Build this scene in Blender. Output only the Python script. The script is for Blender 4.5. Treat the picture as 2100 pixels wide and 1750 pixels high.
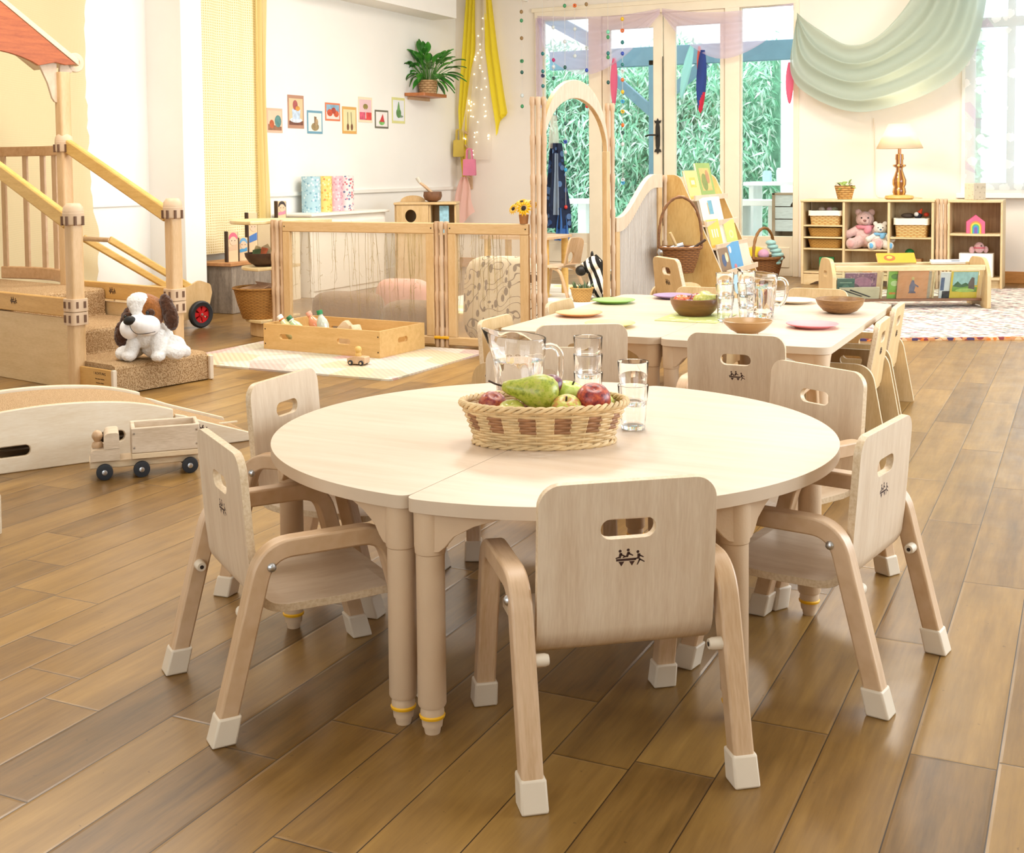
import bpy, math, random
from mathutils import Vector, Matrix
from mathutils.geometry import tessellate_polygon, delaunay_2d_cdt
for _o in list(bpy.data.objects): bpy.data.objects.remove(_o)
S = bpy.context.scene
COL = S.collection
PI = math.pi
R = math.radians
# ------------------------------------------------------------------ camera
# room frame: +Y runs along the floor boards to the glazed wall, +X to the right along it, lens 1 m above the floor
YAW, PITCH, ROLL, FPX, CYPX = 0.443985, 0.0537083, 0.0089179, 2503.96, 481.73
ca, sa = math.cos(YAW), math.sin(YAW)
def w2r(v): return Vector((v[0]*ca - v[1]*sa, v[0]*sa + v[1]*ca, v[2]))
_rt, _dn = Vector((1, 0, 0)), Vector((0, -math.sin(PITCH), -math.cos(PITCH)))
c_, s_ = math.cos(ROLL), math.sin(ROLL)
right = w2r(c_*_rt + s_*_dn); down = w2r(-s_*_rt + c_*_dn); fwd = w2r((0, math.cos(PITCH), -math.sin(PITCH)))
cam = bpy.data.cameras.new('camera'); cam_o = bpy.data.objects.new('camera', cam); COL.objects.link(cam_o)
cam.sensor_fit = 'HORIZONTAL'; cam.sensor_width = 36; cam.lens = 36*FPX/2100
cam.shift_y = (CYPX-875)/2100; cam.clip_start = .05; cam.clip_end = 100
mw = Matrix((right, -down, -fwd)).transposed().to_4x4(); mw.translation = (0, 0, 1)
cam_o.matrix_world = mw
S.camera = cam_o
# ------------------------------------------------------------------ sky, lamps, exposure
W = bpy.data.worlds.new('world'); S.world = W; W.use_nodes = True
_n = W.node_tree.nodes; _bg = _n['Background']
_bg.inputs[0].default_value = (.86, .95, 1, 1); _bg.inputs[1].default_value = 3.0
def area(name, loc, rot, sx, sy, power, col=(1, 1, 1)):
    l = bpy.data.lights.new(name, 'AREA'); l.shape = 'RECTANGLE'; l.size = sx; l.size_y = sy; l.energy = power; l.color = col
    o = bpy.data.objects.new(name, l); COL.objects.link(o); o.location = loc; o.rotation_euler = rot
    return o
WARM = (1, .935, .85)
area('ceiling_lamp', (-3.2, 7.2, 3.15), (0, 0, 0), 1.2, 1.2, 105, WARM)
area('ceiling_lamp', (-1.2, 3.6, 3.15), (0, 0, 0), 1.2, 1.2, 46, WARM)
area('ceiling_lamp', (-1.6, 8.6, 3.15), (0, 0, 0), 1.2, 1.2, 85, WARM)
area('ceiling_lamp', (-4.2, 4.0, 3.15), (0, 0, 0), 1.2, 1.2, 72, WARM)
area('ceiling_lamp', (-.6, .2, 3.15), (0, 0, 0), 1.2, 1.2, 10, WARM)
# added lamps stand in for daylight at unseen windows, right and behind the camera
area('window_daylight', (2.25, 5.2, 1.6), (0, R(90), 0), 1.9, 5.0, 190, (.78, .89, 1))
area('window_daylight', (-1.5, -1.9, 1.7), (R(90), 0, 0), 4.0, 1.9, 22, (.92, .96, 1))
S.view_settings.view_transform = 'Standard'; S.view_settings.look = 'None'
S.view_settings.exposure = 0.0; S.view_settings.gamma = 1; S.view_settings.use_curve_mapping = False
S.cycles.use_denoising = True
S.cycles.max_bounces = 16; S.cycles.diffuse_bounces = 4; S.cycles.glossy_bounces = 4
S.cycles.transmission_bounces = 16; S.cycles.transparent_max_bounces = 16
S.cycles.caustics_reflective = False; S.cycles.caustics_refractive = False
S.cycles.sample_clamp_indirect = 6
# ------------------------------------------------------------------ helpers
def tag(o, label=None, cat=None, group=None, kind=None):
    if label: o['label'] = label
    if cat: o['category'] = cat
    if group: o['group'] = group
    if kind: o['kind'] = kind
    return o
def thing(name, label, cat, loc=(0, 0, 0), rz=0, group=None, sc=None):
    o = bpy.data.objects.new(name, None); COL.objects.link(o); o.location = loc; o.rotation_euler = (0, 0, rz)
    if sc: o.scale = (sc, sc, sc)
    o.empty_display_size = .05
    return tag(o, label, cat, group)
def dup(root, loc=None, rz=None, label=None, group=None, sc=None, rot=None):
    r = root.copy(); COL.objects.link(r)
    if loc is not None: r.location = loc
    if rz is not None: r.rotation_euler = (0, 0, rz)
    if rot is not None: r.rotation_euler = rot
    if sc: r.scale = (sc, sc, sc)
    if label: r['label'] = label
    if group: r['group'] = group
    for ch in root.children:
        c = ch.copy(); COL.objects.link(c); c.parent = r
        for g in ch.children:
            d = g.copy(); COL.objects.link(d); d.parent = c
    return r
class MB:
    def __init__(s): s.v = []; s.f = []; s.m = []; s.cur = 0; s.X = Matrix()
    def add(s, vs, fs):
        b = len(s.v); X = s.X
        s.v += [X @ Vector(p) for p in vs]
        s.f += [tuple(b+i for i in f) for f in fs]; s.m += [s.cur]*len(fs)
        return s
    def at(s, loc=(0, 0, 0), rot=(0, 0, 0), sc=(1, 1, 1)):
        s.X = Matrix.LocRotScale(Vector(loc), __import__('mathutils').Euler(rot), Vector(sc)); return s
    def box(s, x0, y0, z0, x1, y1, z1):
        v = [(x, y, z) for z in (z0, z1) for y in (y0, y1) for x in (x0, x1)]
        return s.add(v, [(0, 2, 3, 1), (4, 5, 7, 6), (0, 1, 5, 4), (2, 6, 7, 3), (0, 4, 6, 2), (1, 3, 7, 5)])
    def cbox(s, c, d): return s.box(c[0]-d[0]/2, c[1]-d[1]/2, c[2]-d[2]/2, c[0]+d[0]/2, c[1]+d[1]/2, c[2]+d[2]/2)
    def cyl(s, p0, p1, r0, r1=None, n=16):
        return s.tube([p0, p1], [r0, r0 if r1 is None else r1], n)
    def lathe(s, prof, n=32, c=(0, 0, 0), sy=1):
        vs, rings = [], []
        for r, z in prof:
            if r < 1e-6: rings.append([len(vs)]*n); vs.append((c[0], c[1], c[2]+z))
            else:
                rings.append(list(range(len(vs), len(vs)+n)))
                vs += [(c[0]+r*math.cos(2*PI*i/n), c[1]+r*sy*math.sin(2*PI*i/n), c[2]+z) for i in range(n)]
        fs = []
        for a, b in zip(rings, rings[1:]):
            for i in range(n):
                j = (i+1) % n; q = [a[i], a[j], b[j], b[i]]; u = []
                for k in q:
                    if k not in u: u.append(k)
                if len(u) > 2: fs.append(tuple(u))
        return s.add(vs, fs)
    def tube(s, pts, r, n=8, closed=False):
        P = [Vector(p) for p in pts]; m = len(P); rs = r if isinstance(r, (list, tuple)) else [r]*m
        def tan(i):
            a = P[(i-1) % m] if (closed or i > 0) else P[i]; b = P[(i+1) % m] if (closed or i < m-1) else P[i]
            return (b-a).normalized()
        t = tan(0); u = t.orthogonal().normalized(); vs = []
        for i in range(m):
            t2 = tan(i); u = (u - t2*u.dot(t2)).normalized(); w = t2.cross(u)
            vs += [P[i] + rs[i]*(math.cos(2*PI*k/n)*u + math.sin(2*PI*k/n)*w) for k in range(n)]
        fs = []
        for i in range(m if closed else m-1):
            j = (i+1) % m
            fs += [(i*n+k, i*n+(k+1) % n, j*n+(k+1) % n, j*n+k) for k in range(n)]
        if not closed: fs += [tuple(range(n-1, -1, -1)), tuple(range((m-1)*n, m*n))]
        return s.add(vs, fs)
    def strip(s, pts, side, w, t):
        """bar of w (along side) by t swept along pts"""
        P = [Vector(p) for p in pts]; m = len(P); side = Vector(side).normalized(); vs = []
        for i in range(m):
            d0 = (P[i]-P[i-1]).normalized() if i else None; d1 = (P[i+1]-P[i]).normalized() if i < m-1 else None
            d = ((d0 or d1)+(d1 or d0)).normalized(); nn = side.cross(d).normalized()
            k = 1/max(.5, d.dot(d1 or d0))
            for a, b in ((-1, -1), (1, -1), (1, 1), (-1, 1)): vs.append(P[i]+side*(a*w/2)+nn*(b*t/2*k))
        fs = [(0, 1, 2, 3), tuple(4*(m-1)+k for k in (3, 2, 1, 0))]
        for i in range(m-1): fs += [(4*i+k, 4*i+4+k, 4*i+4+(k+1) % 4, 4*i+(k+1) % 4) for k in range(4)]
        return s.add(vs, fs)
    def prism(s, poly, c0, c1, f=lambda a, b, c: (a, b, c), holes=(), sidemat=None):
        loops = [list(poly)]+[list(h) for h in holes]
        if len(loops) == 1: tris = tessellate_polygon([[Vector((p[0], p[1], 0)) for p in loops[0]]])
        else:
            pts = [Vector((p[0], p[1])) for l in loops for p in l]; ed = []; o = 0
            for l in loops: ed += [(o+i, o+(i+1) % len(l)) for i in range(len(l))]; o += len(l)
            xs = [p.x for p in pts]; ys = [p.y for p in pts]; dx_, dy_ = max(xs)-min(xs), max(ys)-min(ys); st = max(dx_, dy_)/14
            def clear(c):
                for l in loops:
                    for i in range(len(l)):
                        a, b = Vector(l[i][:2]), Vector(l[i-1][:2]); ab = b-a; t = max(0, min(1, (c-a).dot(ab)/max(1e-12, ab.dot(ab))))
                        if (a+ab*t-c).length < st*.4: return False
                return True
            extra = [Vector((min(xs)+st*(i+.5), min(ys)+st*(j+.5))) for i in range(int(dx_/st)+1) for j in range(int(dy_/st)+1)]
            nin = len(pts); extra = [c for c in extra if clear(c)]; pts += extra
            _r = delaunay_2d_cdt(pts, ed, [], 0, 1e-7); V2 = _r[0]; back = [q[0] if q else 0 for q in _r[3]]
            def inside(c):
                k = False
                for l in loops:
                    for i in range(len(l)):
                        (x1, y1), (x2, y2) = l[i][:2], l[i-1][:2]
                        if (y1 > c[1]) != (y2 > c[1]) and c[0] < (x2-x1)*(c[1]-y1)/(y2-y1)+x1: k = not k
                return k
            keep_e = sorted({back[i]-nin for t in _r[2] for i in t if back[i] >= nin and inside(sum((V2[i] for i in t), Vector((0, 0)))/3)}); mp_ = {e+nin: k for k, e in enumerate(keep_e)}
            tris = [tuple(back[i] if back[i] < nin else nin+mp_[back[i]] for i in t) for t in _r[2] if inside(sum((V2[i] for i in t), Vector((0, 0)))/3)]
        flat = [p for l in loops for p in l]
        if len(loops) > 1: flat = flat+[tuple(extra[e]) for e in keep_e]
        n = len(flat)
        vs = [f(a, b, c0) for a, b in flat]+[f(a, b, c1) for a, b in flat]
        fs = [tuple(t) for t in tris]+[tuple(i+n for i in reversed(t)) for t in tris]
        s.add(vs, fs); base = len(s.v)-2*n; o = 0; keep = s.cur
        if sidemat is not None: s.cur = sidemat
        for l in loops:
            k = len(l)
            sf = [(base+o+i, base+o+(i+1) % k, base+n+o+(i+1) % k, base+n+o+i) for i in range(k)]
            s.f += sf; s.m += [s.cur]*len(sf); o += k
        s.cur = keep
        return s
    def ell(s, c, r, n=16, m=10, rot=None):
        r = (r, r, r) if isinstance(r, (int, float)) else r
        Q = __import__('mathutils').Euler(rot).to_matrix() if rot else Matrix.Identity(3); c = Vector(c)
        vs = [c + Q @ Vector((0, 0, -r[2]))]
        for i in range(1, m):
            a = PI*i/m-PI/2
            vs += [c + Q @ Vector((r[0]*math.cos(a)*math.cos(2*PI*k/n), r[1]*math.cos(a)*math.sin(2*PI*k/n), r[2]*math.sin(a))) for k in range(n)]
        vs.append(c + Q @ Vector((0, 0, r[2]))); L = len(vs)-1
        fs = [(0, 1+(k+1) % n, 1+k) for k in range(n)]
        for i in range(m-2): fs += [(1+i*n+k, 1+i*n+(k+1) % n, 1+(i+1)*n+(k+1) % n, 1+(i+1)*n+k) for k in range(n)]
        fs += [(L, 1+(m-2)*n+k, 1+(m-2)*n+(k+1) % n) for k in range(n)]
        return s.add(vs, fs)
    def grid(s, fn, nu, nv, cu=False):
        """surface fn(u,v), u and v from 0 to 1"""
        mu = nu if cu else nu+1
        vs = [fn(i/nu, j/nv) for j in range(nv+1) for i in range(mu)]
        fs = [(j*mu+i, j*mu+(i+1) % mu, (j+1)*mu+(i+1) % mu, (j+1)*mu+i) for j in range(nv) for i in range(nu)]
        return s.add(vs, fs)
    def build(s, name, mats, parent=None, smooth=40, bevel=0, seg=2, thick=0, sub=0, flip=False):
        me = bpy.data.meshes.new(name); me.from_pydata([tuple(v) for v in s.v], [], s.f)
        mats = mats if isinstance(mats, (list, tuple)) else [mats]
        for k in mats: me.materials.append(k)
        if len(mats) > 1: me.polygons.foreach_set('material_index', s.m)
        import bmesh
        bm = bmesh.new(); bm.from_mesh(me); bmesh.ops.recalc_face_normals(bm, faces=bm.faces[:]); bm.to_mesh(me); bm.free()
        if smooth:
            me.shade_smooth(); me.set_sharp_from_angle(angle=R(smooth))
        o = bpy.data.objects.new(name, me); COL.objects.link(o)
        if parent: o.parent = parent
        if thick:
            k = o.modifiers.new('thick', 'SOLIDIFY'); k.thickness = thick; k.offset = 0
        if bevel:
            k = o.modifiers.new('bevel', 'BEVEL'); k.width = bevel; k.segments = seg; k.limit_method = 'ANGLE'; k.angle_limit = R(40)
            if smooth: o.modifiers.new('flat', 'WEIGHTED_NORMAL').keep_sharp = True
        if sub:
            k = o.modifiers.new('sub', 'SUBSURF'); k.levels = sub; k.render_levels = sub
        return o
def rrect(w, h, r, n=6, cx=0, cy=0):
    r = min(r, w/2-1e-5, h/2-1e-5); out = []
    for sx, sy, a0 in ((1, 1, 0), (-1, 1, 90), (-1, -1, 180), (1, -1, 270)):
        for i in range(n+1):
            a = R(a0+90*i/n); out.append((cx+sx*(w/2-r)+r*math.cos(a), cy+sy*(h/2-r)+r*math.sin(a)))
    return out
def rpoly(pts, rs, n=6):
    """polygon with rounded corners; rs one radius or one per point"""
    out = []; m = len(pts); rs = rs if isinstance(rs, (list, tuple)) else [rs]*m
    for i in range(m):
        p = Vector(pts[i]); a = (Vector(pts[i-1])-p); b = (Vector(pts[(i+1) % m])-p); r = rs[i]
        if r <= 0: out.append(tuple(p)); continue
        ang = a.angle(b); L = min(r/math.tan(ang/2), a.length*.49, b.length*.49)
        p0, p1 = p+a.normalized()*L, p+b.normalized()*L
        for k in range(n+1):
            t = k/n; q = (1-t)**2*p0+2*t*(1-t)*p+t*t*p1; out.append((q.x, q.y))
    return out
def stadium(w, h, cx=0, cy=0, n=8): return rrect(w, h, h/2-1e-4, n, cx, cy)
def bend(pts, r, n=6):
    """rounds the corners of a 3-D polyline"""
    P = [Vector(p) for p in pts]; out = [P[0]]
    for i in range(1, len(P)-1):
        a, b = P[i-1]-P[i], P[i+1]-P[i]; L = min(r, a.length*.49, b.length*.49)
        p0, p1 = P[i]+a.normalized()*L, P[i]+b.normalized()*L
        for k in range(n+1):
            t = k/n; out.append((1-t)**2*p0+2*t*(1-t)*P[i]+t*t*p1)
    out.append(P[-1]); return out
XZ = lambda y0: (lambda a, b, c: (a, y0+c, b))
YZ = lambda x0: (lambda a, b, c: (x0+c, a, b))
rnd = random.Random(7)
def text_mesh(name, body, size, mat, parent, loc, rot, align='CENTER', ext=.0002):
    """lettering as a plain mesh"""
    cu = bpy.data.curves.new(name, 'FONT'); cu.body = body; cu.size = size; cu.extrude = ext; cu.align_x = align; cu.resolution_u = 2
    t = bpy.data.objects.new(name, cu); COL.objects.link(t); bpy.context.view_layer.update()
    me = bpy.data.meshes.new_from_object(t.evaluated_get(bpy.context.evaluated_depsgraph_get())); bpy.data.objects.remove(t); bpy.data.curves.remove(cu)
    me.materials.clear(); me.materials.append(mat); o = bpy.data.objects.new(name, me); COL.objects.link(o)
    if parent: o.parent = parent
    o.location = loc; o.rotation_euler = rot; return o
# ------------------------------------------------------------------ materials
def lin(h):
    h = h.lstrip('#'); o = []
    for i in (0, 2, 4):
        c = int(h[i:i+2], 16)/255; o.append(c/12.92 if c <= .04045 else ((c+.055)/1.055)**2.4)
    return (*o, 1)
class NT:
    def __init__(s, name):
        s.m = bpy.data.materials.new(name); s.m.use_nodes = True; s.t = s.m.node_tree; s.n = s.t.nodes; s.l = s.t.links
        s.b = s.n['Principled BSDF']; s.out = s.n['Material Output']
    def new(s, typ, **kw):
        n = s.n.new(typ)
        for k, v in kw.items():
            if k.startswith('i_'): n.inputs[int(k[2:]) if k[2:].isdigit() else k[2:]].default_value = v
            else: setattr(n, k, v)
        return n
    def link(s, a, b): s.l.new(a, b)
    def coord(s, sc=(1, 1, 1), rot=(0, 0, 0), out='Object'):
        c = s.new('ShaderNodeTexCoord'); m = s.new('ShaderNodeMapping'); s.link(c.outputs[out], m.inputs[0])
        m.inputs['Scale'].default_value = sc; m.inputs['Rotation'].default_value = rot
        return m.outputs[0]
    def math(s, op, a, b=None, c=None):
        n = s.new('ShaderNodeMath', operation=op)
        for i, x in enumerate((a, b, c)):
            if x is None: continue
            if isinstance(x, (int, float)): n.inputs[i].default_value = x
            else: s.link(x, n.inputs[i])
        return n.outputs[0]
    def ramp(s, fac, stops):
        r = s.new('ShaderNodeValToRGB'); e = r.color_ramp.elements
        while len(e) < len(stops): e.new(.5)
        for k, (p, c) in zip(e, stops): k.position = p; k.color = c if len(c) == 4 else (*c, 1)
        s.link(fac, r.inputs[0]); return r.outputs[0]
    def mix(s, fac, a, b):
        n = s.new('ShaderNodeMix', data_type='RGBA')
        for x, i in ((fac, 0), (a, 6), (b, 7)):
            if isinstance(x, (int, float, tuple)): n.inputs[i].default_value = x
            else: s.link(x, n.inputs[i])
        return n.outputs[2]
    def noise(s, vec, scale, detail=4, rough=.55, out=0):
        n = s.new('ShaderNodeTexNoise'); s.link(vec, n.inputs['Vector']); n.inputs['Scale'].default_value = scale
        n.inputs['Detail'].default_value = detail; n.inputs['Roughness'].default_value = rough; return n.outputs[out]
    def bump(s, h, k=.2, dist=.01):
        b = s.new('ShaderNodeBump'); b.inputs['Strength'].default_value = k; b.inputs['Distance'].default_value = dist
        s.link(h, b.inputs['Height']); s.link(b.outputs[0], s.b.inputs['Normal']); return s
    def base(s, c): s.link(c, s.b.inputs['Base Color']) if not isinstance(c, tuple) else s.b.inputs['Base Color'].__setattr__('default_value', c); return s
    def set(s, **kw):
        names = dict(rough='Roughness', metal='Metallic', spec='Specular IOR Level', coat='Coat Weight', trans='Transmission Weight', ior='IOR', alpha='Alpha', sss='Subsurface Weight', sheen='Sheen Weight', crough='Coat Roughness')
        for k, v in kw.items(): s.b.inputs[names[k]].default_value = v
        return s
def plain(name, h, rough=.5, var=.06, scale=6, stretch=(1, 1, 1), bump=0, bs=60, **kw):
    t = NT(name); c = lin(h); v = t.coord(stretch)
    f = t.noise(v, scale)
    lo = tuple(max(0, x*(1-var*2.2)) for x in c[:3])+(1,); hi = tuple(min(1, x*(1+var)) for x in c[:3])+(1,)
    t.base(t.ramp(f, [(.3, lo), (.7, hi)])).set(rough=rough, **kw)
    if bump: t.bump(t.noise(t.coord(), bs, 3), bump, .004)
    return t.m
def wood(name, h1, h2, stretch=(18, 18, 1.6), scale=2.2, rough=.42, fine=.35, **kw):
    """fine-grained wood, grain along the axis with the small stretch"""
    t = NT(name); v = t.coord(stretch)
    a = t.noise(v, scale, 5, .6); b = t.noise(v, scale*9, 2, .5)
    f = t.math('ADD', t.math('MULTIPLY', a, 1-fine), t.math('MULTIPLY', b, fine))
    t.base(t.ramp(f, [(.34, lin(h2)), (.62, lin(h1))])).set(rough=rough, **kw)
    t.bump(b, .04, .002)
    return t.m
def woven(name, h1, h2, fx=60, fz=90, rough=.75, bump=.6, **kw):
    """wicker: rods over and under upright stakes, u from the object's angle"""
    t = NT(name); c = t.new('ShaderNodeTexCoord'); sep = t.new('ShaderNodeSeparateXYZ'); t.link(c.outputs['Object'], sep.inputs[0])
    x, y, z = sep.outputs
    ang = t.math('ARCTAN2', y, x)
    row = t.math('FLOOR', t.math('MULTIPLY', z, fz))
    ph = t.math('ADD', t.math('MULTIPLY', ang, fx/2), t.math('MULTIPLY', row, PI))
    over = t.math('MULTIPLY_ADD', t.math('SINE', ph), .5, .5)
    rod = t.math('ABSOLUTE', t.math('SINE', t.math('MULTIPLY', z, fz*PI)))
    h = t.math('MULTIPLY', t.math('MULTIPLY_ADD', over, .6, .4), rod)
    nz = t.noise(t.coord(), 40, 3)
    f = t.math('MULTIPLY', h, t.math('MULTIPLY_ADD', nz, .6, .7))
    t.base(t.ramp(f, [(.08, lin(h2)), (.55, lin(h1))])).set(rough=rough, **kw).bump(h, bump, .004)
    return t.m
def cloth(name, h, trans=.0, translucent=.5, rough=.8, weave=0, sheen=.2):
    """thin cloth: partly see-through, light passes from behind"""
    t = NT(name); c = lin(h); t.base(c).set(rough=rough, sheen=sheen)
    tl = t.new('ShaderNodeBsdfTranslucent'); tl.inputs[0].default_value = c
    mx = t.new('ShaderNodeMixShader'); mx.inputs[0].default_value = translucent
    t.link(t.b.outputs[0], mx.inputs[1]); t.link(tl.outputs[0], mx.inputs[2]); res = mx.outputs[0]
    if trans:
        tr = t.new('ShaderNodeBsdfTransparent'); m2 = t.new('ShaderNodeMixShader'); m2.inputs[0].default_value = trans
        t.link(res, m2.inputs[1]); t.link(tr.outputs[0], m2.inputs[2]); res = m2.outputs[0]
        if weave:
            v = t.coord(); n = t.noise(v, weave, 2); t.link(t.math('MULTIPLY_ADD', n, .5, trans-.25), m2.inputs[0])
    t.link(res, t.out.inputs[0]); return t.m
def pane(name, tint=(.97, 1, .99, 1), gl=.04):
    t = NT(name); tr = t.new('ShaderNodeBsdfTransparent'); tr.inputs[0].default_value = tint
    g = t.new('ShaderNodeBsdfGlossy'); g.inputs['Roughness'].default_value = .02
    fr = t.new('ShaderNodeFresnel'); fr.inputs[0].default_value = 1.35
    mx = t.new('ShaderNodeMixShader'); t.link(t.math('MINIMUM', fr.outputs[0], .6), mx.inputs[0]); t.link(tr.outputs[0], mx.inputs[1]); t.link(g.outputs[0], mx.inputs[2])
    t.link(mx.outputs[0], t.out.inputs[0]); return t.m
def glassy(name, tint=(1, 1, 1, 1), rough=0., ior=1.45):
    t = NT(name); t.base(tint).set(rough=rough, trans=1, ior=ior); return t.m
def pattern(name, bg, cols, scale=20, thr=.35, rough=.6, out='Object'):
    """scattered blots of a few colours on a ground"""
    t = NT(name); v = t.coord(out=out)
    vo = t.new('ShaderNodeTexVoronoi'); vo.inputs['Scale'].default_value = scale; t.link(v, vo.inputs['Vector'])
    sep = t.new('ShaderNodeSeparateColor'); t.link(vo.outputs['Color'], sep.inputs[0])
    k = len(cols); r = t.new('ShaderNodeValToRGB'); r.color_ramp.interpolation = 'CONSTANT'; e = r.color_ramp.elements
    while len(e) < k: e.new(.5)
    for i, c in enumerate(cols): e[i].position = i/k; e[i].color = lin(c)
    t.link(sep.outputs[0], r.inputs[0])
    t.base(t.mix(t.math('LESS_THAN', vo.outputs['Distance'], thr), lin(bg), r.outputs[0])).set(rough=rough); return t.m
m_birch = wood('pale_birch', '#DECAB0', '#CDB497', stretch=(18, 1.6, 1.6))
m_birchdark = wood('honey_birch', '#DBBD8D', '#C8A672', stretch=(10, 10, 1.6))
m_plyedge = wood('ply_edge', '#E2CDAE', '#C9AC84', stretch=(160, 160, 160), scale=1, fine=.3)
m_beech = wood('beech', '#D3B391', '#BD9971', stretch=(14, 1.6, 1.6))
m_beechy = wood('beech_y', '#D9B083', '#C49566', stretch=(18, 1.6, 18))
m_rail = wood('golden_rail', '#DDB66B', '#C99D4F', stretch=(2, 18, 18))
m_maple = wood('table_laminate', '#DFCAB3', '#D5BDA3', stretch=(1.2, 14, 14), rough=.36, fine=.2)
m_edge = plain('table_edge', '#D2BCA2', .45, .03)
m_plast = plain('beige_plastic', '#D2B594', .5, .03, bump=.1, bs=250)
m_cap = plain('cap_plastic', '#DDCDB6', .5, .03)
m_yellowring = plain('yellow_ring', '#EDB21C', .45, .02)
m_steel = plain('bolt_steel', '#C9CCD0', .3, .02, metal=1)
m_logo = plain('burnt_logo', '#3C1F14', .7, .1)
m_dark = plain('dark_hole', '#2B1C10', .8)
m_white = plain('white_paint', '#F3EFE6', .55, .012)
m_wall = plain('wall_paint', '#EFE5D8', .8, .012, 2, bump=.05, bs=30)
m_wall2 = plain('wall_white', '#F4F1EA', .75, .012, 2, bump=.05, bs=30)
m_cream = plain('cream_frame', '#EFE2C8', .5, .02)
m_glass = glassy('clear_glass')
m_water = glassy('water', ior=1.33)
m_pane = pane('window_glass')
m_acryl = pane('clear_acrylic')
m_black = plain('black', '#15120F', .5, .1)
m_iron = plain('black_iron', '#1A1815', .45, .1)
m_carpet = None
def carpet(name, h1, h2, sc=120):
    t = NT(name); v = t.coord((1, 1, 1)); n = t.noise(v, sc, 2)
    w = t.new('ShaderNodeTexWave'); t.link(v, w.inputs['Vector']); w.inputs['Scale'].default_value = sc*.42; w.inputs['Distortion'].default_value = 9; w.inputs['Detail Scale'].default_value = 3
    f = t.math('ADD', t.math('MULTIPLY', n, .6), t.math('MULTIPLY', w.outputs['Fac'], .4))
    t.base(t.ramp(f, [(.35, lin(h2)), (.6, lin(h1))])).set(rough=.95, spec=.1).bump(f, .8, .006); return t.m
m_carpet = carpet('loop_carpet', '#CDAE86', '#9A7850')
def net(name, h, hole, n=70, trans=.25, axis='y'):
    """open weave: threads with see-through gaps"""
    t = NT(name); c = t.new('ShaderNodeTexCoord'); sep = t.new('ShaderNodeSeparateXYZ'); t.link(c.outputs['Object'], sep.inputs[0])
    a = sep.outputs[1 if axis == 'y' else 0]; z = sep.outputs[2]
    nz = t.noise(t.coord(), 14, 2)
    fa = t.math('FRACT', t.math('ADD', t.math('MULTIPLY', a, n), t.math('MULTIPLY', nz, .8))); fb = t.math('FRACT', t.math('MULTIPLY_ADD', z, n, t.math('MULTIPLY', nz, .6)))
    g = t.math('MULTIPLY', t.math('GREATER_THAN', fa, .42), t.math('GREATER_THAN', fb, .42))
    t.base(t.mix(g, lin(h), lin(hole))).set(rough=.85)
    tr = t.new('ShaderNodeBsdfTransparent'); mx = t.new('ShaderNodeMixShader'); t.link(t.math('MULTIPLY', g, trans), mx.inputs[0])
    t.link(t.b.outputs[0], mx.inputs[1]); t.link(tr.outputs[0], mx.inputs[2]); t.link(mx.outputs[0], t.out.inputs[0]); return t.m
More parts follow.
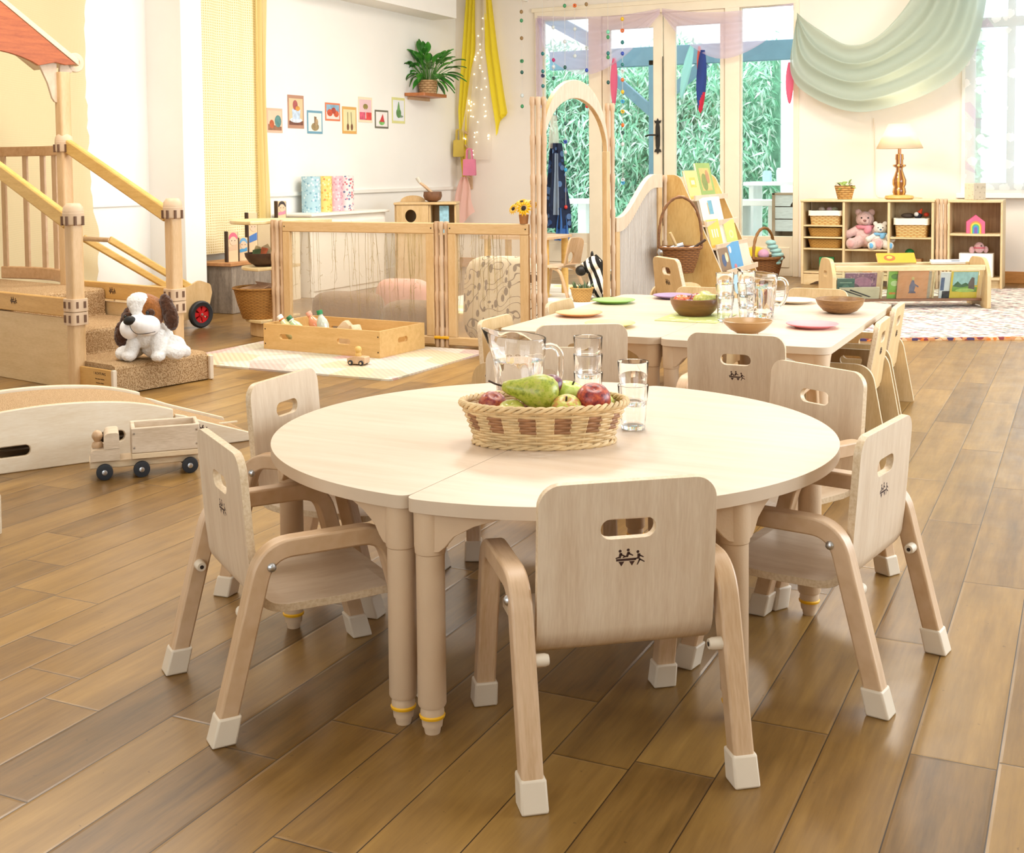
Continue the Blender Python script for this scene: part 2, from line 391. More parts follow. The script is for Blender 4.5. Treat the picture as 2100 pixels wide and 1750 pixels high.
# ------------------------------------------------------------------ setting
BY, LX, RX, FY, CZ = 11.09, -5.89, 2.4, -2.0, 3.25
def struct(o, label=None): tag(o, label, None, None, 'structure'); return o
def floor_mat():
    t = NT('oak_planks'); c = t.new('ShaderNodeTexCoord'); sep = t.new('ShaderNodeSeparateXYZ'); t.link(c.outputs['Object'], sep.inputs[0])
    x, y, z = sep.outputs
    rx = t.math('MULTIPLY_ADD', x, 1/.1388, 1.377/.1388); row = t.math('FLOOR', rx); fx = t.math('FRACT', rx)
    wn = t.new('ShaderNodeTexWhiteNoise', noise_dimensions='1D'); t.link(row, wn.inputs['W'])
    ry = t.math('ADD', t.math('MULTIPLY', y, 1/.95), t.math('MULTIPLY', wn.outputs[0], 7.31)); idy = t.math('FLOOR', ry); fy = t.math('FRACT', ry)
    cmb = t.new('ShaderNodeCombineXYZ'); t.link(row, cmb.inputs[0]); t.link(idy, cmb.inputs[1])
    w2 = t.new('ShaderNodeTexWhiteNoise', noise_dimensions='2D'); t.link(cmb.outputs[0], w2.inputs['Vector'])
    off = t.new('ShaderNodeVectorMath', operation='MULTIPLY_ADD'); t.link(cmb.outputs[0], off.inputs[0]); off.inputs[1].default_value = (3.7, 5.1, 0); t.link(c.outputs['Object'], off.inputs[2])
    mp = t.new('ShaderNodeMapping'); mp.inputs['Scale'].default_value = (9, .9, 1); t.link(off.outputs[0], mp.inputs[0])
    g1 = t.noise(mp.outputs[0], 2.2, 6, .62); mp2 = t.new('ShaderNodeMapping'); mp2.inputs['Scale'].default_value = (60, 4, 1); t.link(off.outputs[0], mp2.inputs[0]); g2 = t.noise(mp2.outputs[0], 2, 3, .6)
    blot = t.noise(c.outputs['Object'], 1.6, 4, .6)
    f = t.math('ADD', t.math('ADD', t.math('MULTIPLY', g1, .5), t.math('MULTIPLY', g2, .16)), t.math('ADD', t.math('MULTIPLY', w2.outputs[0], .2), t.math('MULTIPLY', blot, .22)))
    col = t.ramp(f, [(.30, lin('#4A3315')), (.48, lin('#79582A')), (.66, lin('#9A753C')), (.86, lin('#BB9455'))])
    e1 = t.math('MINIMUM', fx, t.math('SUBTRACT', 1, fx)); e2 = t.math('MULTIPLY', t.math('MINIMUM', fy, t.math('SUBTRACT', 1, fy)), .95/.1388)
    gap = t.math('LESS_THAN', t.math('MINIMUM', e1, e2), .008)
    speck = t.math('GREATER_THAN', t.noise(c.outputs['Object'], 55, 2, .5), .74)
    col = t.mix(t.math('MULTIPLY', speck, .45), col, lin('#4A2F18')); col = t.mix(gap, col, lin('#33210F'))
    t.base(col).set(spec=.5, coat=.12, crough=.15)
    rn = t.noise(c.outputs['Object'], 7, 4, .6)
    t.link(t.math('MULTIPLY_ADD', rn, .24, .22), t.b.inputs['Roughness'])
    h = t.math('ADD', t.math('MULTIPLY', g2, .12), t.math('MULTIPLY', t.math('MINIMUM', t.math('MULTIPLY', t.math('MINIMUM', e1, e2), 25), 1), .8))
    t.bump(t.math('ADD', h, t.math('MULTIPLY', rn, .35)), .22, .004); return t.m
m_floor = floor_mat()
struct(MB().box(LX-.15, FY-.15, -.08, RX+.15, BY+.06, 0).build('floor', m_floor, smooth=0))
struct(MB().box(LX-.15, FY-.15, CZ, RX+.15, BY+.12, CZ+.1).build('ceiling', m_wall2, smooth=0))
DX0, DX1, DZ = -5.0, -2.42, 2.52
WX0, WX1, WZ0, WZ1 = -.97, 1.9, .79, 2.75
wb = MB()
wb.prism([(LX-.15, -.05), (DX0, -.05), (DX0, DZ), (DX1, DZ), (DX1, -.05), (RX+.15, -.05), (RX+.15, CZ), (LX-.15, CZ)], 0, .14, XZ(BY), [[(WX0, WZ0), (WX0, WZ1), (WX1, WZ1), (WX1, WZ0)]])
struct(wb.build('wall_back', m_wall, smooth=0))
struct(MB().box(LX-.14, FY, -.05, LX, BY, CZ).build('wall_left', m_wall2, smooth=0))
wr = MB(); wr.prism([(FY, -.05), (BY, -.05), (BY, CZ), (FY, CZ)], 0, .14, YZ(RX), [[(2.7, .55), (7.7, .55), (7.7, 2.55), (2.7, 2.55)]])
struct(wr.build('wall_right', m_wall2, smooth=0))
wf = MB(); wf.prism([(LX-.1, -.05), (RX+.1, -.05), (RX+.1, CZ), (LX-.1, CZ)], 0, .14, XZ(FY-.14), [[(-3.5, .7), (.5, .7), (.5, 2.6), (-3.5, 2.6)]])
struct(wf.build('wall_front', m_wall2, smooth=0))
# pier on the left wall, dado line, high soffit
struct(MB().box(LX-.01, 6.553, 0, -5.582, 6.768, CZ).build('trim_1', m_wall2, smooth=30, bevel=.004), 'white plastered pier on the left wall')
struct(MB().box(LX-.01, 4.4, .775, LX+.012, 6.55, .79).box(LX-.01, 6.77, .80, LX+.02, BY, .83).build('trim_2', m_white, smooth=0))
struct(MB().box(LX-.01, 6.2, 2.47, -5.62, 10.6, CZ).build('trim_3', m_wall2, smooth=0), 'boxed-in soffit high on the left wall')
m_skirt = wood('skirting', '#C98A45', '#A96E30', stretch=(2, 20, 20))
sk = MB().box(LX, BY-.018, 0, DX0-.05, BY+.01, .1).box(DX1+.06, BY-.018, 0, RX, BY+.01, .1)
struct(sk.build('baseboard_back', m_skirt, smooth=30, bevel=.003))
struct(MB().box(LX-.005, 6.8, 0, LX+.018, BY-.03, .1).build('baseboard_left', m_white, smooth=0))
# glazed wall: outer frame, two fixed lights, two door leaves
fr = MB()
for x0, x1 in ((DX0, DX0+.07), (-4.43, -4.30), (-3.08, -2.945), (DX1-.03, DX1+.02)): fr.box(x0, BY-.02, 0, x1, BY+.1, DZ)
fr.box(DX0, BY-.022, DZ-.06, DX1, BY+.1, DZ+.03); fr.box(DX0-.03, BY-.03, DZ+.02, DX1+.03, BY, DZ+.06)
struct(fr.build('trim_4', m_cream, smooth=30, bevel=.004), 'cream frame of the glazed wall')
def fixed_light(k, x0, x1, z0, z1):
    f = MB(); f.prism([(x0, 0), (x1, 0), (x1, DZ-.02), (x0, DZ-.02)], 0, .05, XZ(BY+.02), [[(x0+.012, z0), (x0+.012, z1), (x1-.012, z1), (x1-.012, z0)]])
    for a, b in ((.08, z0-.1),): f.box(x0+.04, BY+.012, a, x1-.04, BY+.03, b)
    o = struct(f.build('window_%d' % k, m_cream, smooth=30, bevel=.004), 'tall fixed glazed panel beside the garden doors')
    MB().box(x0+.01, BY+.04, z0-.01, x1-.01, BY+.046, z1+.01).build('glass_pane', m_pane, o, smooth=0); return o
fixed_light(1, -4.93, -4.43, .365, 2.48); fixed_light(2, -2.945, -2.445, .365, 2.455)
def leaf(k, x0, x1, g0, g1):
    f = MB(); f.prism([(x0, .02), (x1, .02), (x1, DZ-.06), (x0, DZ-.06)], 0, .05, XZ(BY+.0), [[(g0, .38), (g0, 2.33), (g1, 2.33), (g1, .38)]])
    f.box(g0+.03, BY-.008, .1, g1-.03, BY+.01, .3)
    o = struct(f.build('door_%d' % k, m_cream, smooth=30, bevel=.005), 'cream glazed garden door leaf')
    MB().box(g0-.01, BY+.022, .37, g1+.01, BY+.028, 2.34).build('glass_pane', m_pane, o, smooth=0); return o
d1 = leaf(1, -4.295, -3.684, -4.215, -3.78); d2 = leaf(2, -3.674, -3.085, -3.56, -3.13)
h = MB(); yy = BY-.012
out = [(0, .17), (.012, .145), (.034, .15), (.026, .125), (.014, .12), (.02, .09), (.022, 0), (.02, -.09), (.014, -.12), (.026, -.125), (.034, -.15), (.012, -.145), (0, -.17)]
pl = [(-3.73+a, 1.30+b) for a, b in out]+[(-3.73-a, 1.30+b) for a, b in out[::-1][1:-1]]
h.prism(pl, -.006, .006, XZ(yy))
h.cyl((-3.73, yy, 1.31), (-3.73, yy-.05, 1.31), .009, n=10); h.tube(bend([(-3.73, yy-.045, 1.31), (-3.80, yy-.05, 1.312), (-3.84, yy-.045, 1.30)], .02), .008, 8)
h.build('door_handle', m_iron, d1)
h = MB().cyl((-3.679, BY-.012, .45), (-3.679, BY-.012, 2.05), .004, n=6); h.build('meeting_strip', m_iron, d1)
# window with sheer curtain on the right
f = MB()
f.prism([(WX0-.05, WZ0-.05), (WX1+.05, WZ0-.05), (WX1+.05, WZ1+.05), (WX0-.05, WZ1+.05)], 0, .06, XZ(BY-.015), [[(WX0+.06, WZ0+.06), (WX0+.06, 2.16), (WX1-.06, 2.16), (WX1-.06, WZ0+.06)], [(WX0+.06, 2.24), (WX0+.06, WZ1-.05), (WX1-.06, WZ1-.05), (WX1-.06, 2.24)]])
f.box(-.66, BY-.01, WZ0, -.60, BY+.04, WZ1); f.box(WX0-.08, BY-.09, WZ0-.07, WX1+.08, BY, WZ0-.03)
o = struct(f.build('window_3', m_white, smooth=30, bevel=.004), 'white window with a sheer curtain')
MB().box(WX0+.05, BY+.02, WZ0+.05, WX1-.05, BY+.026, WZ1-.04).build('glass_pane', m_pane, o, smooth=0)
for k, a in ((4, [(RX+.02, 2.7, .55, RX+.09, 7.7, 2.55)]),):
    f = MB()
    for i in range(5): f.box(RX+.02, 2.7+1.235*i, .55, RX+.1, 2.76+1.235*i, 2.55)
    f.box(RX+.02, 2.7, .55, RX+.1, 7.7, .62).box(RX+.02, 2.7, 2.48, RX+.1, 7.7, 2.55)
    struct(f.build('window_4', m_white, smooth=0))
f = MB()
for i in range(5): f.box(-3.5+.985*i, FY-.1, .7, -3.44+.985*i, FY-.02, 2.6)
f.box(-3.5, FY-.1, .7, .5, FY-.02, .77).box(-3.5, FY-.1, 2.53, .5, FY-.02, 2.6)
struct(f.build('window_5', m_white, smooth=0))
# ------------------------------------------------------------------ garden beyond the glass
m_stone = plain('patio_stone', '#D8D4CC', .8, .06, 3)
struct(MB().box(-11, BY+.15, -.16, 3, 22, -.06).build('patio', m_stone, smooth=0))
def foliage(name, label, cat, box, n, L, Wd, cols, droop, seed, ys):
    r = random.Random(seed); root = thing(name, label, cat, ((box[0]+box[1])/2, ys, -.06))
    ox, oy = (box[0]+box[1])/2, ys
    mats = [plain(name+'_leaf%d' % i, c, .5, .12, 9) for i, c in enumerate(cols)]
    mb = MB()
    for i in range(n):
        x = r.uniform(box[0], box[1]); z = r.uniform(box[2], box[3]); y = ys + r.uniform(0, .5) + .12*math.sin(x*5)+.1*math.sin(z*7+x)
        if z > box[3]-.35+.2*math.sin(x*4.3+seed) + r.uniform(0, .2): continue
        l = L*r.uniform(.6, 1.25); w = Wd*r.uniform(.7, 1.2); a = r.uniform(0, 2*PI); d = r.uniform(*droop)
        dr = Vector((math.cos(a)*math.cos(d), math.sin(a)*math.cos(d)*.6-.3, -math.sin(d))).normalized(); sd = dr.cross(Vector((r.uniform(-.5, .5), -1, r.uniform(-.2, .9)))).normalized()
        p = Vector((x-ox, y-oy, z)); mb.cur = r.randrange(len(cols)); up = sd.cross(dr)*l*.08
        mb.add([p, p+dr*l*.4+sd*w/2+up, p+dr*l, p+dr*l*.4-sd*w/2+up], [(0, 1, 2, 3)])
    mb.build('foliage', mats, root, smooth=0)
    mb = MB()
    for i in range(max(6, n//450)):
        x = r.uniform(box[0], box[1])-ox; mb.tube([(x, .5+r.uniform(-.2, .2), 0), (x+r.uniform(-.1, .1), .5, box[3]*.5), (x+r.uniform(-.2, .2), .45, box[3]*.85)], .012, 6)
    mb.build('stems', plain(name+'_stem', '#9DB58A', .6, .1), root)
    mb = MB().box(box[0]-ox, .62, 0, box[1]-ox, .72, box[3]-.25); mb.build('inner_growth', plain(name+'_inner', '#86BE9E', .9, .2, 14), root, smooth=0)
GB = ['#B5E4C8', '#9AD4B2', '#CDEFD8', '#82C29C', '#E6F8EA']
foliage('bamboo_hedge', 'pale green bamboo hedge outside behind the garden doors', 'hedge', (-7.6, -3.45, 0, 2.75), 15000, .16, .028, GB, (.2, 1.3), 3, 14.2)
foliage('laurel_hedge', 'broad-leaved green hedge outside, seen at the right edge of the glazed wall', 'hedge', (-3.08, -1.2, 0, 2.9), 6500, .12, .062, ['#9ADBAA', '#78C48E', '#5EAE78', '#C2ECC8'], (-.2, 1.0), 5, 14.75)
m_perg = plain('pergola_paint', '#6E93A8', .6, .05)
p = thing('pergola', 'blue-grey timber pergola outside the garden doors', 'pergola', (-4.2, 12.4, -.06))
MB().box(-.06, -.05, 0, .06, .05, 2.2).build('post', m_perg, p, bevel=.005)
MB().strip([(-.55, 0, 2.1), (.0, 0, 1.62)], (0, 1, 0), .08, .1).build('brace', m_perg, p, bevel=.004)
MB().box(-1.2, -.05, 2.14, 2.6, .05, 2.34).build('beam', m_perg, p, bevel=.005)
MB().strip([(.55, 0, 2.15), (.0, 0, 1.72)], (0, 1, 0), .08, .1).build('brace', m_perg, p, bevel=.004)
MB().strip([(-1.55, 0, 2.9), (-.55, 0, 2.34)], (0, 1, 0), .08, .14).build('rafter', m_perg, p, bevel=.004)
m_garden = plain('garden_white', '#F2F4F3', .5, .03)
def table_out(loc, label, sx, sy, hh):
    t = thing('garden_table', label, 'table', loc)
    MB().box(-sx/2, -sy/2, hh-.05, sx/2, sy/2, hh).build('tabletop', m_garden, t, bevel=.004)
    MB().box(-.05, -.05, .03, .05, .05, hh-.05).build('post', m_garden, t, bevel=.004)
    MB().box(-sx/3, -.06, 0, sx/3, .06, .05).build('foot', m_garden, t, bevel=.004); return t
table_out((-5.15, 12.7, -.06), 'small white garden table outside, seen through the arch', .5, .4, .72)
b = thing('garden_bench', 'white slatted bench outside the right-hand window light', 'bench', (-3.12, 12.6, -.06))
MB().box(-.3, -.2, .66, .2, .2, .72).build('seat', m_garden, b, bevel=.004)
for x in (-.22, .12): MB().box(x, -.18, 0, x+.07, .18, .66).build('leg', m_garden, b, bevel=.004)
m_crate = plain('weathered_crate', '#C9CCCB', .8, .08, 8, (2, 2, 20))
m_crate2 = plain('crate_brown', '#A38B72', .8, .1, 8)
c = thing('slatted_crate', 'weathered grey slatted crate with a half-round hand hole outside the window', 'crate', (-2.62, 12.25, -.06))
for i in range(3):
    z0 = .42+.125*i
    if i < 2: MB().box(-.24, -.16, z0, .24, -.14, z0+.115).build('slat', m_crate, c, bevel=.003)
    else:
        q = [(-.24, z0), (-.09, z0)]+[(.08*math.cos(a)*-1, z0+.055*math.sin(a)) for a in [PI*k/10 for k in range(11)]]+[(.24, z0), (.24, z0+.115), (-.24, z0+.115)]
        MB().prism(q, -.16, -.14, lambda a, b, c: (a, c, b)).build('slat', m_crate, c, bevel=.002)
for x in (-.26, .23): MB().box(x, -.17, 0, x+.03, .17, .8).build('post', m_crate2, c, bevel=.003)
MB().box(-.26, -.17, .78, .26, .17, .80).build('top', m_crate2, c, bevel=.003)
MB().box(-.24, .15, .02, .24, .17, .78).build('back', m_crate2, c, bevel=.003); MB().box(-.24, -.15, .25, .24, .15, .27).build('shelf', m_garden, c, bevel=.003)
c = thing('garden_shed_table', 'grey-white potting table with jars outside, behind the slatted crate', 'table', (-2.95, 13.2, -.06))
MB().box(-.45, -.25, .86, .45, .25, .9).build('tabletop', m_garden, c, bevel=.003)
for x in (-.4, .36): MB().box(x, -.2, 0, x+.05, .2, .86).build('leg', m_garden, c, bevel=.003)
for i, (x, hh, cl) in enumerate(((-.25, .12, '#B8D4EA'), (-.1, .15, '#E7EEF2'), (.15, .1, '#7FA6CC'))):
    tag(MB().lathe([(0, 0), (.045, 0), (.05, .02), (.05, hh-.03), (.035, hh), (0, hh)], 16).build('jar', plain('jar%d' % i, cl, .4)), ['pale blue jar on the potting table outside', 'white jar on the potting table outside', 'darker blue jar on the potting table outside'][i], 'jar').location = (-2.95+x, 13.2, .84)
# ------------------------------------------------------------------ logo and chairs
def logo(parent, M, w=.052, name='logo'):
    """small burnt mark: three figures at a cart; M maps the flat drawing onto the panel"""
    mb = MB(); k = w/52
    def poly(pts): mb.prism([(a*k, b*k) for a, b in pts], 0, .0006)
    mb.X = M
    poly([(-20, -3), (14, -3), (14, 1), (-20, 1)]); poly([(-16, -4), (-6, -4), (-11, -12)]); poly([(2, -4), (12, -4), (7, -12)])
    def fig(x, y, lean):
        poly([(x-2+2.6*math.cos(a)+lean*5, y+12+2.6*math.sin(a)) for a in [2*PI*i/10 for i in range(10)]])
        poly([(x-4, y), (x, y), (x+2+lean*4, y+9), (x-3+lean*4, y+9)]); poly([(x+lean*3, y+8), (x+8+lean*3, y+3), (x+7+lean*3, y+1.5), (x-1+lean*3, y+5)])
        poly([(x-4, y), (x-9, y-1), (x-9, y+1), (x-3, y+3)])
    fig(-12, 2, .1); fig(0, 3, .45); fig(20, -1, -.25)
    poly([(19, -1), (15, -11), (17, -11), (22, -2)]); poly([(20, 0), (29, -6), (28, -7.5), (18, -2)])
    return mb.build(name, m_logo, parent, smooth=0)
def shell_rows(prof, w, rc, slot_s, sw, sh, rf=.03):
    """ply sheet bent along prof [(y,z)]; rounded ends; hand slot centred slot_s along the sheet"""
    P = [Vector((0, y, z)) for y, z in prof]; L = [0]
    for a, b in zip(P, P[1:]): L.append(L[-1]+(b-a).length)
    T = L[-1]
    def at(s):
        for i in range(len(L)-1):
            if s <= L[i+1]+1e-9 or i == len(L)-2:
                t = (s-L[i])/(L[i+1]-L[i]); return P[i].lerp(P[i+1], t)
    ss = set(L); r = sh/2; a0, a1 = slot_s-r, slot_s+r
    for k in range(9):
        ss.add(rc*(1-math.cos(PI/2*k/8))); ss.add(T-rf*(1-math.cos(PI/2*k/8))); ss.add(slot_s-r*math.cos(PI*k/8))
    ss = sorted(ss); ss = [s for i, s in enumerate(ss) if i == 0 or s-ss[i-1] > 1e-5]
    rows = []
    for s in ss:
        hw = w/2
        if s < rc: hw -= rc-math.sqrt(max(0, rc*rc-(rc-s)**2))
        if s > T-rf: hw -= rf-math.sqrt(max(0, rf*rf-(rf-(T-s))**2))
        inh = a0-1e-6 <= s <= a1+1e-6
        hx = (sw/2-r+math.sqrt(max(0, r*r-(s-slot_s)**2))) if inh else sw/2-r
        d = (at(min(T, s+.002))-at(max(0, s-.002))).normalized(); rows.append((at(s), Vector((0, -d.z, d.y)), hw, hx, inh))
    return rows
def shell(rows, t):
    mb = MB(); vs = []; n = len(rows)
    for sgn in (1, -1):
        for p, nn, hw, hx, inh in rows:
            for x in (-hw, -hx, hx, hw): vs.append(p+nn*(sgn*t/2)+Vector((x, 0, 0)))
    F = lambda i, c: 4*i+c
    B = lambda i, c: 4*n+4*i+c
    main, side = [], []
    for i in range(n-1):
        hole = rows[i][4] and rows[i+1][4]
        for c in (0, 1, 2):
            if c == 1 and hole: continue
            main += [(F(i, c), F(i, c+1), F(i+1, c+1), F(i+1, c)), (B(i, c), B(i+1, c), B(i+1, c+1), B(i, c+1))]
        side += [(F(i, 0), F(i+1, 0), B(i+1, 0), B(i, 0)), (F(i, 3), B(i, 3), B(i+1, 3), F(i+1, 3))]
        if hole: side += [(F(i, 1), B(i, 1), B(i+1, 1), F(i+1, 1)), (F(i, 2), F(i+1, 2), B(i+1, 2), B(i, 2))]
        if not rows[i][4] and rows[i+1][4]: side.append((F(i+1, 1), F(i+1, 2), B(i+1, 2), B(i+1, 1)))
        if rows[i][4] and not rows[i+1][4]: side.append((F(i, 1), B(i, 1), B(i, 2), F(i, 2)))
    for c in (0, 1, 2): side += [(F(0, c), B(0, c), B(0, c+1), F(0, c+1)), (F(n-1, c), F(n-1, c+1), B(n-1, c+1), B(n-1, c))]
    mb.add(vs, main); b = len(mb.v); mb.f += side; mb.m += [1]*len(side); return mb
Y0 = -.198
def make_armchair():
    t = thing('toddler_armchair', '', 'chair')
    prof = [(.0545+Y0, .497), (.062+Y0, .40), (.070+Y0, .30), (.0735+Y0, .272)]
    for k in range(1, 8):
        a = PI/2*k/8; prof.append((.0745+.055*(1-math.cos(a))+Y0, .262-.052*math.sin(a)))
    prof += [(.135+Y0, .2085), (.24+Y0, .207), (.33+Y0, .210), (.362+Y0, .204)]
    rows = shell_rows(prof, .302, .038, .079, .094, .034)
    sh = shell(rows, .0145).build('seat_and_back', [m_birch, m_plyedge], t, bevel=.0022)
    ang = math.atan2(.0075, .097)
    logo(t, Matrix.Translation((0, .0665+Y0-.0085, .366)) @ Matrix.Rotation(PI/2+ang, 4, 'X'))
    for s in (-1, 1):
        x = s*.176
        path = bend([(x, .004+Y0, .02), (x, .084+Y0, .331), (x, .312+Y0, .331), (x, .392+Y0, .02)], .05, 8)
        fr = MB().strip(path, (1, 0, 0), .036, .034).build('side_frame', m_beech, t, bevel=.004)
        for yb, lean in ((0, .256), (.396, -.256)):
            mb = MB(); m2 = .05*lean
            v = []
            for z, e in ((0, .0225), (.05, .0215)):
                yc = yb+Y0+lean*z
                v += [(x-e, yc-e*.98, z), (x+e, yc-e*.98, z), (x+e, yc+e*.98, z), (x-e, yc+e*.98, z)]
            mb.add(v, [(0, 3, 2, 1), (4, 5, 6, 7), (0, 1, 5, 4), (1, 2, 6, 5), (2, 3, 7, 6), (3, 0, 4, 7)])
            mb.build('foot_cap', m_cap, fr, bevel=.004)
        mb = MB().lathe([(0, .006), (.004, .0055), (.0075, .003), (.0085, 0), (0, 0)], 14); mb.X = Matrix()
        o = mb.build('bolt', m_steel, fr); o.location = (x+s*.018, .092+Y0, .302); o.rotation_euler = (0, s*PI/2, 0)
        MB().tube([(x-s*.016, .05+Y0, .215), (x-s*.034, .05+Y0, .215), (x-s*.04, .05+Y0, .215)], [.0105, .0105, .0085], 14).build('peg', m_cap, fr)
        MB().tube([(x-s*.0402, .05+Y0, .215), (x-s*.0408, .05+Y0, .215)], .004, 10).build('peg_hole', m_dark, fr)
    return t
GA = 'toddler armchairs around the round table'
arm = make_armchair()
def place(o, first, x, y, d, label, group, sc=None):
    rz = math.atan2(d[1], d[0])-PI/2
    if first: o.location = (x, y, 0); o.rotation_euler = (0, 0, rz); tag(o, label, None, group); return o
    return dup(o, (x, y, 0), rz, label, group, sc)
place(arm, True, -.759, 1.953, (-.613, .79), 'toddler armchair nearest the camera, logo side of its back turned squarely to us', GA)
place(arm, 0, -1.391, 1.929, (.59, .807), 'toddler armchair at the left front of the round table, logo side seen slanted', GA)
place(arm, 0, -1.655, 2.462, (.995, .06), 'toddler armchair at the far left of the round table, in front of the carpeted ramp', GA)
place(arm, 0, -1.345, 2.995, (.42, -.907), 'toddler armchair behind the round table, seen through the water jug', GA)
place(arm, 0, -.692, 2.975, (-.5, -.866), 'toddler armchair at the back right of the round table, no logo towards us', GA)
place(arm, 0, -.4985, 2.46, (-.985, .174), 'toddler armchair at the right of the round table, turned side-on', GA)
GB2 = 'chairs around the pair of rectangular tables'
place(arm, 0, -.968, 3.745, (0, 1), 'logo-backed toddler armchair at the near edge of the right-hand rectangular table', GB2)
place(arm, 0, -1.56, 3.77, (-.50, .87), 'toddler armchair at the near edge of the left-hand rectangular table, behind glasses', GB2)
def make_panelchair():
    t = thing('panel_chair', '', 'chair')
    for s in (-1, 1):
        top = rpoly([(-.188, 0), (-.13, 0), (-.105, .105), (.105, .105), (.13, 0), (.188, 0), (.135, .287), (-.135, .287)], [.008, .008, .07, .07, .008, .008, .075, .075], 8)
        mb = MB(); mb.prism(top, s*.183-.009, s*.183+.009, YZ(0), [stadium(.085, .036, 0, .243)], sidemat=1)
        sp = mb.build('side_panel', [m_birchdark, m_plyedge], t, bevel=.003)
        for y in (-.085,): MB().cyl((s*.19, y, .237), (s*.1935, y, .237), .006, n=12).build('bolt', m_dark, sp)
    bk = rpoly([(-.14, 0), (.14, 0), (.14, .27), (-.14, .27)], [.01, .01, .045, .045], 8)
    mb = MB(); ang = R(9)
    f = lambda a, b, c: (a*1.235 if b < .1 else a, -.105-math.sin(ang)*b+math.cos(ang)*c, .165+math.cos(ang)*b+math.sin(ang)*c)
    mb.prism(bk, -.01, .01, f, [stadium(.09, .036, 0, .205)], sidemat=1); mb.build('backrest', [m_birchdark, m_plyedge], t, bevel=.003)
    MB().box(-.174, -.11, .15, .174, .15, .168).build('seat', m_birchdark, t, bevel=.003)
    logo(t, Matrix.Translation((0, -.1385, .31)) @ Matrix.Rotation(PI/2+ang, 4, 'X'))
    return t
pc = make_panelchair()
place(pc, True, -.842, 4.665, (-1, 0), 'plywood panel chair at the right side of the rectangular tables, nearer of the two', GB2)
place(pc, 0, -.858, 5.18, (-1, 0), 'plywood panel chair at the right side of the rectangular tables, farther of the two', GB2)
place(pc, 0, -1.93, 4.20, (1, 0), 'panel chair at the left side of the rectangular tables, by the orange plate', GB2)
place(pc, 0, -1.93, 4.83, (1, 0), 'panel chair at the left side of the rectangular tables, by the green plate', GB2)
place(pc, 0, -1.15, 5.585, (0, -1), 'panel chair at the far table edge, its top showing behind the cream plate', GB2)
place(pc, 0, -1.66, 5.47, (0, -1), 'panel chair at the far table edge, its top showing behind the purple plate', GB2)
place(pc, 0, -2.02, 6.62, (.72, .69), 'larger plywood panel chair standing off beyond the rectangular tables, below the hanging basket', None, 1.16)
# ------------------------------------------------------------------ tables
H = .427
def leg_parts(t, x, y, dirs, top=H-.024):
    mb = MB().lathe([(0, .05), (.0235, .05), (.0255, .054), (.0255, .33), (0, .33)], 24, (x, y, 0))
    lg = mb.build('leg', m_plast, t)
    MB().lathe([(0, .0), (.0135, 0), (.0145, .004), (.0155, .012), (.018, .013), (.019, .02), (.0195, .026), (.021, .028), (.0215, .04), (.020, .052), (0, .052)], 20, (x, y, 0)).build('levelling_foot', m_plast, lg)
    MB().lathe([(.0195, .027), (.0225, .029), (.0235, .033), (.0205, .036), (.0195, .036)], 24, (x, y, 0)).build('yellow_ring', m_yellowring, lg)
    mb = MB().lathe([(0, .325), (.0272, .325), (.0285, .34), (.029, top), (0, top)], 24, (x, y, 0))
    for dx, dy in dirs:
        d = Vector((dx, dy)).normalized(); nn = Vector((-d.y, d.x))
        pr = [(.0, .33), (.022, .333), (.036, .345), (.05, .362), (.085, .38), (.15, top-.004), (.15, top), (0, top)]
        def f(a, b, c, d=d, nn=nn): return (x+d.x*a+nn.x*c*(1-.55*a/.15), y+d.y*a+nn.y*c*(1-.55*a/.15), b)
        mb.prism(pr, -.026, .026, f)
    mb.build('corner_bracket', m_plast, lg, bevel=.002)
def half_table(label, c, ang, off):
    """half-round table; its straight edge runs along local Y at x=0, the round side to +X"""
    t = thing('half_round_table', label, 'table', (c[0], c[1], 0), ang, 'pair of half-round tables')
    rr = .611
    arc = [(rr*math.cos(a), rr*math.sin(a)) for a in [R(-90+180*k/72) for k in range(73)]]
    arc = [(max(.0005, x), y) for x, y in arc]
    poly = rpoly([(.0005, -rr)]+arc[2:-2]+[(.0005, rr)], [.045]+[0]*(len(arc)-4)+[.045], 8)
    MB().prism(poly, H-.024, H, sidemat=1).build('tabletop', [m_maple, m_edge], t, bevel=.003)
    q = .575
    for a in (-90, -30, 30, 90):
        x, y = q*math.cos(R(a)), q*math.sin(R(a)); 
        if abs(a) == 90: x = .033; y = math.copysign(q+.002, y)
        inx, iny = -x*.9+.02, -y
        if abs(a) == 90: dirs = [(.9, -y*.45), (.0, -y)]
        else: dirs = [(-x*.3-y, x-y*.3), (-x*.3+y, -x-y*.3)]
        leg_parts(t, x, y, dirs)
    return t
SE = -(.443985-.41649)   # seam turned slightly off the room axis
half_table('right-hand half of the round toddler table, fruit basket on it', (-1.064, 2.431), -SE*-1, 0)
half_table('left-hand half of the round toddler table, bare top towards the toy truck', (-1.064-.0004, 2.441), PI-SE*-1, 0)
def rect_table(label, x0, x1, y0, y1):
    t = thing('rectangular_table', label, 'table', ((x0+x1)/2, (y0+y1)/2, 0), 0, 'pair of rectangular tables')
    w, l = x1-x0, y1-y0
    MB().prism(rrect(w, l, .045, 8), H-.024, H, sidemat=1).build('tabletop', [m_maple, m_edge], t, bevel=.003)
    for sx in (-1, 1):
        for sy in (-1, 1): leg_parts(t, sx*(w/2-.036), sy*(l/2-.036), [(-sx, 0), (0, -sy)])
    return t
rect_table('left-hand rectangular toddler table with the green, orange and yellow plates', -1.921, -1.313, 3.905, 5.225)
rect_table('right-hand rectangular toddler table with the pink and cream plates', -1.311, -.742, 3.885, 5.24)
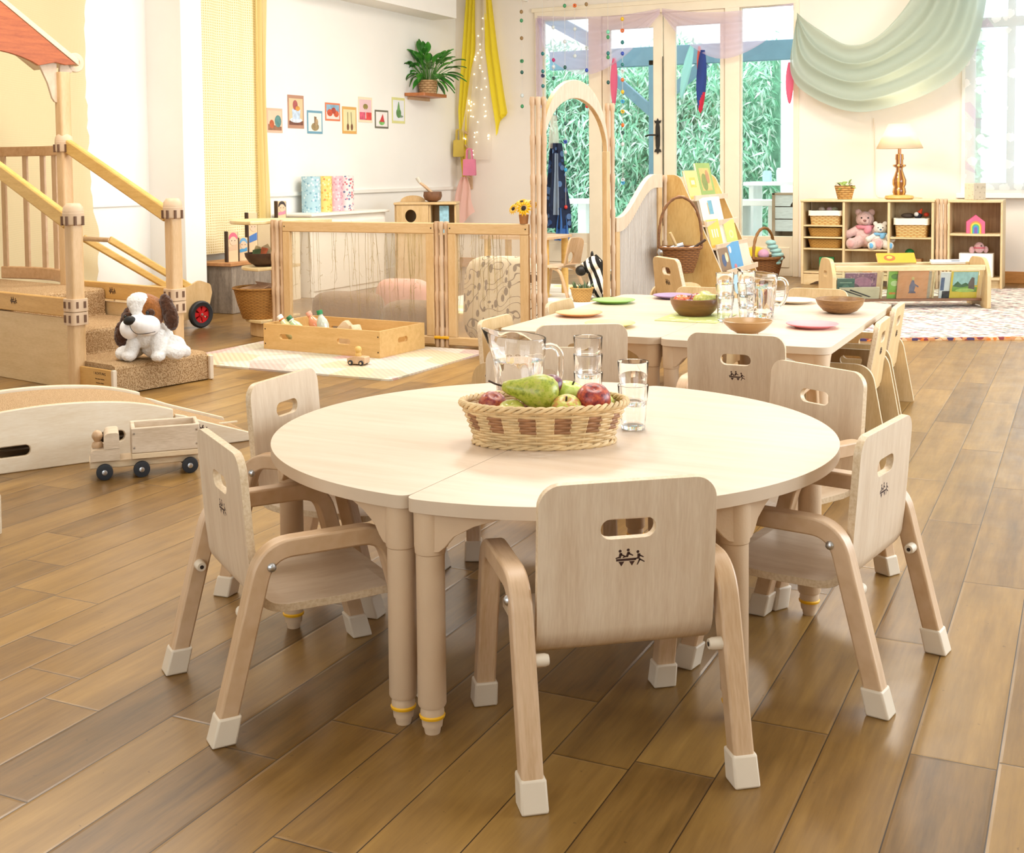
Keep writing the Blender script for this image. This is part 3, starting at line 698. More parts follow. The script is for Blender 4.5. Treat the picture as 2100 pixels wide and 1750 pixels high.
# ------------------------------------------------------------------ things on the round table
ZT = H+.0005
CRX = math.atan2(.4295, .903)
def fruit(name, label, cat, loc, prof, cols, rot=(0, 0, 0), stem=None, group=None, n=24, scale=9):
    t = NT(name+'_skin'); v = t.coord(); f = t.noise(v, scale*10, 5, .65)
    t.base(t.ramp(f, [(.32+.12*i, lin(c)) for i, c in enumerate(cols)])).set(rough=.38, coat=.15)
    o = MB().lathe(prof, n).build(name, t.m, smooth=60); o.location = loc; o.rotation_euler = rot; tag(o, label, cat, group)
    if stem: MB().tube(stem, .0022, 6).build('stem', m_darkstem, o)
    return o
m_darkstem = plain('fruit_stem', '#3A2818', .7)
def apple_prof(r): return [(0, -.78*r), (.3*r, -.86*r), (.62*r, -.74*r), (.88*r, -.38*r), (r, .08*r), (.93*r, .46*r), (.7*r, .76*r), (.4*r, .86*r), (.15*r, .78*r), (0, .66*r)]
PEAR = [(0, -.047), (.012, -.048), (.026, -.043), (.036, -.03), (.0385, -.012), (.035, .006), (.026, .024), (.0185, .042), (.0145, .058), (.0095, .068), (0, .072)]
BX, BYY = -1.033, 2.32
def bk(x, y, z): return (BX+x*math.cos(CRX)-y*math.sin(CRX), BYY+x*math.sin(CRX)+y*math.cos(CRX), z)
def oval_basket(name, label, loc, rz, a0, b0, a1, b1, hh, rows, stakes, mats, rim_r, patch=None, curve=1.0):
    t = thing(name, label, 'basket', loc, rz)
    def pt(a, z, off=0):
        k = (z/hh)**curve; A, B = a0+(a1-a0)*k+off, b0+(b1-b0)*k+off
        return (A*math.cos(a), B*math.sin(a), z)
    mb = MB(); n = stakes*4; rr = hh/rows*.56
    for r in range(rows):
        z = (r+.6)*hh/rows; pts = [pt(2*PI*i/n, z, .0022*math.sin(stakes*PI*i/n*2/2+PI*(r % 2))) for i in range(n)]
        b = len(mb.f); mb.tube(pts, rr, 5, True)
        if patch:
            for q in range(b, len(mb.f)):
                i = (q-b)//5; mb.m[q] = 1 if patch(i/n, (r+.5)/rows) else 0
    mb.build('woven_side', mats, t, smooth=60)
    mb = MB()
    for i in range(stakes):
        a = 2*PI*(i+.5)/stakes; mb.tube([pt(a, z*hh/5+.001) for z in range(6)], .0016, 5)
    mb.build('stakes', mats[0], t)
    mb = MB(); nb = 220
    for s in range(3):
        pts = [Vector(pt(2*PI*i/nb, hh, rim_r*.75*math.cos(34*PI*i/nb*2/2+2*PI*s/3)))+Vector((0, 0, rim_r*.3+rim_r*.75*math.sin(34*PI*i/nb*2/2+2*PI*s/3))) for i in range(nb)]
        mb.tube(pts, rim_r*.62, 6, True)
    mb.build('braided_rim', mats[0], t, smooth=60)
    mb = MB()
    for s in range(2):
        pts = [Vector(pt(2*PI*i/nb, .004, .004+.0025*math.cos(30*PI*i/nb*2/2+PI*s)))+Vector((0, 0, .0025*math.sin(30*PI*i/nb+PI*s))) for i in range(nb)]
        mb.tube(pts, .0036, 6, True)
    mb.build('foot_rim', mats[0], t, smooth=60)
    mb = MB(); mb.lathe([(0, .003), (a0*.98, .003), (a0*.98, .006), (0, .006)], 40, (0, 0, 0), b0/a0); mb.build('base', mats[0], t)
    return t
m_wick = plain('pale_wicker', '#DFC08E', .6, .1, 30, bump=.1, bs=200); m_wickd = plain('brown_wicker', '#A5764F', .6, .12, 30)
oval_basket('fruit_basket', 'oval wicker basket of fruit on the round table', (BX, BYY, ZT), CRX, .143, .078, .172, .104, .084, 15, 28, [m_wick, m_wickd], .0062,
            lambda a, k: (int(a*28+.5) % 2 == 0) and .40 < k < .80, 1.2)
GF = 'fruit in the wicker basket'
fruit('pear', 'large green pear lying across the wicker basket, stem to the left', 'pear', bk(-.018, -.022, .538), PEAR, ['#6E7A22', '#9AA52E', '#B7B94A', '#A8A05A'], (0, R(-80), CRX), [(0, 0, .07), (.002, .001, .086), (.006, .001, .1)], GF)
fruit('nectarine', 'dark red nectarine at the right of the wicker basket', 'nectarine', bk(.102, -.028, .519), apple_prof(.0365), ['#4E1222', '#8A2A2A', '#B5482E', '#C8653A'], (.3, .2, 0), None, GF)
fruit('plum', 'purple plum behind the large pear in the wicker basket', 'plum', bk(.014, .022, .538), apple_prof(.029), ['#3B1A38', '#5E2740', '#7D3346'], (.2, 0, 0), None, GF)
fruit('apple', 'green apple with a red blush at the front of the wicker basket', 'apple', bk(.046, -.048, .503), apple_prof(.033), ['#B8BF45', '#CBCB5E', '#C98A4E'], (.4, .1, 0), [(0, 0, .022), (.002, 0, .034)], GF)
fruit('apple', 'plain bright green apple behind the red nectarine in the wicker basket', 'apple', bk(.054, .026, .519), apple_prof(.034), ['#A9C44A', '#BFD35A', '#CFE07A'], (0, .3, 0), [(0, 0, .022), (.002, 0, .034)], GF)
fruit('nectarine', 'red nectarine at the left of the wicker basket', 'nectarine', bk(-.108, .01, .502), apple_prof(.031), ['#6A1E22', '#8E3030', '#B05A3A'], (.2, .4, 0), None, GF)
fruit('apple', 'yellow-green apple half hidden below the large pear', 'apple', bk(-.068, -.034, .494), apple_prof(.03), ['#A8AC3C', '#C2C254', '#D2CC6A'], (.3, 0, 0), None, GF)
fruit('apple', 'small green apple at the right end of the wicker basket', 'apple', bk(.122, .022, .496), apple_prof(.03), ['#A9B84A', '#C4CC62', '#D2D47A'], (.1, 0, 0), None, GF)
def glass_tumbler(label, loc, group):
    prof = [(0, 0), (.024, 0), (.0262, .003), (.0272, .02), (.0305, .06), (.0318, .064), (.0318, .069), (.0345, .096), (.0341, .0975), (.0325, .0965), (.0298, .069), (.0253, .02), (.0235, .009), (0, .008)]
    o = MB().lathe(prof, 40).build('drinking_glass', m_glass, smooth=50); o.location = loc; return tag(o, label, 'glass', group)
GG = 'tumblers stacked on the round table'
for k, w in enumerate(('bottom', 'middle', 'top')): glass_tumbler('clear tumbler, %s of the stack of three beside the jug on the round table' % w, (-1.058, 2.632, ZT+.042*k), GG)
for k, w in enumerate(('lower', 'upper')): glass_tumbler('clear tumbler, %s of the stacked two at the right of the fruit basket' % w, (-.905, 2.515, ZT+.052*k), GG)
def water_jug(label, loc, rz, sc=1):
    t = thing('water_jug', label, 'jug', loc, rz, 'water jugs', sc)
    out = [(.0475, 0), (.050, .004), (.0515, .02), (.062, .112), (.0625, .118), (.0635, .122), (.0655, .15), (.0668, .178), (.066, .1805), (.064, .1795), (.0625, .15), (.0595, .118), (.0485, .02), (.045, .010)]
    def fn(u, v):
        k = min(int(v*(len(out)-1)), len(out)-2); f = v*(len(out)-1)-k; r = out[k][0]*(1-f)+out[k+1][0]*f; z = out[k][1]*(1-f)+out[k+1][1]*f
        a = 2*PI*u; h = max(0, (z-.11)/.07); w = max(0, math.cos(a-PI))**14
        if z < .116: r *= 1-.012*(.5+.5*math.cos(18*a))
        r2 = r+.024*w*h**1.6; return (r2*math.cos(a), r2*math.sin(a), z+.012*w*h-.012*h*(1-.5*(1+math.cos(a-PI))))
    mb = MB(); mb.grid(fn, 144, len(out)-1, True)
    mb.lathe([(0, 0), (.0475, 0)], 40).lathe([(0, .010), (.045, .010)], 40)
    mb.build('body', m_glass, t, smooth=50)
    MB().tube(bend([(.058, 0, .148), (.085, 0, .152), (.103, 0, .132), (.1, 0, .075), (.078, 0, .042), (.056, 0, .05)], .03, 8), .0075, 12).build('handle', m_glass, t, smooth=60)
    w = [(0, .0102), (.0448, .0102), (.0486, .02), (.0594, .1165), (0, .1165)]
    MB().lathe(w, 48).build('water', m_water, t, smooth=50)
    return t
water_jug('glass water jug behind the fruit basket on the round table', (-1.237, 2.632, ZT), CRX-.15)
# ------------------------------------------------------------------ things on the rectangular tables
GP = 'coloured plates on the rectangular tables'
PLATE = [(0, .002), (.05, .002), (.052, 0), (.058, 0), (.062, .003), (.088, .0115), (.0918, .0135), (.091, .0155), (.086, .0145), (.06, .0065), (0, .0055)]
def plate(label, h, x, y):
    o = MB().lathe(PLATE, 48).build('plate', plain('plate_'+h[1:], h, .45, .03), smooth=50); o.location = (x, y, ZT); tag(o, label, 'plate', GP)
plate('bright green plate near the far left of the rectangular tables', '#8FC25E', -1.835, 4.86)
plate('orange plate at the left edge of the rectangular tables', '#F2AE74', -1.80, 4.385)
plate('yellow plate at the near left of the rectangular tables', '#E8D77C', -1.572, 4.125)
plate('purple plate behind the brown fruit bowl', '#9C7FA6', -1.655, 5.13)
plate('cream plate at the far right of the rectangular tables', '#EFE0C4', -1.13, 5.13)
plate('pink plate at the right of the rectangular tables', '#EE8C93', -.895, 4.365)
def bowl(name, label, x, y, z, prof, mat):
    o = MB().lathe(prof, 48).build(name, mat, smooth=45); o.location = (x, y, z); return tag(o, label, 'bowl')
m_bowlb = plain('brown_glaze', '#8A5D38', .35, .12, 12, (1, 1, 6)); m_bowlt = plain('tan_glaze', '#A9814F', .3, .1, 10)
m_bowlw = wood('striped_wood', '#A47A48', '#6B4724', stretch=(3, 3, 22), scale=3, rough=.4)
mat = MB(); mat.prism(rrect(.24, .29, .008, 4), 0, .002); o = mat.build('place_mat', pattern('leaf_print', '#C9D480', ['#DDE3A6', '#E9ECC4'], 26, .33), smooth=0)
o.location = (-1.36, 4.49, ZT); tag(o, 'green leaf-print place mat under the brown fruit bowl', 'mat')
bowl('fruit_bowl', 'brown bowl of fruit on the green place mat', -1.385, 4.555, ZT+.0022, [(0, 0), (.06, 0), (.064, .004), (.08, .02), (.092, .045), (.0955, .064), (.093, .066), (.088, .048), (.074, .022), (.05, .01), (0, .009)], m_bowlb)
bowl('dish', 'empty tan dish on a foot at the near edge of the rectangular tables', -1.053, 4.07, ZT, [(0, .004), (.030, .004), (.034, 0), (.038, 0), (.036, .01), (.058, .022), (.0785, .042), (.084, .052), (.0815, .053), (.074, .044), (.05, .024), (0, .016)], m_bowlt)
bowl('wooden_bowl', 'round dark-striped wooden bowl at the right edge of the rectangular tables', -.885, 4.84, ZT, [(0, 0), (.042, 0), (.065, .010), (.085, .032), (.0945, .055), (.092, .056), (.08, .034), (.055, .014), (0, .008)], m_bowlw)
GF2 = 'fruit in the brown bowl'
for lb, nm, dx, dy, z, r, cl in (('orange nectarine at the left of the brown bowl', 'nectarine', -.045, -.028, .05, .034, ['#D8642C', '#EE8A3C', '#C8432A']), ('red nectarine in the middle of the brown bowl', 'nectarine', .006, .012, .054, .034, ['#A8322A', '#D8552E', '#6A2E4A']),
    ('small purple plum at the front of the brown bowl', 'plum', -.006, -.05, .043, .026, ['#5B2F52', '#7A4666', '#8A5A70'])):
    fruit(nm, lb, nm, (-1.385+dx, 4.555+dy, ZT+z), apple_prof(r), cl, (.2, .1, 0), None, GF2)
for lb, dx, dy, z, a in (('speckled green pear at the front right of the brown bowl', .045, -.03, .06, 2.2), ('yellow-green pear at the right rim of the brown bowl', .062, .015, .055, 2.5), ('green pear lying behind the others in the brown bowl', .03, .045, .062, .6)):
    fruit('pear', lb, 'pear', (-1.385+dx, 4.555+dy, ZT+z), [(r*.88, q*.85) for r, q in PEAR], ['#8E9440', '#B4B452', '#C9C66A', '#A8A23E'], (R(75), 0, a), [(0, 0, .06), (.002, 0, .072)], GF2)
GG2 = 'tumblers stacked on the rectangular tables'
for k, w in enumerate(('bottom', 'middle', 'top')): glass_tumbler('clear tumbler, %s of the left stack beside the far jug' % w, (-1.228, 4.42, ZT+.042*k), GG2)
for k, w in enumerate(('bottom', 'middle', 'top')): glass_tumbler('clear tumbler, %s of the stack touching the far jug' % w, (-1.168, 4.50, ZT+.042*k), GG2)
water_jug('glass water jug on the rectangular tables', (-1.14, 4.60, ZT), CRX-.1, .98)
# ------------------------------------------------------------------ play loft with steps
LA = R(-12)
loft = thing('play_loft', 'wooden play loft with carpeted steps, handrails and a red gabled roof', 'play loft', (-4.21, 4.18, 0), LA)
m_panel = wood('loft_panel', '#DDBF90', '#CDAC78', stretch=(2, 2, 12))
m_board = wood('loft_board', '#D5A863', '#C2924C', stretch=(1.6, 14, 14))
m_post = wood('loft_post', '#D9B78A', '#C8A270', stretch=(14, 14, 1.6)); m_roof = wood('red_roof', '#B5602C', '#94461C', stretch=(2, 2, 26), scale=3)
LW, LL = .55, .92
m_slot = plain('slot_shadow', '#6B4B34', .7)
def post_cap(z, x, y, par, clamp=False):
    mb = MB()
    if clamp:
        for z0 in (z, z+.062): mb.prism(rrect(.088, .088, .02, 5, x, y), z0, z0+.058)
    else:
        mb.lathe([(0, 0), (.044, 0), (.048, .008), (.048, .055), (.046, .058), (.047, .062), (.044, .082), (.034, .094), (.03, .1), (0, .1)], 24, (x, y, z))
    o = mb.build('post_clamp' if clamp else 'post_cap', m_plast, loft, bevel=.003)
    e = .0445 if clamp else .0478
    for dx, dy in ((e, .018), (-.018, -e), (e-.002, -.02), (.02, -e)):
        for a, b in (((.012, .046), (.078, .108)) if clamp else ((.0, .042),)):
            MB().cbox((x+dx, y+dy, z+(a+b)/2), (.007 if abs(dx) > .04 else .011, .007 if abs(dy) > .04 else .011, b-a)).build('clamp_slot', m_slot, o, smooth=0)
def loft_post(x, y, h, cap_z):
    p = MB().prism(rpoly([(x-.032, y-.032), (x+.032, y-.032), (x+.032, y+.032), (x-.032, y+.032)], .014, 3), 0, h).build('post', m_post, loft, bevel=.002)
    post_cap(cap_z, x, y, p)
    if cap_z < 1: post_cap(.305, x, y, p, True)
loft_post(0, 0, .80, .762); loft_post(0, LW, .81, .772); loft_post(-LL, LW, 1.54, 1.112); loft_post(-LL, 0, 1.9, 1.112)
for y, dz in ((0, 0), (LW, .012)):
    MB().strip([(-LL+.03, y, 1.135+dz), (-.04, y, .775+dz)], (0, 1, 0), .036, .072).build('handrail', m_rail, loft, bevel=.008)
    bd = MB(); bd.cbox((-LL/2, y, .38+dz*.5), (LL-.06, .03, .085)); o = bd.build('side_board', m_board, loft, bevel=.004)
    lx = -.5 if y == 0 else -.50
    logo(o, Matrix.Translation((lx, y-.0155, .385)) @ Matrix.Rotation(PI/2, 4, 'X'), .062)
    MB().cbox((-LL/2, y+.004, .165), (LL-.05, .02, .33)).build('lower_panel', m_panel, loft, bevel=.003)
# carpet-covered platform and steps
mb = MB()
prof = [(-1.55, .40), (-.585, .40), (-.562, .392), (-.556, .375), (-.556, .275), (-.548, .262), (-.14, .262), (-.118, .255), (-.112, .238), (-.112, .15), (-.104, .137), (.235, .137), (.262, .128), (.27, .108), (.27, .004), (.25, .004), (.25, 0), (-1.55, 0)]
mb.prism(prof, .018, LW-.02, lambda a, b, c: (a, c, b)); mb.build('carpeted_steps', m_carpet, loft, bevel=.006)
for y in (0, LW-.012):
    pl = MB(); pl.prism(rpoly([(.03, 0), (.285, 0), (.285, .115), (.03, .115)], [.004, .01, .012, .004]), -.008, .008, XZ(y)); o = pl.build('step_side', m_board, loft, bevel=.002)
    MB().box(.272, y-.010, .004, .29, y+.010, .118).build('step_edge', m_cap, o, bevel=.003)
    if y == 0:
        for i, (tx, sz) in enumerate((('! ACHTUNG', .017), ('Nur unter Aufsicht', .009), ('benutzen. Nicht', .009), ('verschieben.', .009))):
            text_mesh('warning_text', tx, sz, m_logo, o, (.185, -.0085, .09-.018*i-(.004 if i else 0)), (PI/2, 0, 0))
# slatted back rail, gently curved
def fc(t): return (-LL-.03-.64*t, LW+.01+.08*math.sin(PI*t))
mb = MB(); mb.strip([(*fc(k/10), 1.125) for k in range(11)], (0, 0, 1), .055, .03).build('back_rail', m_beechy, loft, bevel=.006)
mb = MB(); mb.strip([(*fc(k/10), .435) for k in range(11)], (0, 0, 1), .07, .03).build('back_rail', m_beechy, loft, bevel=.006)
for k in range(5):
    x, y = fc(.06+.225*k); MB().box(x-.022, y-.007, .46, x+.022, y+.007, 1.11).build('baluster', m_beech, loft, bevel=.003)
gx = -LL-.01
ya, za = .02, 2.0
pts = [(.62, 1.585), (.56, 1.578), (.50, 1.588)]+[(ya+.43*math.cos(a), 1.50+.14*math.sin(a)) for a in [R(28+(180-56)*k/12) for k in range(13)]]+[(2*ya-.50, 1.588), (2*ya-.62, 1.585), (ya, za)]
MB().prism(pts, 0, .022, lambda a, b, c: (gx+.012+c, a, b)).build('gable_board', m_roof, loft, bevel=.002)
for s in (1, -1):
    y1 = ya+s*(.62-ya); mb = MB()
    mb.prism([(ya, za+.004), (y1+s*.02, 1.584-.006), (y1+s*.02, 1.612), (ya, za+.034)], -.42, .02, lambda a, b, c: (gx+.012+c, a, b)); mb.build('roof_slope', m_birch, loft, bevel=.002)
MB().prism([(.40, 1.62), (.52, 1.62), (.525, 1.375), (.505, 1.38), (.49, 1.40), (.465, 1.48), (.42, 1.57)], -.008, .008, YZ(gx)).build('gable_bracket', m_birch, loft, bevel=.002)
rg = MB(); ring = [(.655+.053*math.cos(a), 1.60+.053*math.sin(a)) for a in [2*PI*k/28 for k in range(28)]]
rg.prism(ring, -.009, .009, YZ(gx-.03), [[(.655+.024*math.cos(a), 1.60+.024*math.sin(a)) for a in [2*PI*k/20 for k in range(20)]]])
rg.prism([(.55, 1.45), (.575, 1.45), (.60, 1.53), (.635, 1.548), (.62, 1.60), (.56, 1.60)], -.009, .009, YZ(gx-.03)); rg.build('hook_ring', m_birch, loft, bevel=.003)
# ------------------------------------------------------------------ plush dog on the bottom step
def remesh(o, v=.006, it=4):
    k = o.modifiers.new('fuse', 'REMESH'); k.mode = 'VOXEL'; k.voxel_size = v; k.use_smooth_shade = True
    k = o.modifiers.new('soft', 'SMOOTH'); k.iterations = it; k.factor = .6; return o
def fluff(o, k, size=.012):
    t = bpy.data.textures.new('fluff', 'CLOUDS'); t.noise_scale = size; t.noise_depth = 2
    d = o.modifiers.new('fluff', 'DISPLACE'); d.texture = t; d.strength = k; d.mid_level = .5; return o
def fur(name, h, sc=90, k=.9, var=.1):
    t = NT(name); c = lin(h); f = t.noise(t.coord(), sc, 5, .7)
    t.base(t.ramp(f, [(.3, tuple(x*(1-3*var) for x in c[:3])+(1,)), (.7, c)])).set(rough=.95, spec=.1, sheen=.4).bump(f, k, .008); return t.m
m_furw = fur('white_plush', '#F4F1EC', 120, .7, .04); m_furb = fur('dark_brown_plush', '#5A3620', 60, 1, .2); m_furo = fur('tan_plush', '#A9682F', 80, .8, .15); m_smoothw = fur('smooth_plush', '#F3F2F2', 60, .1, .01)
dx, dy = -3.93, 4.355
dog = thing('plush_dog', 'white and brown plush dog with floppy ears sitting on the bottom carpeted step', 'toy dog', (dx, dy, .1385), CRX-.12, None, .98)
b = MB()
b.ell((.02, .02, .085), (.085, .075, .088)).ell((.0, -.02, .12), (.065, .06, .075)).ell((.105, .01, .055), (.06, .065, .056)).ell((-.085, .02, .05), (.05, .06, .048))
for x in (-.058, .062):
    b.tube([(x*.85, -.03, .135), (x, -.055, .08), (x*1.12, -.072, .03)], [.034, .034, .031], 12); b.ell((x*1.18, -.086, .024), (.033, .038, .025))
b.ell((-.115, -.045, .032), (.036, .045, .034)).ell((.135, -.03, .038), (.045, .055, .04)).ell((.155, .03, .03), (.03, .03, .03))
fluff(remesh(b.build('body', m_furw, dog), .0045), .007)
hd = MB(); hd.ell((-.008, -.01, .222), (.088, .078, .083)).ell((-.01, -.03, .255), (.07, .06, .058)); head = remesh(hd.build('head', m_furo, dog), .0055)
mz = MB(); mz.ell((.022, -.083, .168), (.062, .055, .05)).ell((-.066, -.078, .152), (.046, .05, .05)).ell((-.022, -.09, .185), (.052, .045, .036)).ell((-.02, -.06, .21), (.035, .04, .04)); remesh(mz.build('muzzle', m_smoothw, head), .005)
bl = MB(); bl.ell((-.03, -.052, .272), (.058, .048, .048)).ell((-.028, -.08, .225), (.024, .025, .04)).ell((-.03, -.068, .25), (.04, .035, .04)); fluff(remesh(bl.build('forehead_blaze', m_furw, head), .0045), .007)
MB().ell((-.044, -.128, .196), (.03, .016, .0215), 20, 12, (0, R(-14), 0)).build('nose', plain('nose_black', '#0E0D0E', .5), head, smooth=80)
MB().tube(bend([(-.04, -.136, .178), (-.032, -.138, .155), (-.012, -.132, .134), (.03, -.13, .134), (.07, -.105, .142)], .02), .0016, 5).build('mouth_stitch', m_black, head)
for x, z in ((.03, .226), (-.078, .208)):
    MB().ell((x, -.072, z), (.026, .014, .02)).build('eye_patch', m_furb, head, smooth=80)
    MB().ell((x-.004, -.086, z+.001), .009, 12, 8).build('eye', plain('eye_black', '#0A0A0C', .1), head, smooth=80)
e = MB(); e.ell((.098, -.015, .232), (.036, .03, .082), 18, 12, (0, R(-18), 0)).ell((.112, -.02, .20), (.036, .03, .065), 18, 12, (0, R(-8), 0)); fluff(remesh(e.build('ear', m_furb, dog), .0045, 2), .012)
e = MB(); e.ell((-.118, -.005, .165), (.03, .03, .085), 18, 12, (0, R(14), 0)).ell((-.135, -.01, .115), (.037, .03, .065), 18, 12, (0, R(4), 0)); fluff(remesh(e.build('ear', m_furb, dog), .0045, 2), .012)
# ------------------------------------------------------------------ carpeted arch and wedge in the foreground
RA = R(58.81)
def ramp(name, label, loc, pr_top, s0, s1, dep, slots, screws, lg=None):
    t = thing(name, label, 'ramp', loc, RA)
    side = [(s0, 0)]+[(s1, 0)]+[p for p in pr_top[::-1]]
    for k, y in enumerate((0, dep-.018)):
        mb = MB(); mb.prism(side, 0, .018, XZ(y), [stadium(w, h, cx, cz) for cx, cz, w, h in slots], sidemat=1); o = mb.build('side_panel', [m_birchpale, m_plyedge], t, bevel=.004)
        if k == 0:
            for a, b in screws: MB().cyl((a, .001, b), (a, -.0015, b), .0055, n=12).build('screw', m_dark, o)
            if lg: logo(o, Matrix.Translation((lg[0], -.0006, lg[1])) @ Matrix.Rotation(PI/2, 4, 'X') @ Matrix.Rotation(lg[2], 4, 'Z'), .05)
    mb = MB(); tp = [(a, b-.012) for a, b in pr_top]; lo = [(a, b-.026) for a, b in pr_top[::-1]]
    mb.prism(tp+lo, .022, dep-.022, lambda a, b, c: (a, c, b)); mb.build('carpet_deck', m_carpet2, t, smooth=50)
    mb = MB(); mb.box(s0+.02, dep*.5, .03, s1-.02, dep*.5+.01, .035).build('stretcher', m_birchpale, t); return t
m_birchpale = wood('white_birch', '#E9DCC6', '#DBC8AB', stretch=(1.6, 12, 12))
m_carpet2 = carpet('deck_carpet', '#D2B18A', '#B08F66', 160)
top = [(s, .216-.29*(s-.165)**2-.55*max(0, s-.4)**2*.6) for s in [-.262+.85*k/30 for k in range(31)]]
ramp('carpeted_arch', 'low carpet-topped wooden arch on the floor behind the toy truck', (-3.268, 2.889, 0), top, -.262, .588, .42, [(.045, .071, .108, .036), (.365, .08, .1, .036)], [(.565, .105)])
top2 = [(.594, .133), (.63, .123), (.70, .094), (.92, .016)]
ramp('carpeted_wedge', 'carpet-topped wooden wedge joined to the right end of the low arch', (-3.268, 2.889, 0), top2, .594, .925, .42, [], [(.615, .106)], (.69, .066, -.35))
t = thing('ramp_board', 'pale wooden board end at the left edge of the photo, in front of the arch', 'ramp', (-2.725, 2.41, 0), RA+.2)
MB().prism(rpoly([(-.6, 0), (.0, 0), (.0, .115), (-.6, .19)], [0, .006, .012, 0]), 0, .018, XZ(0)).build('side_panel', m_birchpale, t, bevel=.003)
MB().cyl((-.03, .001, .04), (-.03, -.0015, .04), .0055, n=12).build('screw', m_dark, t)
# ------------------------------------------------------------------ wooden toy truck
tk = thing('toy_truck', 'wooden toy truck with an open box and black wheels in front of the low arch', 'toy truck', (-2.892, 2.976, 0), R(44.6))
m_tw = wood('truck_wood', '#E2CCAA', '#CDB08A', stretch=(1.6, 12, 12)); m_tw2 = wood('truck_wood_grey', '#D9C6AE', '#BDA689', stretch=(2, 12, 12))
m_tyre = plain('tyre', '#23262B', .55, .1)
MB().box(-.046, .018, .034, .30, .108, .060).build('chassis', m_tw, tk, bevel=.003)
MB().prism(rpoly([(-.043, .061), (.049, .061), (.049, .099), (-.043, .099)], [.002, .002, .002, .022]), .004, .122, XZ(0)).build('bonnet', m_tw2, tk, bevel=.002)
MB().prism(rpoly([(.0, .1), (.048, .1), (.048, .151), (.0, .151)], [.002, .002, .012, .02]), .004, .122, XZ(0)).build('cab', m_tw2, tk, bevel=.002)
MB().lathe([(0, 0), (.018, 0), (.0185, .008), (.015, .017), (.009, .02), (.012, .024), (.0172, .034), (.0175, .041), (.013, .051), (.006, .0555), (0, .056)], 20, (-.020, .05, .0995)).build('peg_driver', m_beech, tk, smooth=60)
MB().box(.085, -.004, .061, .303, .134, .079).build('bed', m_tw, tk, bevel=.002)
for a in ((.085, -.004, .0795, .303, .012, .163), (.085, .118, .0795, .303, .134, .163), (.085, .0125, .0795, .098, .1175, .163), (.290, .0125, .0795, .303, .1175, .163)): MB().box(*a).build('box_side', m_tw2, tk, bevel=.003)
for x in (.094, .293):
    for z in (.098, .145): MB().cyl((x, -.0035, z), (x, -.0055, z), .0032, n=10).build('screw', m_steel, tk)
for x in (0, .116, .27):
    for y in (-.004, .116):
        w = MB().lathe([(.008, -.010), (.019, -.010), (.0255, -.0085), (.0265, -.004), (.0265, .004), (.0255, .0085), (.019, .010), (.008, .010)], 28); w.X = Matrix()
        o = w.build('wheel', m_tyre, tk); o.location = (x, y+.004, .0265); o.rotation_euler = (PI/2, 0, 0)
        h = MB().lathe([(0, -.0115), (.0085, -.0115), (.0085, .0115), (.006, .0125), (0, .0125)], 14).build('hub', m_steel, o)
# ------------------------------------------------------------------ push cart behind the loft
CR2 = CRX
ct = thing('push_cart', 'wooden push cart with a red-hubbed wheel behind the play loft', 'toy cart', (-5.15, 6.20, 0), CRX+R(50))
pl = rpoly([(-.62, .06), (-.02, .06), (.06, .12), (.085, .22), (.075, .275), (-.01, .305), (-.10, .27), (-.62, .27)], [.005, .01, .02, .03, .03, .04, .05, .005])
for y in (.02, .32): MB().prism(pl, 0, .018, XZ(y)).build('side_panel', m_birchdark, ct, bevel=.003)
MB().box(-.6, .04, .08, -.02, .32, .095).build('floor_board', m_birchdark, ct)
for y in (0, .355):
    w = MB()
    for q in range(32):
        a0, a1 = 2*PI*q/32, 2*PI*(q+1)/32
    w.lathe([(.055, -.014), (.078, -.018), (.086, -.012), (.088, 0), (.086, .012), (.078, .018), (.055, .014), (.055, -.014)], 36)
    o = w.build('tyre', m_tyre, ct); o.location = (-.02, y, .088); o.rotation_euler = (PI/2, 0, 0)
    hb = MB()
    for q in range(6):
        a = 2*PI*q/6; hb.prism([(.016*math.cos(a-.5), .016*math.sin(a-.5)), (.056*math.cos(a-.34), .056*math.sin(a-.34)), (.056*math.cos(a+.34), .056*math.sin(a+.34)), (.016*math.cos(a+.5), .016*math.sin(a+.5))], -.008, .008)
    hb.lathe([(0, -.014), (.018, -.014), (.018, .014), (0, .014)], 16).lathe([(.05, -.009), (.0565, -.009), (.0565, .009), (.05, .009), (.05, -.009)], 32)
    hb.build('red_hub', plain('red_hub', '#C5161F', .4), o); MB().lathe([(0, -.017), (.008, -.016), (.009, -.013), (0, -.013)], 12).lathe([(0, .017), (.008, .016), (.009, .013), (0, .013)], 12).build('axle_cap', m_steel, o)
for y in (.035, .325): MB().strip([(-.03, y, .24), (-.64, y, .60)], (0, 1, 0), .022, .045).build('handle_arm', m_rail, ct, bevel=.008)
MB().cyl((-.635, .035, .595), (-.635, .325, .595), .015, n=14).build('handle_bar', m_beech, ct)
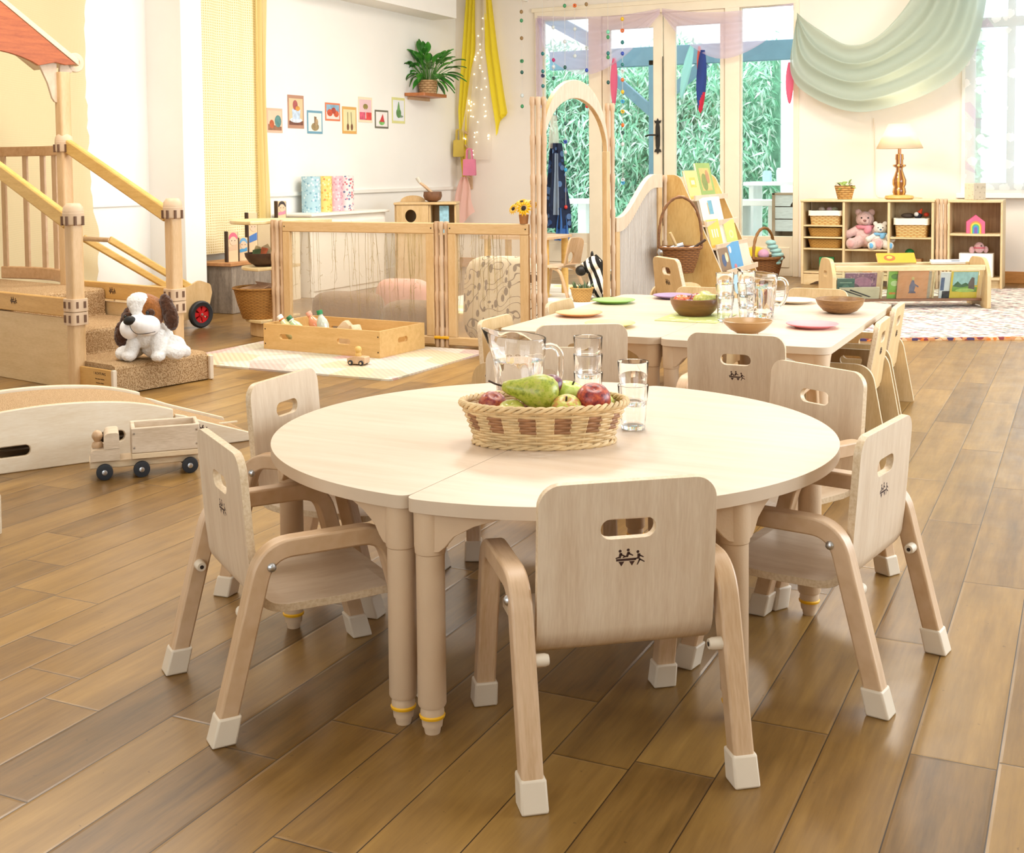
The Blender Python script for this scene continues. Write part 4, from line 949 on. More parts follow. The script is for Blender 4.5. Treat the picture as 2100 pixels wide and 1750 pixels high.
# ------------------------------------------------------------------ rug, crate, bottles, little car
def rug_mat():
    t = NT('patchwork_rug'); v = t.coord(); vo = t.new('ShaderNodeTexVoronoi'); vo.inputs['Scale'].default_value = 4.5; t.link(v, vo.inputs['Vector'])
    sep = t.new('ShaderNodeSeparateColor'); t.link(vo.outputs['Color'], sep.inputs[0])
    c = t.ramp(sep.outputs[0], [(.1, lin('#DCD4C2')), (.35, lin('#D2C8BA')), (.5, lin('#CFA8A2')), (.65, lin('#B5BAAA')), (.85, lin('#D6C2A2'))])
    s2 = t.new('ShaderNodeSeparateXYZ'); t.link(v, s2.inputs[0])
    ck = t.math('MULTIPLY', t.math('SINE', t.math('MULTIPLY', s2.outputs[0], 170)), t.math('SINE', t.math('MULTIPLY', s2.outputs[1], 170)))
    f = t.math('MULTIPLY', t.math('GREATER_THAN', ck, .25), .75)
    dk = t.mix(t.noise(v, 3, 2), lin('#B98C8C'), lin('#9FA79C'))
    t.base(t.mix(f, c, t.mix(.5, c, dk))).set(rough=.95, spec=.1).bump(ck, .5, .005); return t.m
rg = MB(); rg.prism(rrect(1.40, 1.0, .015, 3), 0, .009); o = rg.build('woven_rug', rug_mat(), smooth=0); o.location = (-3.68, 5.455, 0); o.rotation_euler = (0, 0, R(-1.5)); tag(o, 'pale pastel patchwork rug under the wooden crate', 'rug')
cx0 = thing('wooden_crate', 'long wooden toy crate with oval hand holes on the pastel rug', 'crate', (-4.177, 5.535, .0095), R(-4.5))
m_cr = wood('crate_wood', '#D9B377', '#C79D5C', stretch=(1.8, 14, 14))
CW, CD, CH = .80, .42, .142
def cside(y, holes):
    mb = MB(); mb.prism([(0, 0), (CW, 0), (CW, CH), (0, CH)], 0, .016, XZ(y), [stadium(.09, .03, a, .075) for a in holes]); return mb.build('long_side', m_cr, cx0)
o = cside(0, (.16, .56))
for a in (.012, CW-.012):
    for z in (.03, .112): MB().cyl((a, .001, z), (a, -.0012, z), .004, n=8).build('screw', m_dark, o)
cside(CD-.016, (.2, .6))
for x in (0, CW-.016):
    mb = MB(); mb.prism([(.0165, 0), (CD-.0165, 0), (CD-.0165, CH), (.0165, CH)], 0, .016, YZ(x), [stadium(.09, .03, CD/2, .075)]); mb.build('end', m_cr, cx0)
MB().box(.016, .016, .004, CW-.016, CD-.016, .014).build('bottom', m_cr, cx0)
def loc_crate(x, y, z):
    a = R(-4.5); return (-4.177+x*math.cos(a)-y*math.sin(a), 5.535+x*math.sin(a)+y*math.cos(a), .0095+z)
def bottle(label, x, y, z, lean, az, cap, body, stripe=None):
    t = thing('sensory_bottle', label, 'bottle', loc_crate(x, y, z), 0, 'filled bottles in the crate'); t.rotation_euler = (R(lean), 0, az)
    MB().lathe([(0, 0), (.028, 0), (.033, .006), (.034, .08), (.031, .1), (.034, .115), (.03, .14), (.016, .165), (.0135, .172), (.0135, .185), (0, .185)], 24).build('body', body, t, smooth=60)
    MB().lathe([(0, .178), (.0165, .178), (.0165, .2), (.015, .202), (0, .202)], 20).build('cap', cap, t)
    if stripe: MB().lathe([(.0158, .171), (.0162, .171), (.0162, .1785), (.0158, .1785)], 20).build('cap_band', stripe, t)
def liquid(name, h): return plain(name, h, .12, .08, 20, coat=.6)
bottle('bottle of pale yellow water with a white cap leaning at the left of the crate', .175, .10, .02, -4, R(90)+.0, m_white, liquid('pale_yellow', '#D9D7A0'), plain('orange_band', '#D9793A', .5))
bottle('bottle of pale green water with a dark green cap in the crate', .235, .115, .02, -4, 0, plain('dark_green', '#1F6B3C', .45), liquid('pale_green', '#B9D3A0'), m_white)
bottle('bottle of orange-pink water in the crate', .262, .22, .02, 0, 0, plain('pink_cap', '#E8A48C', .5), liquid('orange_pink', '#EE9A72'))
bottle('clear bottle with a bright green cap at the right of the bottles in the crate', .335, .15, .02, 0, 0, plain('bright_green', '#23824B', .45), liquid('clear_water', '#C9CFBE'))
for o in [q for q in bpy.data.objects if q.name.startswith('sensory_bottle')]:
    o.rotation_euler = {0: (R(-6), R(-36), CRX), 1: (R(-8), R(-38), CRX), 2: (R(-6), R(-30), CRX), 3: (R(-4), R(-14), CRX)}[int(o.name[-1]) if o.name[-1].isdigit() else 0]
for i, (x, y, s, rz, h2) in enumerate(((.36, .28, .11, .3, .13), (.47, .22, .085, -.5, .12))):
    mb = MB(); mb.prism([(-s/2, 0), (s/2, 0), (s/2, h2*.62), (.01, h2), (-.01, h2), (-s/2, h2*.62)], -.03, .03, XZ(0))
    o = mb.build('wooden_block', m_tw, bevel=.004); o.location = loc_crate(x, y, .0145); o.rotation_euler = (0, 0, rz); tag(o, ['long wooden block in the crate beside the bottles', 'house-shaped wooden block near the middle of the crate'][i], 'block', 'wooden blocks in the crate')
tc = thing('toy_car', 'small wooden toy car with a round-headed driver on the pastel rug', 'toy car', (-3.375, 5.255, .0095), CRX-R(20))
MB().prism(rpoly([(-.05, .008), (.05, .008), (.05, .042), (-.01, .046), (-.05, .034)], .006), -.028, .028, XZ(0)).build('body', m_beech, tc, bevel=.004)
MB().lathe([(0, .042), (.016, .042), (.017, .055), (.012, .062), (.0175, .07), (.0185, .08), (.013, .092), (0, .096)], 18, (-.0, 0, 0)).build('peg_driver', m_rail, tc, smooth=60)
for x in (-.03, .03):
    for y in (-.031, .031):
        w = MB().lathe([(0, -.005), (.011, -.005), (.013, -.003), (.013, .003), (.011, .005), (0, .005)], 18).build('wheel', m_tyre, tc); w.location = (x, y, .013); w.rotation_euler = (PI/2, 0, 0)
        MB().lathe([(0, -.006), (.006, -.006), (.006, .006), (0, .006)], 12).build('hub', m_tw, w)
# ------------------------------------------------------------------ low fence, corner shelf, arch, wave panel
FT = .702
L0, M0, R0 = Vector((-4.412, 6.0, 0)), Vector((-3.31, 6.035, 0)), Vector((-2.725, 6.04, 0))
def grass_panel_mat(name, tint, haze):
    t = NT(name); t.base(lin(tint)).set(rough=.35)
    tl = t.new('ShaderNodeBsdfTranslucent'); tl.inputs[0].default_value = lin(tint); tr = t.new('ShaderNodeBsdfTransparent'); tr.inputs[0].default_value = (.97, .96, .93, 1)
    m1 = t.new('ShaderNodeMixShader'); m1.inputs[0].default_value = .4; t.link(t.b.outputs[0], m1.inputs[1]); t.link(tl.outputs[0], m1.inputs[2])
    m2 = t.new('ShaderNodeMixShader'); m2.inputs[0].default_value = 1-haze; t.link(m1.outputs[0], m2.inputs[1]); t.link(tr.outputs[0], m2.inputs[2]); t.link(m2.outputs[0], t.out.inputs[0]); return t.m
m_gpanel = grass_panel_mat('frosted_panel', '#E9DCCB', .20); m_grass = plain('dried_grass', '#A8945E', .8, .2); m_grass2 = plain('dried_grass_dark', '#8A7444', .8, .2)
m_fence = wood('fence_wood', '#D9B888', '#C8A26C', stretch=(14, 14, 1.6)); m_fencer = wood('fence_rail', '#D9B888', '#C8A26C', stretch=(1.6, 14, 14))
def fence(label, A, B, h, seed):
    d = B-A; ln = d.length; t = thing('fence_panel', label, 'fence', A, math.atan2(d.y, d.x), 'low panels of the wooden fence')
    a, b = .045, ln-.045
    MB().box(a, -.016, h-.062, b, .016, h).build('top_rail', m_fencer, t, bevel=.005); MB().box(a, -.016, .012, b, .016, .058).build('bottom_rail', m_fencer, t, bevel=.004)
    for x in (a, b-.05): MB().box(x, -.015, .058, x+.05, .015, h-.062).build('stile', m_fence, t, bevel=.004)
    for x in (a+.015, b-.015): MB().cyl((x, -.0155, h-.03), (x, -.0175, h-.03), .004, n=8).build('screw', m_dark, t)
    r = random.Random(seed); mb = MB(); mb.box(a+.045, .001, .05, b-.045, .005, h-.055)
    x0, x1 = a+.055, b-.055
    for i in range(int(ln*42)):
        mb.cur = r.choice((1, 1, 2)); x = r.uniform(x0, x1); z1 = h-.065; z0 = r.uniform(.06, .45); lean = r.uniform(-.09, .09)*(z1-z0); x2 = min(x1, max(x0, x+lean)); 
        pts = [(x+(x2-x)*k/5+r.uniform(-.003, .003), -.001, z1+(z0-z1)*k/5) for k in range(6)]; mb.tube(pts, [.0009, .0008, .0008, .0007, .0006, .0004], 4)
        for k in range(r.randrange(3, 8)):
            q = pts[r.randrange(1, 6)]; e = (q[0]+r.uniform(-.02, .02), -.001, q[2]+r.uniform(-.03, .02)); mb.tube([q, e], [.0007, .0004], 3); mb.ell(e, .0018, 5, 3)
    mb.build('grass_panel', [m_gpanel, m_grass, m_grass2], t, smooth=60); return t
fence('long low fence panel with dried grass behind the wooden crate', L0, M0, FT, 11)
fence('shorter low fence panel between the long panel and the arch', M0, R0, FT, 12)
RIB = lambda h: [(0, 0), (.012, 0), (.012, .03), (.0135, .05)]+[q for k in range(max(1, round(h/.22))) for q in ((.0135, .05+k*(h-.1)/max(1, round(h/.22))), (.0155, .06+k*(h-.1)/max(1, round(h/.22))), (.0155, .10+k*(h-.1)/max(1, round(h/.22))), (.0115, .115+k*(h-.1)/max(1, round(h/.22))))]+[(.0115, h-.05), (.0155, h-.04), (.0155, h-.012), (.012, h), (0, h)]
def hinge_post(label, P, h, n=3, ang=0, ring=True):
    t = thing('hinge_post', label, 'post', P, ang, 'hinge posts of the fence')
    for i in range(n): MB().lathe(RIB(h), 14, ((i-(n-1)/2)*.031, -.004*(i % 2), 0)).build('rib', [m_beech, m_plast][i % 2], t, smooth=50)
    if ring: MB().box(-.046, -.02, .045, .046, .02, .062).build('yellow_clip', m_yellowring, t, bevel=.004)
    return t
hinge_post('hinge post at the left end of the low fence by the corner shelf', L0, FT+.008, 3, .05, False)
hinge_post('hinge post with a yellow clip in the middle of the low fence', M0, FT+.008, 3, .05)
hinge_post('tall hinge post at the near side of the wooden arch', R0+Vector((.01, .01, 0)), 1.39, 3, .5, False)
AE = Vector((-2.625, 6.90, 0))
hinge_post('tall hinge post at the far side of the wooden arch', AE, 1.39, 2, .6, False)
ar = thing('play_arch', 'tall pale wooden arch between two hinge posts at the gap in the fence', 'arch', (R0+AE)/2, math.atan2(AE.y-R0.y, AE.x-R0.x))
hw = (AE-R0).length/2-.05
outer = [(-hw, 1.08)]+[(-hw*math.cos(a), 1.12+.385*math.sin(a)) for a in [PI*k/24 for k in range(25)]]+[(hw, 1.08)]
hi = hw-.012
inner = [(hi*math.cos(a), 1.08+.32*math.sin(a)) for a in [PI*k/24 for k in range(25)]]
MB().prism(outer+inner, -.015, .015, XZ(0), sidemat=1).build('arch_board', [m_birch, m_fence], ar, bevel=.003)
for s in (-1, 1): MB().box(s*(hw+.0)-.02, -.016, 0, s*(hw+.0)+.02, .016, 1.1).build('upright', m_fence, ar, bevel=.003)
WE = Vector((-2.475, 7.45, 0)); d = WE-AE; wl = d.length
wv = thing('wave_panel', 'wave-topped fence panel with a grey ribbed sheet beside the arch', 'fence', AE, math.atan2(d.y, d.x))
cr = [(.04+(wl-.07)*k/24, .70+.26*(.5-.5*math.cos(PI*min(1, max(0, (k/24-.05)/.8))))) for k in range(25)]
MB().prism(cr+[(a, b-.085) for a, b in cr[::-1]], -.018, .018, XZ(0)).build('wave_rail', m_birch, wv, bevel=.005)
MB().box(wl-.075, -.016, 0, wl-.03, .016, .93).build('stile', m_fence, wv, bevel=.003); MB().box(.04, -.016, 0, .08, .016, .68).build('stile', m_fence, wv, bevel=.003); MB().box(.08, -.016, .01, wl-.075, .016, .06).build('bottom_rail', m_fencer, wv, bevel=.003)
tm = NT('ribbed_sheet'); sp = tm.new('ShaderNodeSeparateXYZ'); tm.link(tm.coord(), sp.inputs[0]); fq = tm.math('SINE', tm.math('MULTIPLY', sp.outputs[0], 420)); nz = tm.noise(tm.coord((40, 1, 1)), 3)
tm.base(tm.ramp(tm.math('MULTIPLY_ADD', fq, .25, nz), [(.3, lin('#A79C90')), (.75, lin('#D9D0C4'))])).set(rough=.6).bump(fq, .3, .003)
MB().prism([(.06, .03)]+[(wl-.05, .03)]+[(a, b-.05) for a, b in cr[::-1] if .06 <= a <= wl-.05], -.003, .003, XZ(0)).build('ribbed_sheet', tm.m, wv, smooth=0)
hinge_post('hinge post between the wave panel and the book display', WE, .955, 2, 0, False)
# corner shelf with bowl and basket
cs = thing('corner_shelf', 'quarter-round wooden corner shelf at the left end of the fence', 'shelf', (-4.455, 6.09, 0), 0)
def qd(r, n=14, a0=100, a1=262): return [(0, .0)]+[(r*math.cos(R(a0+(a1-a0)*k/n)), .05+r*.78*math.sin(R(a0+(a1-a0)*k/n))) for k in range(n+1)]
m_shelf = wood('shelf_top', '#E3CC9C', '#D3B67E', stretch=(2, 12, 12))
for z, r, tk in ((.085, .27, .018), (.402, .29, .018), (.682, .36, .022)):
    MB().prism(qd(r, 16, 60 if z > .6 else 100), z, z+tk).build('shelf_board', m_shelf, cs, bevel=.005)
MB().prism(qd(.24), 0, .084).build('plinth', m_fence, cs, bevel=.004)
MB().box(-.10, .03, .104, 0, .044, .40).build('back', m_fence, cs, bevel=.003); MB().box(-.10, .03, .4205, 0, .044, .68).build('back', m_fence, cs, bevel=.003)
o = MB().lathe([(0, 0), (.045, 0), (.085, .025), (.108, .06), (.112, .082), (.105, .082), (.085, .04), (0, .02)], 32).build('coconut_bowl', plain('coconut', '#4A3222', .6, .2, 20), smooth=50); o.location = (-4.585, 6.085, .4205); tag(o, 'dark brown bowl on the middle board of the corner shelf', 'bowl')
for i, (a, b, c, rz, cl, lb) in enumerate(((-.035, -.02, .06, .5, '#C9B98A', 'cream packet leaning in the dark bowl'), (.02, -.045, .055, -.3, '#C4653A', 'orange packet leaning in the dark bowl'), (-.01, -.05, .045, .2, '#4E6A44', 'green packet leaning in the dark bowl'), (.035, .01, .07, .8, '#D8C79C', 'tall beige packet at the back of the dark bowl'))):
    o = MB().box(-.028, -.006, -.025, .028, .006, .065).build('seed_packet', plain('packet%d' % i, cl, .6, .15, 30), bevel=.003); o.location = (-4.585+a, 6.085+b, .4205+c); o.rotation_euler = (R(-25), R(20-15*i), rz); tag(o, lb, 'packet', 'packets in the dark bowl')
def tub(name, label, loc, r0, r1, h, mat, rim, n=40, sy=1, cat='basket', rz=0):
    t = thing(name, label, cat, loc, rz)
    MB().lathe([(0, .004), (r0, 0), (r0+(r1-r0)*.5+.004, h*.5), (r1, h), (r1-.008, h), (r0+(r1-r0)*.5-.004, h*.5), (r0-.008, .012), (0, .012)], n, (0, 0, 0), sy).build('woven_side', mat, t, smooth=60)
    MB().tube([(r1*math.cos(2*PI*k/n), sy*r1*math.sin(2*PI*k/n), h) for k in range(n)], rim, 8, True).build('rim', mat, t, smooth=60); return t
m_wbrown = woven('brown_rattan', '#B5813A', '#6E4718', 46, 110); m_wdark = woven('dark_willow', '#93602F', '#46270F', 30, 90); m_wstraw = woven('straw', '#D3A864', '#8E6A33', 34, 90)
tub('round_basket', 'brown woven basket of paper on the lowest board of the corner shelf', (-4.605, 6.07, .1035), .105, .158, .185, m_wbrown, .008)
for i, (a, b, rz) in enumerate(((-.06, -.03, .4), (.03, -.05, -.5), (.02, .05, 1.2))):
    o = MB().prism(rrect(.13, .09, .006, 2), -.001, .001).build('brown_paper', plain('kraft%d' % i, '#B9977A', .8, .06), smooth=0); o.location = (-4.605+a, 6.07+b, .278+.009*i); o.rotation_euler = (R(24), R(-14+12*i), rz); tag(o, ['folded brown paper at the left of the round basket', 'folded brown paper at the front of the round basket', 'folded brown paper at the back of the round basket'][i], 'paper', 'paper in the round basket')
# grey stand with painted wooden dolls
st = thing('grey_stand', 'weathered grey wooden stand with a plank top by the left wall', 'stand', (-5.575, 7.13, 0))
m_grey = wood('weathered_grey', '#9C8F80', '#6A5E52', stretch=(12, 12, 2)); m_plank = wood('plank', '#C08A58', '#A06E40', stretch=(12, 2, 12))
MB().box(-.12, -.27, 0, .135, .30, .335).build('body', m_grey, st, bevel=.004); MB().box(-.16, -.30, .336, .15, .33, .362).build('plank_top', m_plank, st, bevel=.004)
m_face = plain('doll_wood', '#E3C49A', .5, .05); m_bark = plain('bark', '#4A382A', .9, .2)
def doll(label, y, h, w, hair, col, x=-5.5, z=.3625):
    t = thing('painted_doll', label, 'doll', (x, y, z), R(62), 'painted wooden block dolls')
    MB().prism(rpoly([(-w/2, -.02), (w/2, -.02), (w/2, .02), (-w/2, .022)], .006, 3), 0, h).build('block', [m_face], t, bevel=.002)
    MB().box(-w/2-.012, -.019, 0, -w/2+.002, .022, h+.002).build('bark_side', m_bark, t, bevel=.003); MB().box(w/2-.002, -.015, 0, w/2+.004, .02, h-.004).build('bark_side', m_bark, t, bevel=.002)
    F = XZ(-.0205)
    hm = plain('hair_'+hair[1:], hair, .6); mb = MB(); mb.prism([(w*.45*math.cos(a), h-.05*(h/.2)+w*.62*math.sin(a)) for a in [PI*k/10 for k in range(11)]], -.0012, .0005, F); mb.build('cap', hm, t, smooth=0)
    mb = MB(); mb.prism([(w*.36*math.cos(a), h-.062*(h/.2)+w*.42*math.sin(a)) for a in [2*PI*k/16 for k in range(16)]], -.0018, .0005, F); mb.build('face', plain('skin', '#E8C6A6', .6), t, smooth=0)
    for a in (-.012, .012): MB().cyl((a, -.0215, h-.06*(h/.2)), (a, -.024, h-.06*(h/.2)), .003, n=8).build('eye', m_logo, t)
    MB().prism([(-w*.45, h*.36), (w*.42, h*.42), (w*.42, h*.58), (-w*.45, h*.5)], -.0012, .0005, F).build('clothes', plain('dress_'+col[1:], col, .6), t, smooth=0)
doll('painted wooden doll with a pink cap at the left of the grey stand', 6.945, .215, .075, '#D96A80', '#D9B894')
doll('smallest painted wooden doll with a blue hood on the grey stand', 7.06, .165, .066, '#6FA8D0', '#4E9AC8')
doll('tallest painted wooden doll in a striped shawl on the grey stand', 7.175, .34, .07, '#8FB0D8', '#4A78B8')
ld = thing('low_wall_ledge', 'cream boxed ledge behind the round corner-shelf top', 'ledge', (-5.70, 7.70, 0)); MB().box(-.18, -.14, 0, .12, .18, .60).build('body', m_cream, ld, bevel=.004)
doll('painted wooden doll with a pink face on the ledge behind the corner shelf', 7.72, .17, .07, '#3E3632', '#D88AA0', -5.64, .6005)
# cushions seen through the fence
m_plush = fur('brown_plush', '#8A6A48', 50, .8, .15)
def cushion(name, label, loc, rz, sx, sy, sz, mat, tilt=0):
    n = 20
    def fn(u, v):
        a = 2*PI*u; b = PI*(v-.5); ce, se = math.copysign(abs(math.cos(a))**.45, math.cos(a)), math.copysign(abs(math.sin(a))**.45, math.sin(a)); cb, sb = abs(math.cos(b))**.6, math.copysign(abs(math.sin(b))**.8, math.sin(b))
        return (sx/2*ce*cb, sy/2*sb, sz/2*se*cb)
    o = MB().grid(fn, 40, n, True).build(name, mat, smooth=80); o.location = loc; o.rotation_euler = (tilt, 0, rz); return tag(o, label, 'cushion')
cushion('bolster', 'brown plush bolster seen through the left half of the long fence panel', (-4.10, 6.28, .132), .04, .46, .26, .262, m_plush)
cushion('bolster', 'brown plush bolster seen through the right half of the long fence panel', (-3.60, 6.28, .114), .04, .44, .26, .226, m_plush)
cushion('pink_cushion', 'pink cushion standing behind the brown bolsters', (-3.88, 6.56, .165), .1, .36, .16, .32, plain('pink_fabric', '#DDA79A', .9, .05), R(-8))
def leafprint(name, bg, fg):
    t = NT(name); v = t.coord(); n1 = t.noise(v, 7, 1, .3); w = t.math('ABSOLUTE', t.math('SUBTRACT', t.math('FRACT', t.math('MULTIPLY', n1, 9)), .5)); vo = t.new('ShaderNodeTexVoronoi'); vo.inputs['Scale'].default_value = 24; mp = t.coord((1, 1, .5), (0, .6, 0)); t.link(mp, vo.inputs['Vector'])
    f = t.math('MAXIMUM', t.math('LESS_THAN', w, .05), t.math('LESS_THAN', vo.outputs['Distance'], .30)); t.base(t.mix(f, lin(bg), lin(fg))).set(rough=.9); return t.m
cushion('leaf_print_cushion', 'cream cushion with a brown leaf print seen through the short fence panel', (-3.04, 6.27, .255), .1, .48, .18, .50, leafprint('leaf_print_fabric', '#E4D8BE', '#5E4A38'), R(-6))
# white cabinet, toy kitchen and wall things on the left wall
wc = thing('white_cabinet', 'low white cabinet along the left wall below the pictures', 'cabinet', (-5.87, 8.55, 0))
MB().box(0, -.60, 0, .34, .53, .64).build('body', m_white, wc, bevel=.005); MB().box(-.005, -.62, .641, .37, .55, .662).build('top', m_white, wc, bevel=.005); MB().box(.3405, -.57, .05, .352, -.05, .59).build('door', m_white, wc, bevel=.003); MB().box(.3405, -.02, .05, .352, .5, .59).build('door', m_white, wc, bevel=.003)
for i, (bg, cs_, lb) in enumerate((('#A9CBD6', ['#D7E8EA', '#7FA9BE'], 'blue patterned'), ('#E9CC74', ['#F3E2A8', '#D98A4A', '#E9B050'], 'yellow flowered'), ('#E0B4BE', ['#C98FA0', '#EED3D8'], 'pink speckled'), ('#EFD9D6', ['#C8646E', '#D98A9C', '#6A7A9A'], 'white and red flowered'))):
    o = MB().lathe([(0, 0), (.078, 0), (.078, .292), (.07, .294), (0, .286)], 28).build('paper_roll', pattern('roll_print%d' % i, bg, cs_, 42, .4, .5), smooth=50); o.location = (-5.76, 8.30+.165*i, .6625); tag(o, lb+' paper roll standing on the white cabinet', 'paper roll', 'patterned rolls on the white cabinet')
tk2 = thing('toy_kitchen', 'wooden toy kitchen cupboard with a round hole behind the fence', 'toy kitchen', (-5.235, 9.29, 0), CRX-.05)
KW = .50
mb = MB(); mb.prism([(-KW/2, .0), (.03, .0), (.03, .70), (-KW/2, .70)], 0, .016, XZ(-.16), [[(-.125+.048*math.cos(a), .605+.055*math.sin(a)) for a in [2*PI*k/20 for k in range(20)]]]); mb.build('door', m_birchdark, tk2, bevel=.003)
for x in (-KW/2-.016, .03, KW/2): MB().box(x, -.143, 0, x+.016, .16, .70).build('upright', m_birchdark, tk2, bevel=.003)
MB().box(-KW/2-.02, -.17, .701, KW/2+.02, .17, .722).build('top', m_birchdark, tk2, bevel=.005); MB().box(-KW/2, .144, 0, KW/2, .16, .70).build('back', m_birchdark, tk2); MB().box(-KW/2, -.14, .44, KW/2, .14, .455).build('shelf', m_birchdark, tk2)
mb = MB(); mb.prism([(-KW/2, 0)]+[(-KW/2+.11-.11*math.cos(a), .055*math.sin(a)) for a in [PI*k/12 for k in range(1, 12)]]+[(-KW/2+.22, 0)], -.01, .01, lambda a, b, c: (a, .12+c, .7225+b)); mb.build('splashback', m_birchdark, tk2)
MB().box(.12, -.12, .456, .20, -.08, .69).build('blue_curtain', plain('blue_print', '#9CCBDD', .7, .15, 30), tk2, smooth=0)
kx, ky = -5.19, 9.31
o = MB().lathe([(0, 0), (.035, 0), (.07, .02), (.082, .05), (.078, .088), (.072, .088), (.07, .05), (0, .02)], 28).build('coconut_bowl', plain('coconut2', '#7A5338', .6, .15, 20), smooth=50); o.location = (kx, ky, .7225); tag(o, 'coconut bowl with utensils on top of the toy kitchen', 'bowl')
t = thing('pastry_brush', 'wooden-handled brush leaning out of the coconut bowl', 'brush', (kx-.01, ky, .775), CRX); MB().tube([(.03, 0, 0), (-.05, 0, .075), (-.10, 0, .115)], [.012, .014, .011], 10).build('handle', m_beech, t); MB().tube([(-.10, 0, .115), (-.125, 0, .16)], [.014, .018], 10).build('bristles', plain('bristle', '#D8D3C4', .8, .1), t)
def picture(k, y0, y1, z0, z1, border, bg, shapes, lb):
    t = thing('picture_card', lb, 'picture', (LX, (y0+y1)/2, (z0+z1)/2), 0, 'illustrated cards on the left wall'); w, h = (y1-y0)/2, (z1-z0)/2
    F = lambda a, b, c: (.0015+c, a*w, b*h)
    MB().prism([(-1, -1), (1, -1), (1, 1), (-1, 1)], 0, .002, F).build('border', plain('card%d' % k, border, .6, .03), t, smooth=0)
    MB().prism([(-.86, -.80), (.86, -.80), (.86, .80), (-.86, .80)], .002, .0028, F).build('ground', plain('ground%d' % k, bg, .6, .03), t, smooth=0)
    for j, (c, pts) in enumerate(shapes): MB().prism(pts, .0028+.0003*j, .0033+.0003*j, F).build('drawing', plain('draw%d_%d' % (k, j), c, .6, .12, 30), t, smooth=0)
EL = lambda x, y, a, b, n=18: [(x+a*math.cos(2*PI*i/n), y+b*math.sin(2*PI*i/n)) for i in range(n)]
picture(1, 7.896, 8.102, 1.307, 1.501, '#EDB9A0', '#EBC7AC', [('#9A6F55', [(-.86, -.80), (.86, -.80), (.86, -.5), (-.86, -.3)]), ('#C4653F', EL(-.4, -.3, .3, .35)), ('#5E8E8C', EL(.4, -.05, .42, .5))], 'picture card of a green cabbage and tomatoes, leftmost in the row')
picture(2, 8.177, 8.399, 1.349, 1.619, '#B88A72', '#D9C39A', [('#7A4E3E', [(-.86, -.80), (.86, -.80), (.86, -.55), (-.86, -.55)]), ('#DDE6F0', EL(0, -.5, .75, .16)), ('#C6D8EC', [(-.45, -.45), (.45, -.45), (.55, .15), (-.5, .15)]), ('#B5605E', EL(-.1, .4, .3, .3)), ('#D99A4A', EL(.2, .2, .28, .15))], 'picture card of a white cup piled with fruit, second from the left')
picture(3, 8.445, 8.667, 1.311, 1.504, '#6C9DB4', '#DCE6E2', [('#A08A62', EL(0, -.4, .5, .35)), ('#8A6A4A', [(-.1, -.2), (.1, -.2), (.2, .45), (-.1, .5)]), ('#B59A74', EL(.2, 0, .2, .3))], 'picture card with a blue border and a wooden mill')
picture(4, 8.711, 8.937, 1.427, 1.58, '#DB7C56', '#E7DCD2', [('#8DB4CC', [(-.86, .0), (.86, .0), (.86, .8), (-.86, .8)]), ('#CF5A3C', EL(-.4, -.1, .38, .4)), ('#D9643F', EL(.45, -.2, .35, .36)), ('#B34A38', EL(.1, .15, .3, .35))], 'picture card with an orange border and three tomatoes')
picture(5, 8.971, 9.197, 1.323, 1.558, '#DDA95C', '#E3DBA8', [('#7A4E34', EL(-.25, -.5, .16, .26)), ('#7A4E34', EL(.3, -.5, .16, .26)), ('#8E7A5A', [(-.29, -.3), (-.2, -.3), (-.22, .6), (-.3, .6)]), ('#8E7A5A', [(.25, -.3), (.33, -.3), (.24, .6), (.16, .6)])], 'picture card of two hanging spoons with a mustard border')
picture(6, 9.231, 9.46, 1.43, 1.655, '#EFDFC0', '#E8C4C8', [('#E0607A', [(-.86, -.80), (0, -.80), (0, -.2), (-.86, -.2)]), ('#E24A4A', [(0, -.80), (.86, -.80), (.86, -.2), (0, -.2)]), ('#9A8A4A', EL(0, .25, .35, .22)), ('#E9D6D0', [(-.05, -.7), (.08, -.7), (.05, .1), (-.02, .1)])], 'pink and red picture card of a flower')
picture(7, 9.505, 9.738, 1.384, 1.55, '#6E6A58', '#F2ECE8', [('#7FC06A', EL(0, -.35, .42, .3)), ('#CF3E40', [(-.35, -.3), (.4, -.3), (.15, .6)])], 'picture card with a dark border and a slice of watermelon')
picture(8, 9.807, 10.041, 1.438, 1.679, '#DDDA92', '#E9EBEE', [('#8EA08C', EL(.3, -.45, .4, .1)), ('#5E8E52', EL(0, -.2, .38, .38)), ('#6FA25E', [(-.25, 0), (.25, 0), (.05, .65), (-.02, .7)])], 'picture card of a green gourd, rightmost in the row')
# plant on a small shelf in the corner
ws = thing('wall_shelf', 'small wooden shelf on the left wall carrying the leafy plant', 'shelf', (LX, 10.30, 1.70)); MB().prism(rpoly([(.0, -.27), (.20, -.22), (.20, .22), (.0, .27)], .02), 0, .03).build('board', wood('brown_shelf', '#B8703C', '#9A5626', stretch=(12, 2, 12)), ws, bevel=.004); MB().box(.0, -.2, -.03, .02, .2, -.001).build('batten', m_beech, ws)
pp = thing('potted_plant', 'leafy green plant in a woven pot on the small wall shelf', 'plant', (LX+.105, 10.31, 1.7305))
MB().lathe([(0, 0), (.082, 0), (.094, .13), (.085, .13), (.078, .01), (0, .012)], 30).build('woven_pot', woven('pot_weave', '#D0A878', '#8E6238', 20, 45), pp, smooth=60); MB().lathe([(0, .11), (.085, .112)], 24).build('soil', plain('soil', '#3A2A1E', .9), pp)
r = random.Random(5); mb = MB(); sm = MB()
